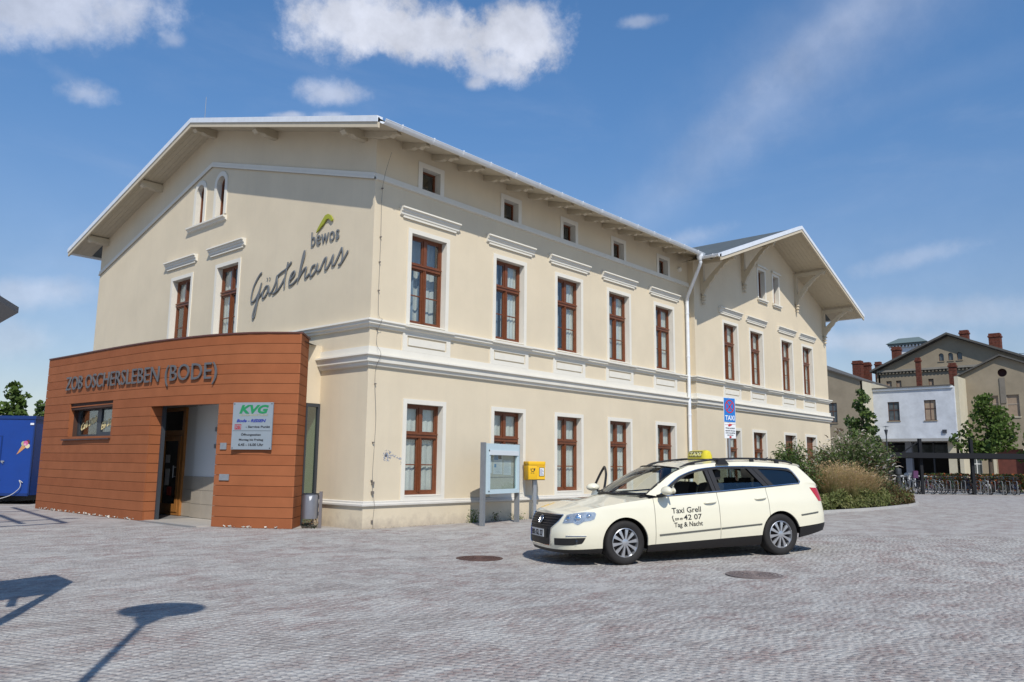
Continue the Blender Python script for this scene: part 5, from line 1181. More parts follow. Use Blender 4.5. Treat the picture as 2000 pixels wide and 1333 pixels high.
# yellow roof sign on its carrier bar
YL = mat('taxi_sign_yellow', (.66, .55, .03), .35, coat=.3)
b = MB(); b.bar((2.82, -.60, 1.475), (2.82, .60, 1.475), .05, .022)
for sg in (-1, 1):
    b.prism([(2.70, 1.40), (2.94, 1.40), (2.89, 1.455), (2.86, 1.485), (2.79, 1.485), (2.75, 1.455)], lambda a, z, d: (a, sg*.60+d, z), -.045, .045)
part('roof_bar', b, BLACK, TX)
b = MB(); vs = []; prf = [(-.09, 0), (-.085, .06), (-.055, .125), (0, .14), (.055, .125), (.085, .06), (.09, 0)]
for y_, sc in ((-.27, .55), (-.245, .88), (-.20, 1.0), (.20, 1.0), (.245, .88), (.27, .55)):
    for x, z in prf: vs.append((2.82+x*sc, y_, 1.495+z*(.5+.5*sc)))
b.add(vs, [(i*7+k, (i+1)*7+k, (i+1)*7+k+1, i*7+k+1) for i in range(5) for k in range(6)]+[tuple(range(7))[::-1], tuple(35+k for k in range(7)), (0, 7, 14, 21, 28, 35, 41, 34, 27, 20, 13, 6)])
rs2 = part('taxi_sign', b, YL, TX, smooth=40)
for face_ in (-1, 1):
    b = MB(); q0, q1 = Vector((face_*.087, 0, .035)), Vector((face_*.060, 0, .118)); 
    def ps(y, t, o=.003): p = q0.lerp(q1, t); return Vector((2.82+p.x+face_*o, y, 1.495+p.z+.001))
    b.add([ps(-.19, 0), ps(.19, 0), ps(.19, 1), ps(-.19, 1)], [(0, 1, 2, 3)]); part('sign_field', b, INK, rs2)
    me = text_mesh('TAXI', 1, bold=.04, extrude=.002, align='LEFT', spacing=1.15); x1_ = max(v.co.x for v in me.vertices)
    for v in me.vertices: x, y, zz = v.co; v.co = ps(face_*(-.165+x/x1_*.33), .12+y*1.05, .0055+zz)
    me.materials.clear(); me.materials.append(mat('sign_pale_yellow', (.80, .74, .35), .5)); link('lettering', me, rs2)
b = MB(); b.tube([(4.02, 0, 1.44), (4.16, 0, 1.50)], .008, 6); b.prism([(3.95, 1.44), (4.12, 1.43), (4.08, 1.465)], lambda a, z, d: (a, d, z), -.03, .03); part('antenna', b, BLACK, TX)
# far front door, wide open: built closed, then swung about its front hinge
L = lrange(1.44, 2.55); L[0] += G; L[-1] -= G; HX, HY = 1.44, .905
DO = MB(); vs, fs = side_panel(L, 1); DO.add([(v[0]-HX, v[1]-HY, v[2]) for v in vs], fs)
vi = [(v[0]-HX, v[1]-HY-.08, v[2]) for v in vs]; DO.add(vi, [f[::-1] for f in fs]); r15 = 15
o2 = len(vs)
for idx in ([i for i in range(r15)], [(len(L)-1)*r15+i for i in range(r15)], [i*r15 for i in range(len(L))], [i*r15+14 for i in range(len(L))]):
    DO.add([DO.v[i] for i in idx]+[DO.v[o2+i] for i in idx], [(k, k+1, len(idx)+k+1, len(idx)+k) for k in range(len(idx)-1)])
od = part('front_door', DO, PNT, TX, (HX, HY, 0), 0, smooth=35); od['label'] = 'far front door standing wide open'
od.rotation_euler = (0, 0, math.radians(75))
b = MB(); fr = [(1.52, .955), (1.63, 1.02), (1.73, 1.09), (1.88, 1.18), (2.04, 1.255), (2.35, 1.335), (2.50, 1.36), (2.53, 1.33), (2.55, 1.1), (2.55, .99)]
b.tube([(p.x-HX, yside(p.y)-HY, p.y) for p in smoothline([(q_[0], q_[1], 0) for q_ in fr], 4)], .026, 8, flat=((0, 1, 0), .8)); part('window_frame', b, TRB, od, smooth=50)
mirror(od, (1.60-HX, 1.005-HY, 1.035), 1)
# ------------------------------------------------------------------ litter bin
BN = thing('litter_bin', 'round grey metal litter bin on a post beside the corner of the terracotta annex', 'litter bin', (-.62, .98, 0), math.radians(-40))
b = MB(); b.lathe([(0, .20), (.165, .20), (.168, .21), (.168, .70), (.172, .705), (.160, .71), (.158, .60), (0, .58)], (0, 0, 0), 32); part('bin_body', b, mat('brushed_bin', (.36, .37, .41), .38, metal=.75, var=.12, vscale=6), BN, smooth=35)
b = MB(); b.box((.18, -.04, 0), (.245, .04, .76)); part('post', b, mat('bin_post', (.17, .15, .15), .5, metal=.3), BN)
b = MB(); b.box((.165, -.02, .60), (.185, .02, .68)); b.box((.165, -.02, .26), (.185, .02, .34)); part('bracket', b, BLACK, BN)
b = MB(); b.lathe([(.169, .700), (.178, .700), (.178, .72), (.169, .72)], (0, 0, 0), 32); part('rim', b, ANTH, BN)
b = MB(); b.add([(-.02, -.170, .66), (.05, -.163, .67), (.03, -.168, .60), (.0, -.17, .57)], [(0, 1, 2, 3)]); part('sticker', b, WHT, BN)
r_ = random.Random(5); b = MB()
for k in range(240):
    a = r_.random()*6.28; rr = .17*math.sqrt(r_.random()); z = .0+.19*r_.random(); P = Vector((rr*math.cos(a)*1.05, rr*math.sin(a)*1.05, z)); s = .022
    b.add([P+Vector((r_.uniform(-s, s), r_.uniform(-s, s), r_.uniform(-s, s))) for _ in range(3)], [(0, 1, 2)], 0 if z < .09 else (1 if r_.random() < .5 else 2))
PL = tag(part('dry_plant', b, [leafmat('weed_green', (.02, .04, .012), (.03, .05, .02)), leafmat('dry_straw', (.30, .22, .09), (.36, .24, .12)), leafmat('dry_pink', (.32, .16, .11), (.2, .12, .07))], None, (-.62, .95, 0)), 'dry withered weeds growing under the grey litter bin', 'weed', kind='stuff')
# ------------------------------------------------------------------ notice board
NB = thing('notice_board', 'pale blue glazed notice board on two grey posts in front of the facade', 'notice board', (2.62, -1.02, 0), math.atan2(.32, 1.55))
PB = mat('pale_blue_frame', (.50, .62, .66), .4, var=.06, vscale=3); NBW = 1.58; GP = mat('grey_post', (.24, .255, .27), .5, metal=.3, var=.15, vscale=6)
for x in (0, NBW): b = MB(); b.box((x-.042, .01, 0), (x+.042, .11, 1.86)); part('post', b, GP, NB)
b = MB(); fn = lambda a, z, d: (a, d, z)
b.prism([(.052, .70), (NBW-.052, .70), (NBW-.052, 1.84), (.052, 1.84)], fn, -.035, .03, holes=[[(.17, .80), (NBW-.17, .80), (NBW-.17, 1.60), (.17, 1.60)]]); part('frame', b, PB, NB)
b = MB(); b.box((.12, -.05, 1.58), (NBW-.12, -.036, 1.69)); part('header', b, mat('white_enamel', (.62, .66, .68), .4), NB)
b = MB(); b.box((.06, .10, .72), (NBW-.06, .14, 1.82)); b.box((.06, .03, .72), (.16, .10, 1.82)); b.box((NBW-.16, .03, .72), (NBW-.06, .10, 1.82)); b.box((.06, .03, 1.62), (NBW-.06, .10, 1.82)); b.box((.06, .03, .72), (NBW-.06, .10, .79)); part('case', b, ANTH, NB)
b = MB(); b.box((.165, .062, .79), (NBW-.165, .076, 1.62)); part('back_panel', b, mat('cork_beige', (.50, .47, .38), .85, var=.08, vscale=8), NB)
for x, z in ((.11, 1.68), (.11, .76)): b = MB(); b.lathe([(0, -.048), (.018, -.045), (.018, -.035)], (x, 0, z), 12, 'y'); part('lock', b, BLACK, NB)
PAP = mat('paper', (.60, .62, .60), .8); PBL = mat('paper_blue', (.10, .25, .42), .8)
for x0, z0, x1, z1, m_ in ((.45, 1.14, .86, 1.60, PAP), (.19, 1.16, .40, 1.46, PAP), (.92, 1.12, 1.28, 1.46, PAP), (.48, 1.47, .66, 1.585, PBL), (.67, 1.49, .82, 1.58, INK), (.49, 1.30, .58, 1.375, PBL), (.58, 1.19, .80, 1.193, INK)):
    b = MB(); o_ = .058 if m_ is PAP else .056; b.box((x0, o_, z0), (x1, .0615, z1)); part('poster', b, m_, NB)
b = MB()
for k in range(11):
    for x0, x1 in ((.50, .82), (.95, 1.24), (.21, .37)): b.box((x0, .0565, 1.17+k*.023), (x1-.03*((k*7) % 4), .0575, 1.1735+k*.023))
part('print_lines', b, mat('print_grey', (.3, .33, .35), .8), NB)
b = MB(); b.box((.17, .056, 1.07), (NBW-.17, .0615, 1.078)); part('rule', b, GP, NB)
b = MB(); b.box((.165, -.01, .795), (NBW-.165, -.006, 1.605)); part('pane', b, glass('board_glass', (.88, .92, .92), .05), NB)
# ------------------------------------------------------------------ letter box
LB = thing('letter_box', 'yellow letter box with black post horn on a grey post', 'letter box', (5.20, -.32, 0), math.radians(-24))
YB = mat('post_yellow', (.78, .46, .012), .35, var=.05, vscale=3, coat=.3)
b = MB(); b.box((-.045, -.04, 0), (.045, .04, 1.0)); part('post', b, STEEL, LB)
b = MB(); W2, D2 = .235, .15; prf = [(-W2, -D2), (W2, -D2), (W2, D2), (-W2, D2)]
def rbox(b, x0, x1, y0, y1, z0, z1, r=.03, mi=0):
    P = []; 
    for cx__, cy__, a0 in ((x1-r, y0+r, -PI/2), (x1-r, y1-r, 0), (x0+r, y1-r, PI/2), (x0+r, y0+r, PI)):
        for k in range(5): a = a0+PI/2*k/4; P.append((cx__+r*math.cos(a), cy__+r*math.sin(a)))
    n = len(P); c_ = Vector(((x0+x1)/2, (y0+y1)/2)); vs = []
    for z, sc in ((z0, .97), (z0+.012, 1), (z1-.02, 1), (z1-.004, .975), (z1, .93)):
        for p in P: vs.append((c_.x+(p[0]-c_.x)*sc, c_.y+(p[1]-c_.y)*sc, z))
    b.add(vs, [(i*n+k, i*n+(k+1) % n, (i+1)*n+(k+1) % n, (i+1)*n+k) for i in range(4) for k in range(n)]+[tuple(range(n))[::-1], tuple(4*n+k for k in range(n))], mi)
rbox(b, -.24, .24, -.15, .15, .99, 1.44); part('box', b, YB, LB, smooth=40)
b = MB(); rbox(b, -.245, .245, -.165, .16, 1.36, 1.455); part('lid', b, YB, LB, smooth=40)
b = MB(); b.box((.0, -.158, 1.005), (.225, -.150, 1.33)); b.box((.0, -.166, 1.325), (.235, -.15, 1.345)); part('door', b, YB, LB)
b = MB(); b.box((.055, -.164, 1.08), (.205, -.1585, 1.30)); part('label_frame', b, BLACK, LB)
b = MB(); b.box((.068, -.168, 1.095), (.192, -.1645, 1.288)); part('collection_label', b, PAP, LB)
b = MB()
for k in range(6): b.box((.08, -.1695, 1.12+k*.025), (.18-.02*(k % 3), -.1685, 1.128+k*.025))
part('print_lines', b, BLU, LB)
b = MB(); b.box((-.22, -.154, .985), (.22, .14, 1.0)); part('base_seal', b, BLACK, LB)
b = MB(); hc = Vector((-.125, -.154, 1.235)); b.tube([hc+Vector((.042*math.cos(a), 0, .036*math.sin(a))) for a in np.linspace(0, 2*PI, 25)], .007, 6, cap=False, flat=((0, 1, 0), .5))
b.tube([hc+Vector(p) for p in ((-.055, 0, .045), (-.05, 0, .0), (-.02, 0, -.036), (.02, 0, -.036), (.05, 0, -.01), (.062, 0, .045))], [.005, .006, .008, .009, .011, .020], 6, flat=((0, 1, 0), .3))
b.box((-.175, -.156, 1.155), (-.14, -.1505, 1.167)); b.box((-.115, -.156, 1.155), (-.08, -.1505, 1.167)); part('post_horn', b, INK, LB)
# ------------------------------------------------------------------ taxi rank sign
TS = thing('taxi_rank_sign', 'blue no stopping TAXI sign above a white tow away plate on a steel pole', 'traffic sign', (7.87, -4.42, 0), math.atan2(-.27, .96))
b = MB(); b.tube([(0, .04, 0), (0, .04, 3.07)], .030, 12); part('pole', b, STEEL, TS, smooth=40)
b = MB(); b.lathe([(.03, 3.07), (.031, 3.085), (0, 3.09)], (0, .04, 0), 12); b.box((-.06, .01, 2.9), (.06, .08, 2.93)); b.box((-.06, .01, 2.2), (.06, .08, 2.23)); part('clamp', b, STEEL, TS)
def plate(x0, x1, z0, z1, m, nm, y=0.0): b = MB(); rb = [(x0, z0), (x1, z0), (x1, z1), (x0, z1)]; b.prism(rb, lambda a, z, d: (a, d, z), y-.003, y+.003); return part(nm, b, m, TS)
SBL = mat('traffic_blue', (.012, .16, .50), .35); SRD = mat('traffic_red', (.45, .02, .03), .35); SWH = mat('traffic_white', (.72, .74, .75), .35)
plate(-.21, .21, 2.46, 3.08, SWH, 'plate'); plate(-.198, .198, 2.472, 3.068, SBL, 'plate_face', -.004)
b = MB(); n = 40; c0 = (0, 2.86)
def ann(r0, r1, y): V = [(c0[0]+r*math.cos(2*PI*k/n), y, c0[1]+r*math.sin(2*PI*k/n)) for r in (r0, r1) for k in range(n)]; return V, [(k, (k+1) % n, n+(k+1) % n, n+k) for k in range(n)]
b.add(*ann(.135, .165, -.010)); 
for a in (PI/4, -PI/4): d_ = Vector((math.cos(a), 0, math.sin(a))); b.bar(Vector((0, -.0095, 2.86))-d_*.14, Vector((0, -.0095, 2.86))+d_*.14, .002, .028, up=(-d_.z, 0, d_.x))
part('no_stopping_mark', b, SRD, TS)
def st(txt, z, h, w_, m, y=-.0085, xoff=0.0, **k):
    me = text_mesh(txt, 1, extrude=.001, align='LEFT', **k); x1_ = max(v.co.x for v in me.vertices); x0_ = min(v.co.x for v in me.vertices)
    for v in me.vertices: x, y_, zz = v.co; v.co = (xoff-w_/2+(x-x0_)/(x1_-x0_)*w_, y-zz, z+y_*h)
    me.materials.clear(); me.materials.append(m); link('lettering', me, TS)
st('TAXI', 2.52, .165, .33, SWH, bold=.02)
plate(-.205, .205, 2.07, 2.45, SWH, 'plate')
st('Widerrechtlich', 2.305, .05, .33, INK); st('abgestellte Fahrzeuge', 2.245, .045, .34, INK); st('werden kostenpflichtig', 2.19, .045, .34, INK); st('abgeschleppt', 2.14, .04, .22, INK)
b = MB(); b.prism([(-.07, 2.37), (-.02, 2.36), (.07, 2.40), (.075, 2.42), (-.01, 2.43), (-.06, 2.41)], lambda a, z, d: (a, d, z), -.0085, -.004); b.bar((-.19, -.006, 2.40), (.19, -.006, 2.425), .003, .006); b.prism([(-.03, 2.08), (.03, 2.075), (.05, 2.11), (.0, 2.13), (-.04, 2.11)], lambda a, z, d: (a, d, z), -.0085, -.004); part('tow_pictogram', b, SRD, TS)
# ------------------------------------------------------------------ manhole covers
IRON = mat('rusty_iron', (.115, .062, .05), .75, metal=.25, var=.4, vscale=14, bump=.3, bscale=60); IRON2 = mat('worn_iron', (.20, .16, .15), .7, metal=.25, var=.35, vscale=14, bump=.3, bscale=60)
for (x, y, lab, m_) in ((-1.47, -4.76, 'rust brown round manhole cover in the paving left of the taxi', IRON), (-.57, -8.84, 'grey worn round manhole cover in the paving in front of the taxi', IRON2)):
    z = gz(x, y); mh = thing('manhole_cover', lab, 'manhole cover', (x, y, z+.002), 0, 'manhole covers in the paving')
    b = MB(); b.lathe([(.365, -.01), (.365, .006), (.325, .008), (.325, -.005)], (0, 0, 0), 48); part('frame', b, m_, mh)
    b = MB(); b.lathe([(.322, -.008), (.322, .004), (0, .004)], (0, 0, 0), 48)
    for r0 in (.08, .16, .24, .30): b.lathe([(r0-.012, .004), (r0-.009, .010), (r0+.009, .010), (r0+.012, .004)], (0, 0, 0), 40)
    for k in range(16):
        a = 2*PI*k/16; d_ = Vector((math.cos(a), math.sin(a), 0)); b.bar(d_*.09+Vector((0, 0, .006)), d_*.29+Vector((0, 0, .006)), .014, .007)
    part('cover', b, m_, mh)
# ------------------------------------------------------------------ foliage tools
def leaves(name, cents, sizes, m, parent=None, rngs=None, aspect=.55, droop=0.0, curl=True):
    rg = rngs or np.random.default_rng(1); C_ = np.asarray(cents, float); n = len(C_); S = np.asarray(sizes, float).reshape(-1, 1)
    d = rg.normal(size=(n, 3)); d[:, 2] -= droop; d /= np.linalg.norm(d, axis=1, keepdims=True)
    u = rg.normal(size=(n, 3)); u -= d*(u*d).sum(1, keepdims=True); u /= np.linalg.norm(u, axis=1, keepdims=True); w3 = np.cross(d, u)
    V = np.stack([C_-d*S*.5, C_+u*S*aspect*.5+w3*S*.08, C_+d*S*.5, C_-u*S*aspect*.5+w3*S*.08], 1)
    me = bpy.data.meshes.new(name); me.vertices.add(4*n); me.vertices.foreach_set('co', V.ravel())
    T = (np.arange(n)[:, None, None]*4+np.array([(0, 1, 2), (0, 2, 3)])[None]).reshape(-1, 3)
    me.loops.add(T.size); me.loops.foreach_set('vertex_index', T.ravel().astype(np.int32)); me.polygons.add(len(T)); me.polygons.foreach_set('loop_start', np.arange(0, T.size, 3, dtype=np.int32))
    if isinstance(m, (list, tuple)):
        for mm in m: me.materials.append(mm)
        mi = np.repeat(rg.integers(0, len(m), n), 2).astype(np.int32); me.update(calc_edges=True); me.polygons.foreach_set('material_index', mi)
    else: me.materials.append(m)
    me.update(calc_edges=True); return link(name, me, parent)
def clump_points(rg, clumps, per):
    out = []
    for (x, y, z, r) in clumps:
        n = int(per*r*r); p = rg.normal(size=(n, 3)); p /= np.linalg.norm(p, axis=1, keepdims=True); p *= (rg.uniform(.35, 1, (n, 1))**.5)*r; p[:, 2] *= .8; out.append(p+np.array([x, y, z]))
    return np.concatenate(out)
BARK = mat('bark', (.085, .065, .05), .9, var=.3, vscale=10, bump=.5, bscale=30)
LG = leafmat('maple_green', (.075, .125, .030), (.12, .175, .042)); LD = leafmat('dark_green', (.060, .10, .035), (.09, .135, .05)); LY = leafmat('fresh_green', (.10, .15, .03), (.07, .12, .025))
def tree(name, label, x, y, h, crown_z0, rad, seed, mats_, trunk_r=.07, group=None, leafs=.22, per=900, top=0.6):
    rg = np.random.default_rng(seed); T = thing(name, label, 'tree', (x, y, 0), 0, group); rr = random.Random(seed)
    b = MB(); b.tube([(0, 0, 0), (.03, .02, crown_z0), (.0, .05, (crown_z0+h)/2), (.05, 0, h-.3)], [trunk_r*1.3, trunk_r, trunk_r*.6, .02], 10); cl = []
    for k in range(20):
        t = (k+.5)/20; z = crown_z0+(h-crown_z0)*t*.97; a = rr.random()*6.28; prof = (1-t)**top*(.55+.45*min(1, t*4)); R_ = rad*prof*rr.uniform(.65, 1.1)
        e = Vector((R_*math.cos(a), R_*math.sin(a), z+.15)); b.tube([(0, 0, z-.25*R_), e*.5+Vector((0, 0, z*.5-.05)), e], [.03, .02, .01], 5)
        cl.append((e.x, e.y, e.z, rad*rr.uniform(.22, .36)*(.6+.5*(1-t))))
        if rr.random() < .8: cl.append((e.x*.45, e.y*.45, z+.1, rad*rr.uniform(.22, .34)*(.7+.4*(1-t))))
    part('trunk', b, BARK, T, smooth=50); pts = clump_points(rg, cl, per); leaves('crown', pts, rg.uniform(leafs*.6, leafs*1.2, len(pts)), mats_, T, rg, .7); return T
tree('maple_tree', 'young maple tree rising behind the butterfly bush', 38.1, 2.05, 5.85, 2.0, 1.35, 11, [LG, LD], .08, leafs=.26, per=420, top=.8)
tree('maple_tree', 'young green maple tree behind the bicycle shelter roof', 47.3, -2.6, 5.9, 2.3, 2.25, 12, [LG, LY, LY], .10, leafs=.30, per=230)
tree('maple_tree', 'bright green maple partly cut off by the right edge of the photo', 46.3, -5.6, 4.0, 2.0, 1.6, 13, [LY, LG], .08, leafs=.28, per=260)
# trees behind the blue trailer
tree('maple_tree', 'green tree showing above the blue trailer', .15, 22.6, 4.35, 1.6, 1.2, 14, [LY, LG], .07, leafs=.22, per=420, top=.9)
tree('maple_tree', 'dark green tree between trailer and terracotta annex', 1.35, 23.4, 3.7, .6, .9, 15, [LG, LD], .07, leafs=.2, per=520, top=.6)
# ------------------------------------------------------------------ planting bed
bedp = [(10.5, -.3), (10.7, -3.2), (12.0, -4.0), (14.7, -4.25), (17.5, -4.62), (20.5, -4.68), (22.8, -4.55), (24.6, -4.1), (25.9, -3.2), (27.0, -2.1), (27.3, -.9), (26.9, .8)]
bs = [(p.x, p.y) for p in smoothline([(x, y, 0) for x, y in bedp[1:]], 5)]; bp2 = [(10.5, -.3)]+bs+[(26.5, 1.0), (26.5, -.27), (13.9, -.27), (13.9, -.04), (10.5, -.04)]
b = MB(); b.prism(bp2, lambda a, c, d: (a, c, d), -.05, .06); part('planting_bed', b, mat('bark_mulch', (.060, .036, .026), .95, var=.45, vscale=20, bump=1.0, bscale=25), None)['kind'] = 'structure'
b = MB(); path = bs; b.sweep(path, [(0.002, -.05), (.002, .085), (.10, .085), (.11, -.05)]); part('kerb', b, mat('kerb_concrete', (.40, .39, .37), .85, var=.15, vscale=5), None)['kind'] = 'structure'
from mathutils.geometry import intersect_point_tri_2d
def inbed(x, y):
    c_ = False; j = len(bp2)-1
    for i in range(len(bp2)):
        xi, yi = bp2[i]; xj, yj = bp2[j]
        if (yi > y) != (yj > y) and x < (xj-xi)*(y-yi)/(yj-yi)+xi: c_ = not c_
        j = i
    return c_
def blades(name, roots, hs, lean, m, wd=.012, seg=4, seed=2, heads=None, headm=None, parent=None, winddir=0.3):
    rg = np.random.default_rng(seed); V = []; F = []; MI = []
    for (x, y), h in zip(roots, hs):
        a = rg.uniform(0, 6.28); l = lean*h*rg.uniform(.2, 1.2); dx_, dy_ = math.cos(a), math.sin(a); px, py = -dy_*wd*.5, dx_*wd*.5; o = len(V); mi = int(rg.integers(0, len(m)))
        for k in range(seg+1):
            t = k/seg; q = t*t; X = x+dx_*l*q; Y = y+dy_*l*q; Z = .05+h*(t-.25*q*lean); wv = 1-t*.85; V += [(X-px*wv, Y-py*wv, Z), (X+px*wv, Y+py*wv, Z)]
        F += [(o+2*k, o+2*k+1, o+2*k+3, o+2*k+2) for k in range(seg)]; MI += [mi]*seg
        if heads and rg.random() < heads:
            o = len(V); X, Y, Z = x+dx_*l, y+dy_*l, .05+h*(1-.25*lean)
            for k in range(4):
                t = k/3; q = .035*math.sin(PI*min(1, .15+t*.8)); hx_, hy_, hz_ = X+dx_*t*.12, Y+dy_*t*.12, Z-.10+t*.22-.05*t*t; V += [(hx_-dy_*q, hy_+dx_*q, hz_), (hx_+dy_*q, hy_-dx_*q, hz_)]
            F += [(o+2*k, o+2*k+1, o+2*k+3, o+2*k+2) for k in range(3)]; MI += [len(m)]*3
    me = bpy.data.meshes.new(name); me.from_pydata(V, [], F)
    for mm in list(m)+([headm] if headm else []): me.materials.append(mm)
    me.polygons.foreach_set('material_index', MI); me.update(); return link(name, me, parent)
rg = np.random.default_rng(21)
STRAW = leafmat('straw_blade', (.50, .39, .19), (.38, .33, .15), .35); STRAWH = leafmat('seed_heads', (.60, .45, .27), (.50, .35, .20), .4); GRB = leafmat('grass_green', (.22, .24, .09), (.15, .19, .06), .35); BROWNL = leafmat('rusty_leaf', (.16, .085, .035), (.10, .07, .03), .25)
def fountain(name, cx_, cy_, rx, ry, h, tufts, per, seed, lower, upper, headm):
    # several tufts, every blade arching out from its tuft, green below and straw coloured above
    rg_ = np.random.default_rng(seed); V = []; F = []; MI = []
    for t_ in range(tufts):
        a = rg_.uniform(0, 6.28); q = math.sqrt(rg_.uniform(0, 1)); tx, ty = cx_+rx*q*math.cos(a), cy_+ry*q*math.sin(a); hh = h*rg_.uniform(.78, 1.05)
        for k_ in range(per):
            a = rg_.uniform(0, 6.28); r0 = .09*math.sqrt(rg_.uniform(0, 1)); L_ = hh*rg_.uniform(.55, 1.08); out = L_*rg_.uniform(.10, .58)**1.1; dx_, dy_ = math.cos(a), math.sin(a); px, py = -dy_*.0045, dx_*.0045
            n_ = 5; o = len(V)
            for k in range(n_+1):
                t = k/n_; X = tx+dx_*(r0+out*t**1.9); Y = ty+dy_*(r0+out*t**1.9); Z = .05+L_*t-.32*out*t**3.2; wv = 1-.7*t; V += [(X-px*wv, Y-py*wv, Z), (X+px*wv, Y+py*wv, Z)]
            for k in range(n_): F.append((o+2*k, o+2*k+1, o+2*k+3, o+2*k+2)); MI.append(0 if k < 2 or (k < 3 and rg_.random() < .6) else 1)
            if rg_.random() < .42:
                o = len(V); hx_, hy_, hz_ = V[-1]; 
                for k in range(4):
                    t = k/3; q2 = .013*math.sin(PI*(.15+t*.8)); X, Y, Z = hx_+dx_*t*.10, hy_+dy_*t*.10, hz_-.02+t*.11-.05*t*t; V += [(X-dy_*q2, Y+dx_*q2, Z), (X+dy_*q2, Y-dx_*q2, Z)]
                for k in range(3): F.append((o+2*k, o+2*k+1, o+2*k+3, o+2*k+2)); MI.append(2)
    me = bpy.data.meshes.new(name); me.from_pydata(V, [], F)
    for mm in (lower, upper, headm): me.materials.append(mm)
    me.polygons.foreach_set('material_index', MI); me.update(); return link(name, me)
def scatter(n, cx_, cy_, rx, ry): a = rg.uniform(0, 6.28, n); q = np.sqrt(rg.uniform(0, 1, n)); return np.stack([cx_+rx*q*np.cos(a), cy_+ry*q*np.sin(a)], 1)
for i, (x, y, h, r_, lab) in enumerate(((16.5, -3.75, 1.50, .75, 'tall straw coloured ornamental grass nearest the taxi boot'), (17.6, -3.9, 1.55, .8, 'tall straw coloured ornamental grass in the middle of the bed'), (18.6, -4.0, 1.30, .7, 'straw coloured ornamental grass leaning right below the butterfly bush'), (24.4, -2.6, 1.15, .6, 'small tuft of fading grass right of the black bollard'))):
    stuff(tag(fountain('ornamental_grass', x, y, r_*.95, r_*.45, h, 11, 330, 30+i, GRB, STRAW, STRAWH), lab, 'grass', 'ornamental grasses in the planting bed'))
PG = leafmat('perennial_green', (.17, .19, .062), (.13, .16, .05)); PG2 = leafmat('perennial_grey', (.22, .215, .09), (.16, .17, .065)); HD = leafmat('hedge_brown', (.07, .08, .03), (.13, .08, .04)); BRG = leafmat('lime_shrub', (.15, .22, .03), (.10, .16, .03))
def low(x0, x1, y0, y1, n, z, m, nm, lab, seed, s=.10, cat='ground cover'):
    rg_ = np.random.default_rng(seed); P = []
    while len(P) < n:
        x, y = rg_.uniform(x0, x1), rg_.uniform(y0, y1)
        if inbed(x, y): 
            hh = z*(.65+.35*math.sin(x*3.1+seed)*math.cos(y*4.3)+.1*rg_.normal()); P.append((x, y, .06+max(.05, hh)*rg_.uniform(.02, 1)**.6))
    return stuff(tag(leaves(nm, P, rg_.uniform(s*.6, s*1.3, n), m, None, rg_, .4, -.9), lab, cat))
low(12.4, 19.6, -4.75, -3.1, 16000, .62, [PG, PG2, PG], 'perennials', 'low grey green perennials along the front of the bed', 41, .13)
low(19.6, 23.3, -4.7, -3.0, 9000, .62, [HD, PG, BROWNL], 'ground_cover', 'brownish green ground cover towards the right end of the bed', 42, .11)
low(23.3, 26.8, -4.2, -1.6, 6000, .36, [HD, BROWNL, BROWNL], 'ground_cover', 'low rusty ground cover round the foot of the bollard', 43, .09)
def bush(nm, lab, x, y, rx, ry, h, n, m, seed, spikes=0, sm=None, z0=.1, ls=.14, spl=.28):
    rg_ = np.random.default_rng(seed); T = thing(nm, lab, 'shrub', (x, y, 0.05)); rr = random.Random(seed); b = MB(); tips = []
    for k in range(34):
        a = rr.random()*6.28; q = math.sqrt(rr.random()); ex, ey = rx*q*math.cos(a), ry*q*math.sin(a); ez = z0+(h-z0)*(1-.45*q*q)*rr.uniform(.8, 1.0)
        pts = [(ex*.1, ey*.1, 0), (ex*.45, ey*.45, ez*.55), (ex, ey, ez)]; b.tube(pts, [.02, .012, .005], 4); tips.append(pts)
    part('stems', b, BARK, T)
    P = []
    for _ in range(n):
        p = tips[rr.randrange(len(tips))]; t = rr.uniform(.15, 1)**.75; q = Vector(p[1]).lerp(Vector(p[2]), (t-.5)*2) if t > .5 else Vector(p[0]).lerp(Vector(p[1]), t*2); s = .10+.20*(1-t)+.08
        P.append((q.x+rr.gauss(0, s), q.y+rr.gauss(0, s), max(.05, q.z+rr.gauss(0, s*.8))))
    leaves('foliage', P, rg_.uniform(ls*.6, ls*1.3, n), m, T, rg_, .3, .2)
    if spikes:
        b = MB()
        for k in range(spikes):
            a = rr.random()*6.28; q = rr.random()**.5; zz = h*(1-.5*q*q)*rr.uniform(.45, 1.0); p = Vector((rx*1.08*q*math.cos(a), ry*1.08*q*math.sin(a), zz)); d_ = Vector((math.cos(a)*rr.uniform(.4, 1), math.sin(a)*rr.uniform(.4, 1), rr.uniform(.1, .8))).normalized(); L_ = spl*rr.uniform(.6, 1.2)
            b.tube([p, p+d_*L_*.5+Vector((0, 0, .0)), p+d_*L_+Vector((0, 0, -L_*.3))], [.022, .018, .004], 5, mi=0 if rr.random() < .5 else 1)
        stuff(part('flower_spikes', b, sm, T))
    return T
WFL = leafmat('white_flower', (.72, .70, .66), (.55, .48, .40)); BFL = leafmat('spent_flower', (.14, .085, .05), (.10, .07, .045))
bush('butterfly_bush', 'large butterfly bush with white flower spikes at the end of the building', 21.9, -2.6, 1.75, 1.5, 2.95, 12500, [LD, LG, leafmat('olive_leaf', (.15, .16, .09), (.19, .19, .12))], 51, 300, [WFL, BFL], ls=.15)
bush('butterfly_bush', 'butterfly bush with brown drooping spikes behind the taxi boot', 15.75, -2.75, .85, .7, 2.2, 5200, [LD, LG], 52, 60, [BFL, BFL], ls=.15, spl=.36)
bush('round_shrub', 'small lime green rounded shrub beside the bollard', 25.3, -2.5, .75, .7, .80, 3500, [BRG, LY], 53, ls=.09)
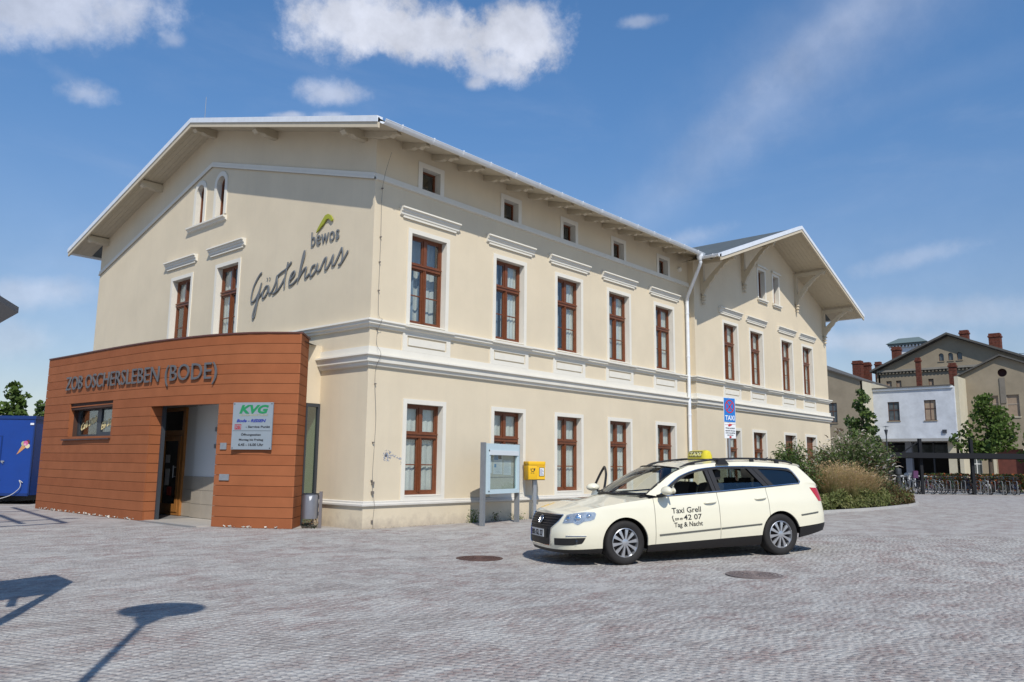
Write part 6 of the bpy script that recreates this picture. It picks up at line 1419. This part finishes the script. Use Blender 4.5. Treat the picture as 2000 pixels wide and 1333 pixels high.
bush('round_shrub', 'brownish green rounded shrub left of the bollard', 20.6, -3.9, .9, .6, .95, 5000, [HD, LD, BROWNL], 54, ls=.09)
BKB = mat('bollard_black', (.03, .033, .037), .5)
BO = thing('bollard_light', 'black cylindrical bollard light standing in the planting bed', 'bollard', (21.85, -4.32, 0.05))
b = MB(); b.tube([(0, 0, 0), (0, 0, 1.08)], .085, 20); part('column', b, BKB, BO, smooth=40); b = MB(); b.lathe([(.085, 1.10), (.12, 1.11), (.12, 1.30), (.11, 1.33), (0, 1.34)], (0, 0, 0), 20); b.lathe([(.07, 1.08), (.07, 1.11)], (0, 0, 0), 16); part('lamp_head', b, BKB, BO, smooth=40)
# weeds along the foot of the facade
for i, (x, w_, h, n, lab) in enumerate(((3.18, .10, .30, 260, 'green weed growing at the foot of the facade left of the notice board'), (3.95, .06, .22, 90, 'thin dry weed at the foot of the wall behind the notice board'), (4.75, .16, .16, 160, 'low weeds in the shadow behind the notice board'), (5.9, .18, .16, 150, 'low weeds at the wall behind the letter box'))):
    rg_ = np.random.default_rng(60+i); P = np.stack([x+rg_.normal(0, w_, n), -.10-rg_.uniform(0, .09, n), rg_.uniform(0, 1, n)**1.3*h], 1); tag(leaves('weed', P, rg_.uniform(.025, .06, n), [LY, LG] if i != 1 else [BROWNL, LG], None, rg_, .4), lab, 'weed', kind='stuff')
# tiny weeds and grit in the joint between paving and wall
b = MB(); rr = random.Random(9)
for k in range(260):
    x = rr.uniform(0, 8); P = Vector((x, -.045-rr.random()*.05, gz(x, -.08)+rr.random()*.012)); s = .012; b.add([P+Vector((rr.uniform(-s, s)*2, rr.uniform(-s, s), rr.uniform(0, s))) for _ in range(3)], [(0, 1, 2)])
stuff(tag(part('joint_grit', b, mat('grit_brown', (.10, .085, .06), .95), None), 'brown grit along the foot of the facade', 'grit'))
# ------------------------------------------------------------------ old station buildings beyond the bus square
OLIVE = mat('old_brown_render', (.31, .262, .19), .92, var=.22, vscale=.8, bump=.2, bscale=20, spec=.1); WRN = mat('patchy_white_render', (.56, .59, .63), .9, var=.22, vscale=1.4, spec=.1); PALE = mat('pale_or_sunlit_render', (.52, .48, .37), .9, var=.12, vscale=1.2, spec=.1)
BRK = mat('red_chimney_brick', (.165, .060, .042), .9, var=.6, vscale=7, spec=.1); RFD = mat('old_roof_felt', (.10, .095, .085), .8, var=.3, vscale=2); WDF = mat('old_window_wood', (.10, .05, .035), .7, var=.3, vscale=5); WGL = mat('old_window_glass', (.10, .12, .13), .12, var=.5, vscale=3, spec=.6); BRD = mat('boarded_window', (.32, .24, .17), .8, var=.2, vscale=4)
def xwall(b, poly, x, holes=(), x2=None): b.prism(poly, lambda a, z, d: (d, a, z), x, x2 if x2 else x+.3, holes=list(holes))
def yr(y0, y1, z0, z1): return [(y0, z0), (y1, z0), (y1, z1), (y0, z1)]
def owin(par, x, y0, y1, z0, z1, boarded=False, arch=False, cols=2, rows=2, frame=WDF):
    r = 0; b = MB(); pts = yr(y0, y1, z0, z1)
    if arch: c_, hw = (y0+y1)/2, (y1-y0)/2; pts = [(y0, z0), (y1, z0)]+[(c_+hw*math.cos(PI*k/8), z1-hw+hw*math.sin(PI*k/8)) for k in range(9)]
    t = .05; inn = yr(y0+t, y1-t, z0+t, z1-t) if not arch else [(c_+(a-c_)*.82, z0+.05+(z-z0)*.93) for a, z in pts]
    b.prism(pts, lambda a, z, d: (d, a, z), x+.10, x+.17, holes=[inn])
    if not arch:
        for k in range(1, cols): yy = y0+(y1-y0)*k/cols; b.box((x+.11, yy-.025, z0+t), (x+.16, yy+.025, z1-t))
        for k in range(1, rows): zz = z0+(z1-z0)*(k+.15)/rows; b.box((x+.105, y0+t, zz-.03), (x+.165, y1-t, zz+.03))
    o = part('window', b, frame, par, (-par.location.x, -par.location.y, 0)); g_ = MB(); g_.prism(inn, lambda a, z, d: (d, a, z), x+.13, x+.14); part('pane', g_, BRD if boarded else WGL, o)
    s_ = MB(); s_.box((x-.06, y0-.06, z0-.07), (x+.12, y1+.06, z0-.002)); part('window_sill', s_, PALE if frame is not WDF else OLIVE, o); return o
def opart(nm, b, m, par, **k): return part(nm, b, m, par, (-par.location.x, -par.location.y, 0), **k)
# white upper storey bridging the passage
WH = thing('passage_building', 'low white rendered building over a dark open passage between the brown wings', 'building', (55.5, 4, 0))
b = MB(); w1_, w2_ = (4.82, 5.67, 5.05, 6.51), (2.24, 3.06, 5.02, 6.55)
xwall(b, yr(1.2, 6.78, 3.66, 7.55), 55.5, [yr(w1_[0], w1_[1], w1_[2], w1_[3]), yr(w2_[0], w2_[1], w2_[2], w2_[3])]); b.box((55.5, .95, 3.66), (59, 1.2, 7.52)); opart('wall', b, WRN, WH)
b = MB(); b.box((55.30, 1.1, 7.56), (60, 6.9, 7.64)); opart('roof', b, RFD, WH)
b = MB(); b.box((55.38, 1.0, 7.40), (55.5, 6.76, 7.555)); opart('cornice', b, SWH, WH)
b = MB(); b.box((54.9, 1.0, 3.45), (59.5, 6.9, 3.66)); opart('lintel', b, mat('grey_concrete', (.33, .33, .32), .85, var=.15, vscale=2), WH)
owin(WH, 55.5, *w1_); owin(WH, 55.5, *w2_, boarded=True)
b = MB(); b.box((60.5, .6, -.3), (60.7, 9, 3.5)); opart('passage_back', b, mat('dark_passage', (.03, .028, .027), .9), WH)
b = MB(); b.box((59.3, 2.0, 2.65), (59.4, 7, 3.3)); opart('fanlight', b, WGL, WH)
for y_, x_, w_, m_ in ((4.55, 56.2, .45, mat('grey_blue_pillar', (.20, .22, .26), .8)), (3.1, 57.5, .12, ANTH), (6.5, 56, .5, PALE), (1.45, 55.9, .55, PALE)):
    b = MB(); b.box((x_, y_-w_/2, -.3), (x_+w_, y_+w_/2, 3.45)); opart('pillar', b, m_, WH)
b = MB(); b.box((55.4, 1.62, 4.05), (55.52, 1.9, 4.3)); opart('wall_box', b, ANTH, WH)
b = MB()
for y_ in np.arange(2.0, 5.4, .42): b.box((55.9, y_, -.3), (55.95, y_+.05, .85))
b.box((55.88, 1.9, .8), (55.97, 5.5, .9)); opart('white_railing', b, SWH, WH)
# left brown wing standing forward
LW = thing('brown_wing', 'brown rendered wing with sloping roof edge left of the white passage building', 'building', (53.2, 9, 0))
lw_ = (8.75, 9.45, 4.9, 6.45)
b = MB(); xwall(b, [(6.76, -.3), (16, -.3), (16, 12.0), (9.25, 9.05), (6.76, 8.1)], 53.2, [yr(*lw_)]); opart('wall', b, OLIVE, LW)
b = MB(); b.box((53.2, 6.72, -.3), (60, 6.90, 8.05)); opart('side_wall', b, PALE, LW)  # paler colour here paints in the sunlight on this side of the brown wing
b = MB(); b.add([(53.0, 6.7, 8.06), (53.0, 9.25, 9.04), (62, 9.25, 9.04), (62, 6.7, 8.06), (53.0, 6.7, 8.15), (53.0, 9.25, 9.13), (62, 9.25, 9.13), (62, 6.7, 8.15), (53.0, 16, 11.98), (62, 16, 11.98), (53.0, 16, 12.07), (62, 16, 12.07)], [(0, 1, 2, 3), (4, 7, 6, 5), (0, 4, 5, 1), (2, 6, 7, 3), (3, 7, 4, 0), (1, 8, 9, 2), (5, 6, 11, 10), (1, 5, 10, 8), (2, 9, 11, 6)]); opart('roof', b, RFD, LW)
owin(LW, 53.2, *lw_); b = MB(); b.bar((53.1, 9.2, 4.75), (52.8, 9.2, 4.72), .04, .04); b.lathe([(0, 0), (.16, -.02), (.08, .10), (0, .12)], (52.75, 9.2, 4.6), 12); opart('wall_lamp', b, ANTH, LW)
# right brown gabled house
RW = thing('brown_gabled_house', 'brown rendered gabled house with round vent and boarded windows at the right edge', 'building', (58.2, -2, 0))
rws = [(-1.39, -.61, 5.43, 6.89), (-2.73, -1.90, 5.27, 6.91)]
vent = [(-1.78+.31*math.cos(2*PI*k/20), 8.58+.31*math.sin(2*PI*k/20)) for k in range(20)]
dr_ = yr(-2.7, -1.0, -.3, 2.9); wn_ = yr(.0, .75, 1.0, 2.4)
b = MB(); xwall(b, [(-9, -.3), (1.2, -.3), (1.2, 8.45), (-1.72, 9.82), (-9, 6.6)], 58.2, [yr(*r_) for r_ in rws]+[vent, dr_, wn_]); b.box((58.2, 1.1, -.3), (66, 1.3, 8.2)); opart('wall', b, OLIVE, RW)
b = MB(); b.box((55.8, .70, -.3), (58.25, .96, 8.25)); opart('corner_pier', b, PALE, RW)
b = MB(); b.add([(57.9, 1.4, 8.36), (57.9, -1.72, 9.85), (67, -1.72, 9.85), (67, 1.4, 8.36), (57.9, 1.4, 8.46), (57.9, -1.72, 9.97), (67, -1.72, 9.97), (67, 1.4, 8.46), (57.9, -9.2, 6.55), (67, -9.2, 6.55), (57.9, -9.2, 6.67), (67, -9.2, 6.67)],
    [(0, 1, 2, 3), (4, 7, 6, 5), (0, 4, 5, 1), (3, 2, 6, 7), (0, 3, 7, 4), (1, 8, 9, 2), (5, 6, 11, 10), (1, 5, 10, 8), (2, 9, 11, 6)]); opart('roof', b, RFD, RW)
for r_ in rws: owin(RW, 58.2, *r_, boarded=True, cols=1, frame=mat('pale_frame', (.35, .30, .24), .8))
b = MB(); b.lathe([(.30, 0), (.30, .2)], (58.25, -1.78, 8.58), 20, 'x'); b.box((58.5, -2.2, 8.1), (58.55, -1.3, 9.0)); opart('round_vent', b, mat('vent_maroon', (.05, .02, .018), .9), RW)
b = MB(); b.box((58.14, -1.92, 6.3), (58.2, -1.56, 8.2)); opart('grey_stain_strip', b, mat('grey_render_strip', (.19, .17, .14), .9, var=.2, vscale=3), RW)
b = MB(); b.box((58.4, -2.7, -.3), (58.5, -1.0, 2.9)); opart('door', b, mat('red_brown_gate', (.13, .035, .022), .7, var=.35, vscale=4), RW)
b = MB(); b.box((58.0, -.95, -.3), (58.19, -.78, 2.9)); b.box((58.0, -2.95, -.3), (58.19, -2.74, 2.9)); opart('door_jamb', b, PALE, RW)
owin(RW, 58.2, .0, .75, 1.0, 2.4, frame=SWH)
# tall central gable behind
CG = thing('station_hall', 'large old brown station hall with wide low gable and three arched windows', 'building', (66, 3.4, 0))
ars = [(3.85, 4.25), (3.12, 3.52), (2.42, 2.82)]
def al(y0, y1, z0, z1): c_, hw = (y0+y1)/2, (y1-y0)/2; return [(y0, z0), (y1, z0)]+[(c_+hw*math.cos(PI*k/8), z1-hw+hw*math.sin(PI*k/8)) for k in range(9)]
sm = [(8.25, 8.70), (7.43, 7.87), (4.79, 5.21), (2.1, 2.5)]
b = MB(); xwall(b, [(-2.65, -.3), (9.35, -.3), (9.35, 10.2), (3.40, 12.85), (-2.65, 10.2)], 66, [al(a, c_, 10.72, 11.40) for a, c_ in ars]+[yr(a, c_, 8.63, 9.22) for a, c_ in sm]); b.box((66, 9.2, -.3), (85, 9.5, 10.1)); opart('wall', b, OLIVE, CG)
for a, c_ in ars: owin(CG, 66, a, c_, 10.72, 11.40, arch=True)
for a, c_ in sm: owin(CG, 66, a, c_, 8.63, 9.22, boarded=True, cols=1, rows=1)
b = MB()
for (y0, z0), (y1, z1) in (((9.9, 10.05), (3.40, 12.95)), ((3.40, 12.95), (-3.2, 10.05))):
    b.add([(x, y, z+d_) for x in (65.4, 86) for (y, z) in ((y0, z0), (y1, z1)) for d_ in (0, .18)], [(0, 2, 3, 1), (4, 5, 7, 6), (0, 1, 5, 4), (2, 6, 7, 3), (0, 4, 6, 2), (1, 3, 7, 5)])
opart('roof', b, RFD, CG)
b = MB(); b.box((65.75, -2.7, 10.02), (66, 9.4, 10.20)); opart('string_course', b, mat('grey_stone', (.27, .25, .21), .9, var=.2, vscale=2), CG)
for k in range(40): b = MB(); y = -2.4+k*.295; b.box((65.82, y, 9.84), (65.99, y+.14, 10.019)); opart('corbel', b, OLIVE, CG)
for i, (x, y0, y1, z0, z1, nm) in enumerate(((64.0, 5.25, 5.62, 8.0, 10.9, 'slim red chimney in front of the hall gable'), (62.0, 2.1, 2.6, 8.5, 10.0, 'short red chimney low beside the right house roof'), (72, 3.0, 3.7, 11.5, 14.15, 'red brick chimney just right of the hall ridge'), (72, .45, 1.35, 11.0, 13.6, 'broad red brick chimney at the right of the hall roof'), (74, 9.5, 10.25, 11.3, 13.4, 'red brick chimney in front of the white tower'), (74, 13.25, 14.1, 8.9, 12.3, 'double red brick chimney above the left brown wing'), (75, 12.75, 13.45, 8.9, 12.2, 'darker red chimney close behind the double one'), (76, 12.0, 12.55, 9.5, 12.3, 'small red chimney left of the hall eave'))):
    c = thing('brick_chimney', nm, 'chimney', (x, (y0+y1)/2, z0), 0, 'brick chimneys on the old station roofs'); b = MB(); h_ = (y1-y0)/2; b.box((-h_, -h_, -1.5), (h_, h_, z1-z0-.35)); part('stack', b, BRK, c); b = MB(); b.box((-h_-.06, -h_-.06, z1-z0-.35), (h_+.06, h_+.06, z1-z0-.2)); b.box((-h_, -h_, z1-z0-.2), (h_, h_, z1-z0)); part('cap', b, BRK, c)
    b = MB()
    for q in range(int((z1-z0)/.3)): b.box((-h_-.012, -h_-.012, q*.3), (h_+.012, h_+.012, q*.3+.02))
    part('joint', b, mat('mortar_dark', (.15, .07, .05), .9), c)
TW = thing('white_tower', 'white tower with grey green hipped roof behind the station hall', 'tower', (80, 10, 0))
b = MB(); b.box((-1.6, -1.45, 0), (1.6, 1.5, 14.1)); part('wall', b, mat('tower_white', (.62, .64, .66), .9, var=.08, vscale=2), TW)
b = MB(); b.add([(-2.1, -1.95, 14.35), (2.1, -1.95, 14.35), (2.1, 2.0, 14.35), (-2.1, 2.0, 14.35), (-1.0, -1.0, 15.0), (1, -1, 15), (1, 1, 15), (-1, 1, 15)], [(0, 1, 5, 4), (1, 2, 6, 5), (2, 3, 7, 6), (3, 0, 4, 7), (4, 5, 6, 7), (3, 2, 1, 0)]); b.box((-1.95, -1.8, 14.15), (1.95, 1.85, 14.34)); part('roof', b, mat('grey_green_roof', (.12, .16, .16), .6), TW)
for k in range(11): b = MB(); b.box((-1.85, -1.7+k*.33, 13.95), (-1.6, -1.56+k*.33, 14.149)); part('corbel', b, SWH, TW)
# background hedge and beds behind the bicycles
rgb = np.random.default_rng(77)
P = np.stack([rgb.uniform(46.5, 51.0, 6000), rgb.uniform(-5.5, 1.2, 6000), rgb.uniform(.1, 1.1, 6000)], 1); stuff(tag(leaves('flower_bed', P, rgb.uniform(.10, .22, 6000), [leafmat('orange_flowers', (.40, .10, .02), (.30, .07, .02)), LG, LD, leafmat('orange_flowers_b', (.34, .12, .04), (.2, .1, .03))], None, rgb, .6), 'orange and green flower bed behind the parked bicycles', 'flower bed'))
# ------------------------------------------------------------------ bicycle shelter, stands and bicycles
BD = Vector((.685, -.729, 0)); BV = Vector((.729, .685, 0)); B0 = Vector((37.0, -.45, 0)); BR = math.atan2(BD.y, BD.x)
DKS = mat('shelter_dark', (.016, .017, .02), .85, spec=.15)
SH = thing('bicycle_shelter', 'long dark flat roofed bicycle shelter on tall masts', 'bicycle shelter', (B0.x, B0.y, 0), BR)
b = MB(); b.box((-.9, -.1, 1.98), (12, -.02, 2.27)); b.box((-.9, 2.3, 1.98), (12, 2.38, 2.27)); b.box((-.9, -.02, 2.18), (12, 2.3, 2.24)); part('roof', b, DKS, SH)
for k in range(15): b = MB(); b.box((-.8+k*.9, -.02, 2.05), (-.74+k*.9, 2.3, 2.18)); part('rib', b, DKS, SH)
for x_ in (1.05, 3.95):
    b = MB(); b.box((x_-.08, .27, 0), (x_+.08, .43, 3.05)); part('mast', b, DKS, SH); b = MB(); b.bar((x_, .35, 2.95), (x_-1.0, .35, 2.25), .06, .06) if x_ < 2 else b.box((x_-.13, .22, 3.1), (x_+.13, .48, 3.14)); part('stay', b, DKS, SH)
def bicycle_proto():
    T = thing('bicycle', 'x', 'bicycle', (0, 0, 0))
    for x in (-.53, .53):
        b = MB(); b.tube([(x+.33*math.cos(a), 0, .34+.33*math.sin(a)) for a in np.linspace(0, 2*PI, 25)], .018, 5, cap=False); w_ = part('wheel', b, RUB, T)
        b = MB(); b.tube([(x+.305*math.cos(a), 0, .34+.305*math.sin(a)) for a in np.linspace(0, 2*PI, 21)], .009, 4, cap=False)
        for a in np.linspace(0, PI, 7)[:-1]: b.bar((x-.3*math.cos(a), 0, .34-.3*math.sin(a)), (x+.3*math.cos(a), 0, .34+.3*math.sin(a)), .005, .005, up=(0, 1, 0))
        part('rim', b, mat('dull_rim', (.16, .16, .17), .5, metal=.5), w_)
    b = MB(); bbk = (-.08, 0, .30); st_ = (-.22, 0, .82); hd_ = (.33, 0, .80); h2 = (.38, 0, .62)
    for p, q in ((bbk, st_), (bbk, h2), ((-.2, 0, .72), hd_), (bbk, (-.53, 0, .34)), ((-.2, 0, .72), (-.53, 0, .34)), ((.31, 0, .92), h2), (h2, (.53, 0, .34))): b.tube([p, q], .019, 6)
    part('frame', b, BLACK, T)
    b = MB(); b.prism([(-.36, -.07), (-.36, .07), (-.2, .05), (-.07, .015), (-.07, -.015), (-.2, -.05)], lambda a, c, d: (a, c, d), .86, .91); b.tube([st_, (-.23, 0, .87)], .014, 6); part('saddle', b, BLACK, T)
    b = MB(); b.tube([(.22, -.28, .98), (.30, -.2, 1.0), (.33, 0, .97), (.30, .2, 1.0), (.22, .28, .98)], .013, 6); b.tube([(.31, 0, .92), (.33, 0, .98)], .016, 6); part('handlebar', b, STEEL, T)
    b = MB(); b.tube([(.37, -.04, .86), (.37, -.04, .90)], .03, 8); part('headlamp', b, STEEL, T); return T
bk = bicycle_proto(); rb_ = random.Random(8)
cols_ = [('black', BLACK), ('dark red', mat('bike_red', (.11, .02, .02), .5)), ('silver', STEEL), ('blue', mat('bike_blue', (.02, .035, .10), .5)), ('dark green', mat('bike_green', (.02, .07, .035), .4)), ('white', SWH), ('purple', mat('bike_purple', (.09, .03, .09), .5))]
where = ['at the left end of the row', 'second from the left end of the row', 'beside the child seat bicycle', 'behind the left shelter mast', 'right of the left shelter mast', 'in front of the dark passage', 'below the pale corner pier', 'left of the young tree trunk', 'in front of the orange flowers', 'just left of the second mast', 'just right of the second mast', 'in front of the maple trunk', 'right of the maple trunk', 'before the red brown gate', 'near the right edge', 'at the right edge', 'cut by the right edge', 'beyond the right edge']
bikes = []
for i in range(18):
    o = bk if i == 0 else copy_tree(bk); s = -.1+i*.40+rb_.uniform(-.05, .05); P = B0+BD*s+BV*(.95+rb_.uniform(-.1, .1)); o.location = P; o.rotation_euler = (math.radians(rb_.uniform(-5, 5)), 0, BR+PI/2+math.radians(rb_.uniform(-24, 24))); o['group'] = 'bicycles parked in the stands'
    cn, cm = cols_[(i*3+1) % 7]; o['label'] = cn+' bicycle parked in the stands '+where[i]; bikes.append(o)
    for ch in o.children:
        if ch.name.startswith('frame'): 
            ch.data = ch.data.copy(); ch.data.materials[0] = cm
b = MB(); b.prism([(-.62, .88), (-.38, .88), (-.36, .95), (-.56, 1.28), (-.66, 1.25)], lambda a, z, d: (a, d, z), -.13, .13); part('child_seat', b, cols_[6][1], bikes[2]); b = MB(); b.lathe([(0, -.12), (.10, -.08), (.13, 0), (.10, .08), (0, .12)], (.36, 0, 1.05), 12); part('basket', b, SWH, bikes[2])
RK = thing('bicycle_stands', 'row of galvanised hoops holding the parked bicycles', 'bicycle rack', (B0.x, B0.y, 0), BR)
hb = MB(); hb.tube([(0, .35, 0), (0, .35, .70), (0, .40, .75), (0, .68, .75), (0, .73, .70), (0, .73, 0)], .018, 6); hm = hb.mesh('hoop', mat('dull_steel', (.22, .23, .24), .6, metal=.3))
for i in range(17): link('hoop', hm, RK, (-.3+i*.42, 0, 0))
b = MB(); b.box((-.4, .5, .03), (7, .56, .07)); part('base_rail', b, STEEL, RK)
# small lamp post beyond
LM = thing('street_lamp', 'small dark street lamp in front of the white passage building', 'street lamp', (37.3, .55, 0)); b = MB(); b.tube([(0, 0, 0), (0, 0, 3.2)], [.05, .035], 10); part('pole', b, ANTH, LM); b = MB(); b.lathe([(.035, 3.2), (.05, 3.3), (.10, 3.52), (.10, 3.55), (0, 3.56)], (0, 0, 0), 12); b.lathe([(0, 3.70), (.19, 3.71), (.02, 3.75), (0, 3.76)], (0, 0, 0), 16); b.tube([(0, 0, 3.5), (0, 0, 3.72)], .015, 6); part('lamp_head', b, ANTH, LM)
# overhead wires of the railway
b = MB()
for z0, z1 in ((10.9, 10.35), (10.75, 10.25)): b.tube([(62, -2.4, z0-.5), (66, -6, z1+.1), (70, -12, z1+.4)], .02, 4)
tag(part('overhead_wire', b, ANTH, None), 'thin overhead wires above the right hand house roof', 'wire')
# ------------------------------------------------------------------ blue sales trailer on the left
TR = thing('sales_trailer', 'bright blue sales trailer with an ice cream cone picture and grey drawbar cable', 'trailer', (-1.80, 13.95, 0), YAW*-1)
BLT = mat('trailer_blue', (.003, .042, .25), .45, var=.12, vscale=2, coat=.0); BLF = mat('trailer_blue_dark', (.002, .025, .14), .45)
b = MB(); b.box((-2.6, .0, .28), (0, 4.2, 2.66)); part('body', b, BLT, TR)
b = MB(); b.box((-2.63, -.03, 2.60), (.03, 4.23, 2.70)); b.box((-.03, -.015, .28), (.015, .02, 2.60)); b.box((-2.6, -.015, .26), (0, .02, .34)); part('edge_trim', b, BLF, TR)
b = MB(); b.box((-2.0, -.022, .45), (-.98, -.001, 2.05)); dr_o = part('door', b, BLT, TR)
b = MB(); b.prism([(-2.03, .42), (-.95, .42), (-.95, 2.08), (-2.03, 2.08)], lambda a, z, d: (a, d, z), -.012, -.001, holes=[[(-2.0, .45), (-.98, .45), (-.98, 2.05), (-2.0, 2.05)]]); part('door_seal', b, BLF, dr_o)
b = MB(); b.box((-.93, -.03, 1.28), (-.83, -.001, 1.32)); b.tube([(-.90, -.035, 1.27), (-.84, -.045, 1.24)], .012, 6); part('handle', b, STEEL, TR)
b = MB(); b.lathe([(.022, -.03), (.025, -.001)], (-.92, 0, .72), 10, 'y'); part('lock', b, BLACK, TR)
b = MB(); b.box((-.13, -.03, 2.42), (-.02, -.001, 2.48)); part('marker_lamp', b, SWH, TR)
CONE = mat('cone_wafer', (.55, .27, .11), .6, var=.25, vscale=20)
b = MB(); b.prism([(-.80, 1.42), (-.72, 1.47), (-.44, 1.72), (-.60, 1.82)], lambda a, z, d: (a, d, z), -.006, -.001)
ic = part('ice_cream_picture', b, CONE, TR)
for x, z, r0, m_ in ((-.38, 1.77, .095, mat('vanilla', (.62, .55, .36), .6)), (-.55, 1.87, .095, mat('pistachio', (.35, .38, .2), .6)), (-.46, 1.88, .10, mat('raspberry', (.50, .10, .25), .6)), (-.38, 1.94, .08, mat('chocolate', (.12, .025, .015), .6)), (-.48, 1.83, .05, mat('pink_highlight', (.62, .30, .42), .6))):
    b = MB(); k0 = {'vanilla': .008, 'pistachio': .008, 'raspberry': .011, 'chocolate': .009, 'pink_highlight': .013}[m_.name]; b.lathe([(0, -k0), (r0, -k0+.001), (r0, -.001)], (x, 0, z), 18, 'y'); part('scoop', b, m_, ic)
b = MB(); b.bar((-1.05, -.06, .12), (-1.05, -.06, .85), .06, .06, up=(0, 1, 0)); b.bar((-1.28, -.08, .05), (-1.28, -.08, .60), .05, .05, up=(0, 1, 0)); part('jockey_leg', b, STEEL, TR)
b = MB(); b.lathe([(0, -.05), (.11, -.05), (.115, 0), (.11, .05), (0, .05)], (-.98, -.12, .12), 20, 'y'); jw = part('jockey_wheel', b, RUB, TR); b = MB(); b.lathe([(0, -.056), (.05, -.056)], (-.98, -.12, .12), 14, 'y'); part('hub', b, ALU, jw)
b = MB(); b.tube(smoothline([(-.18, -.04, .66), (-.28, -.06, .73), (-.22, -.07, .62), (-.25, -.08, .48), (-.45, -.10, .30), (-.70, -.12, .20), (-.98, -.13, .13)], 5), .012, 6); part('cable', b, mat('grey_cable', (.5, .5, .5), .6), TR, smooth=60)
b = MB(); b.box((-2.2, .4, .10), (-.3, 3.8, .30)); b.box((-1.5, -.05, .18), (-1.3, .6, .28)); part('chassis', b, BLACK, TR)
for x in (-2.35, -.25): b = MB(); b.lathe([(0, -.09), (.24, -.09), (.30, -.06), (.30, .06), (.24, .09), (0, .09)], (x, 2.1, .30), 24, 'x'); part('wheel', b, RUB, TR)
# the picture on the door panel
ic.location = (.12, -.004, .445); ic.scale = (.75, 1, .75)
# slatted bench, poster and a distant flat between trailer and annex
BE = thing('slatted_fence', 'brown slatted timber screen behind the trailer', 'fence', (.9, 22.2, 0), -YAW)
for k in range(13): b = MB(); b.box((-.7, 0, .30+k*.082), (.9, .03, .355+k*.082)); part('slat', b, BARK, BE)
for x in (-.65, .85): b = MB(); b.box((x-.04, .03, 0), (x+.04, .09, 1.4)); part('post', b, ANTH, BE)
PO = thing('poster_case', 'white timetable poster beside the trailer', 'poster', (1.0, 21.6, 0), -YAW); b = MB(); b.box((-.28, 0, 1.3), (.28, .04, 2.05)); part('panel', b, SWH, PO); b = MB(); b.tube([(0, .05, 0), (0, .05, 1.9)], .03, 8); part('post', b, ANTH, PO); b = MB(); b.box((-.15, -.004, 1.6), (.12, -.001, 1.75)); part('print', b, BLU, PO)
FB = thing('distant_flats', 'pale distant block of flats behind the trees at the left', 'building', (14.9, 63.4, 0), -.8); b = MB(); b.box((-.5, 0, 0), (6, 8, 6.0)); part('wall', b, mat('flat_pale', (.30, .34, .38), .8), FB); b = MB(); b.box((-.7, -.3, 6.0), (6.3, 8.3, 6.25)); part('roof', b, mat('flat_roof_edge', (.5, .5, .5), .8), FB)
for k in range(4):
    for z in (4.3, 2.2): b = MB(); b.box((-.2+k*1.5, -.04, z), (.9+k*1.5, .02, z+1.2)); part('window', b, WGL, FB)
# ------------------------------------------------------------------ steel canopies of the bus stops at the left (mostly outside the frame, they cast the shadows on the paving)
CB = thing('bus_stop_canopy', 'open grey steel beams of the bus stop canopy left of the photo', 'canopy', (0, 0, 0))
h = 8.4; off = Vector((-SUN.x, -SUN.y))*(h/SUN.z)
def sp(x, y, hh=None): hh = hh or h; return (x+SUN.x*hh/SUN.z, y+SUN.y*hh/SUN.z, hh)
segs_ = [((-3.74, 5.54), (-2.60, 12.6)), ((-4.49, 5.85), (-3.9, 9.4)), ((-2.95, 7.0), (-6.2, 6.4)), ((-2.6, 10.6), (-6.2, 10.2)), ((-3.74, 5.54), (-7.4, 4.9))]
for p, q in segs_:
    b = MB(); b.bar(sp(*p), sp(*q), .11, .11); part('beam', b, STEEL, CB)
b = MB(); t0 = Vector(sp(-3.74, 5.54)); b.tube([(t0.x-5.2, t0.y-.25, 0), (t0.x-5.2, t0.y-.25, 8.4)], .09, 12); part('mast', b, STEEL, CB)
C2 = thing('shelter_roof', 'thin grey shelter roof edge with a stay rod reaching in at the left edge', 'shelter', (0, 0, 0))
h2 = 2.62
b = MB(); P_ = [(x+.13, y-.03) for x, y in [(-7.13, -3.69), (-7.05, -2.90), (-7.52, -3.03), (-9.4, -3.45), (-10.1, -4.75), (-7.93, -4.43), (-7.65, -4.36), (-8.16, -5.12), (-9.1, -6.6), (-9.25, -6.95), (-8.24, -5.47)]]
def slab2(P_, z0, z1):
    V0 = [sp(x, y, h2) for x, y in P_]; b.prism([(v[0], v[1]) for v in V0], lambda a, c, d: (a, c, h2+d), z0, z1)
slab2(P_, 0, .05); slab2([(-7.83, -4.40), (-7.76, -4.38), (-7.95, -4.92), (-8.02, -4.90)], -.02, .03); part('roof', b, mat('shelter_edge_grey', (.13, .135, .14), .6), C2)
b = MB(); q0 = Vector(sp(-7.25, -3.95, h2)); b.tube([q0+Vector((0, 0, .05)), q0+Vector((-1.3, .7, .75))], .012, 6); b.lathe([(.05, 0), (.035, .04), (.02, .09)], tuple(q0+Vector((0, 0, .05))), 10); part('stay', b, ANTH, C2)
b = MB(); q = sp(-9.6, -4.2, h2); b.box((q[0]-.06, q[1]-.06, 0), (q[0]+.06, q[1]+.06, h2)); part('post', b, ANTH, C2)
# mirror lamp that throws the disc shadow in the foreground
hl_ = 5.4; q = sp(-7.10, -6.08, hl_)
L2 = thing('square_lamp', 'tall square lamp with a wide disc reflector standing left of the photo', 'street lamp', (q[0], q[1], 0))
b = MB(); b.tube([(-.05, 0, 0), (-.05, 0, hl_-.62)], .035, 12); b.lathe([(.045, hl_-.66), (.09, hl_-.50), (.13, hl_-.36), (.03, hl_-.34)], (-.05, 0, 0), 16); part('pole', b, ANTH, L2)
b = MB(); b.lathe([(0, 0), (.37, .02), (.38, .04), (.25, .09), (0, .11)], (.0, 0, hl_), 32); b.tube([(-.05, 0, hl_-.4), (0, 0, hl_)], .015, 6); part('reflector', b, ANTH, L2)
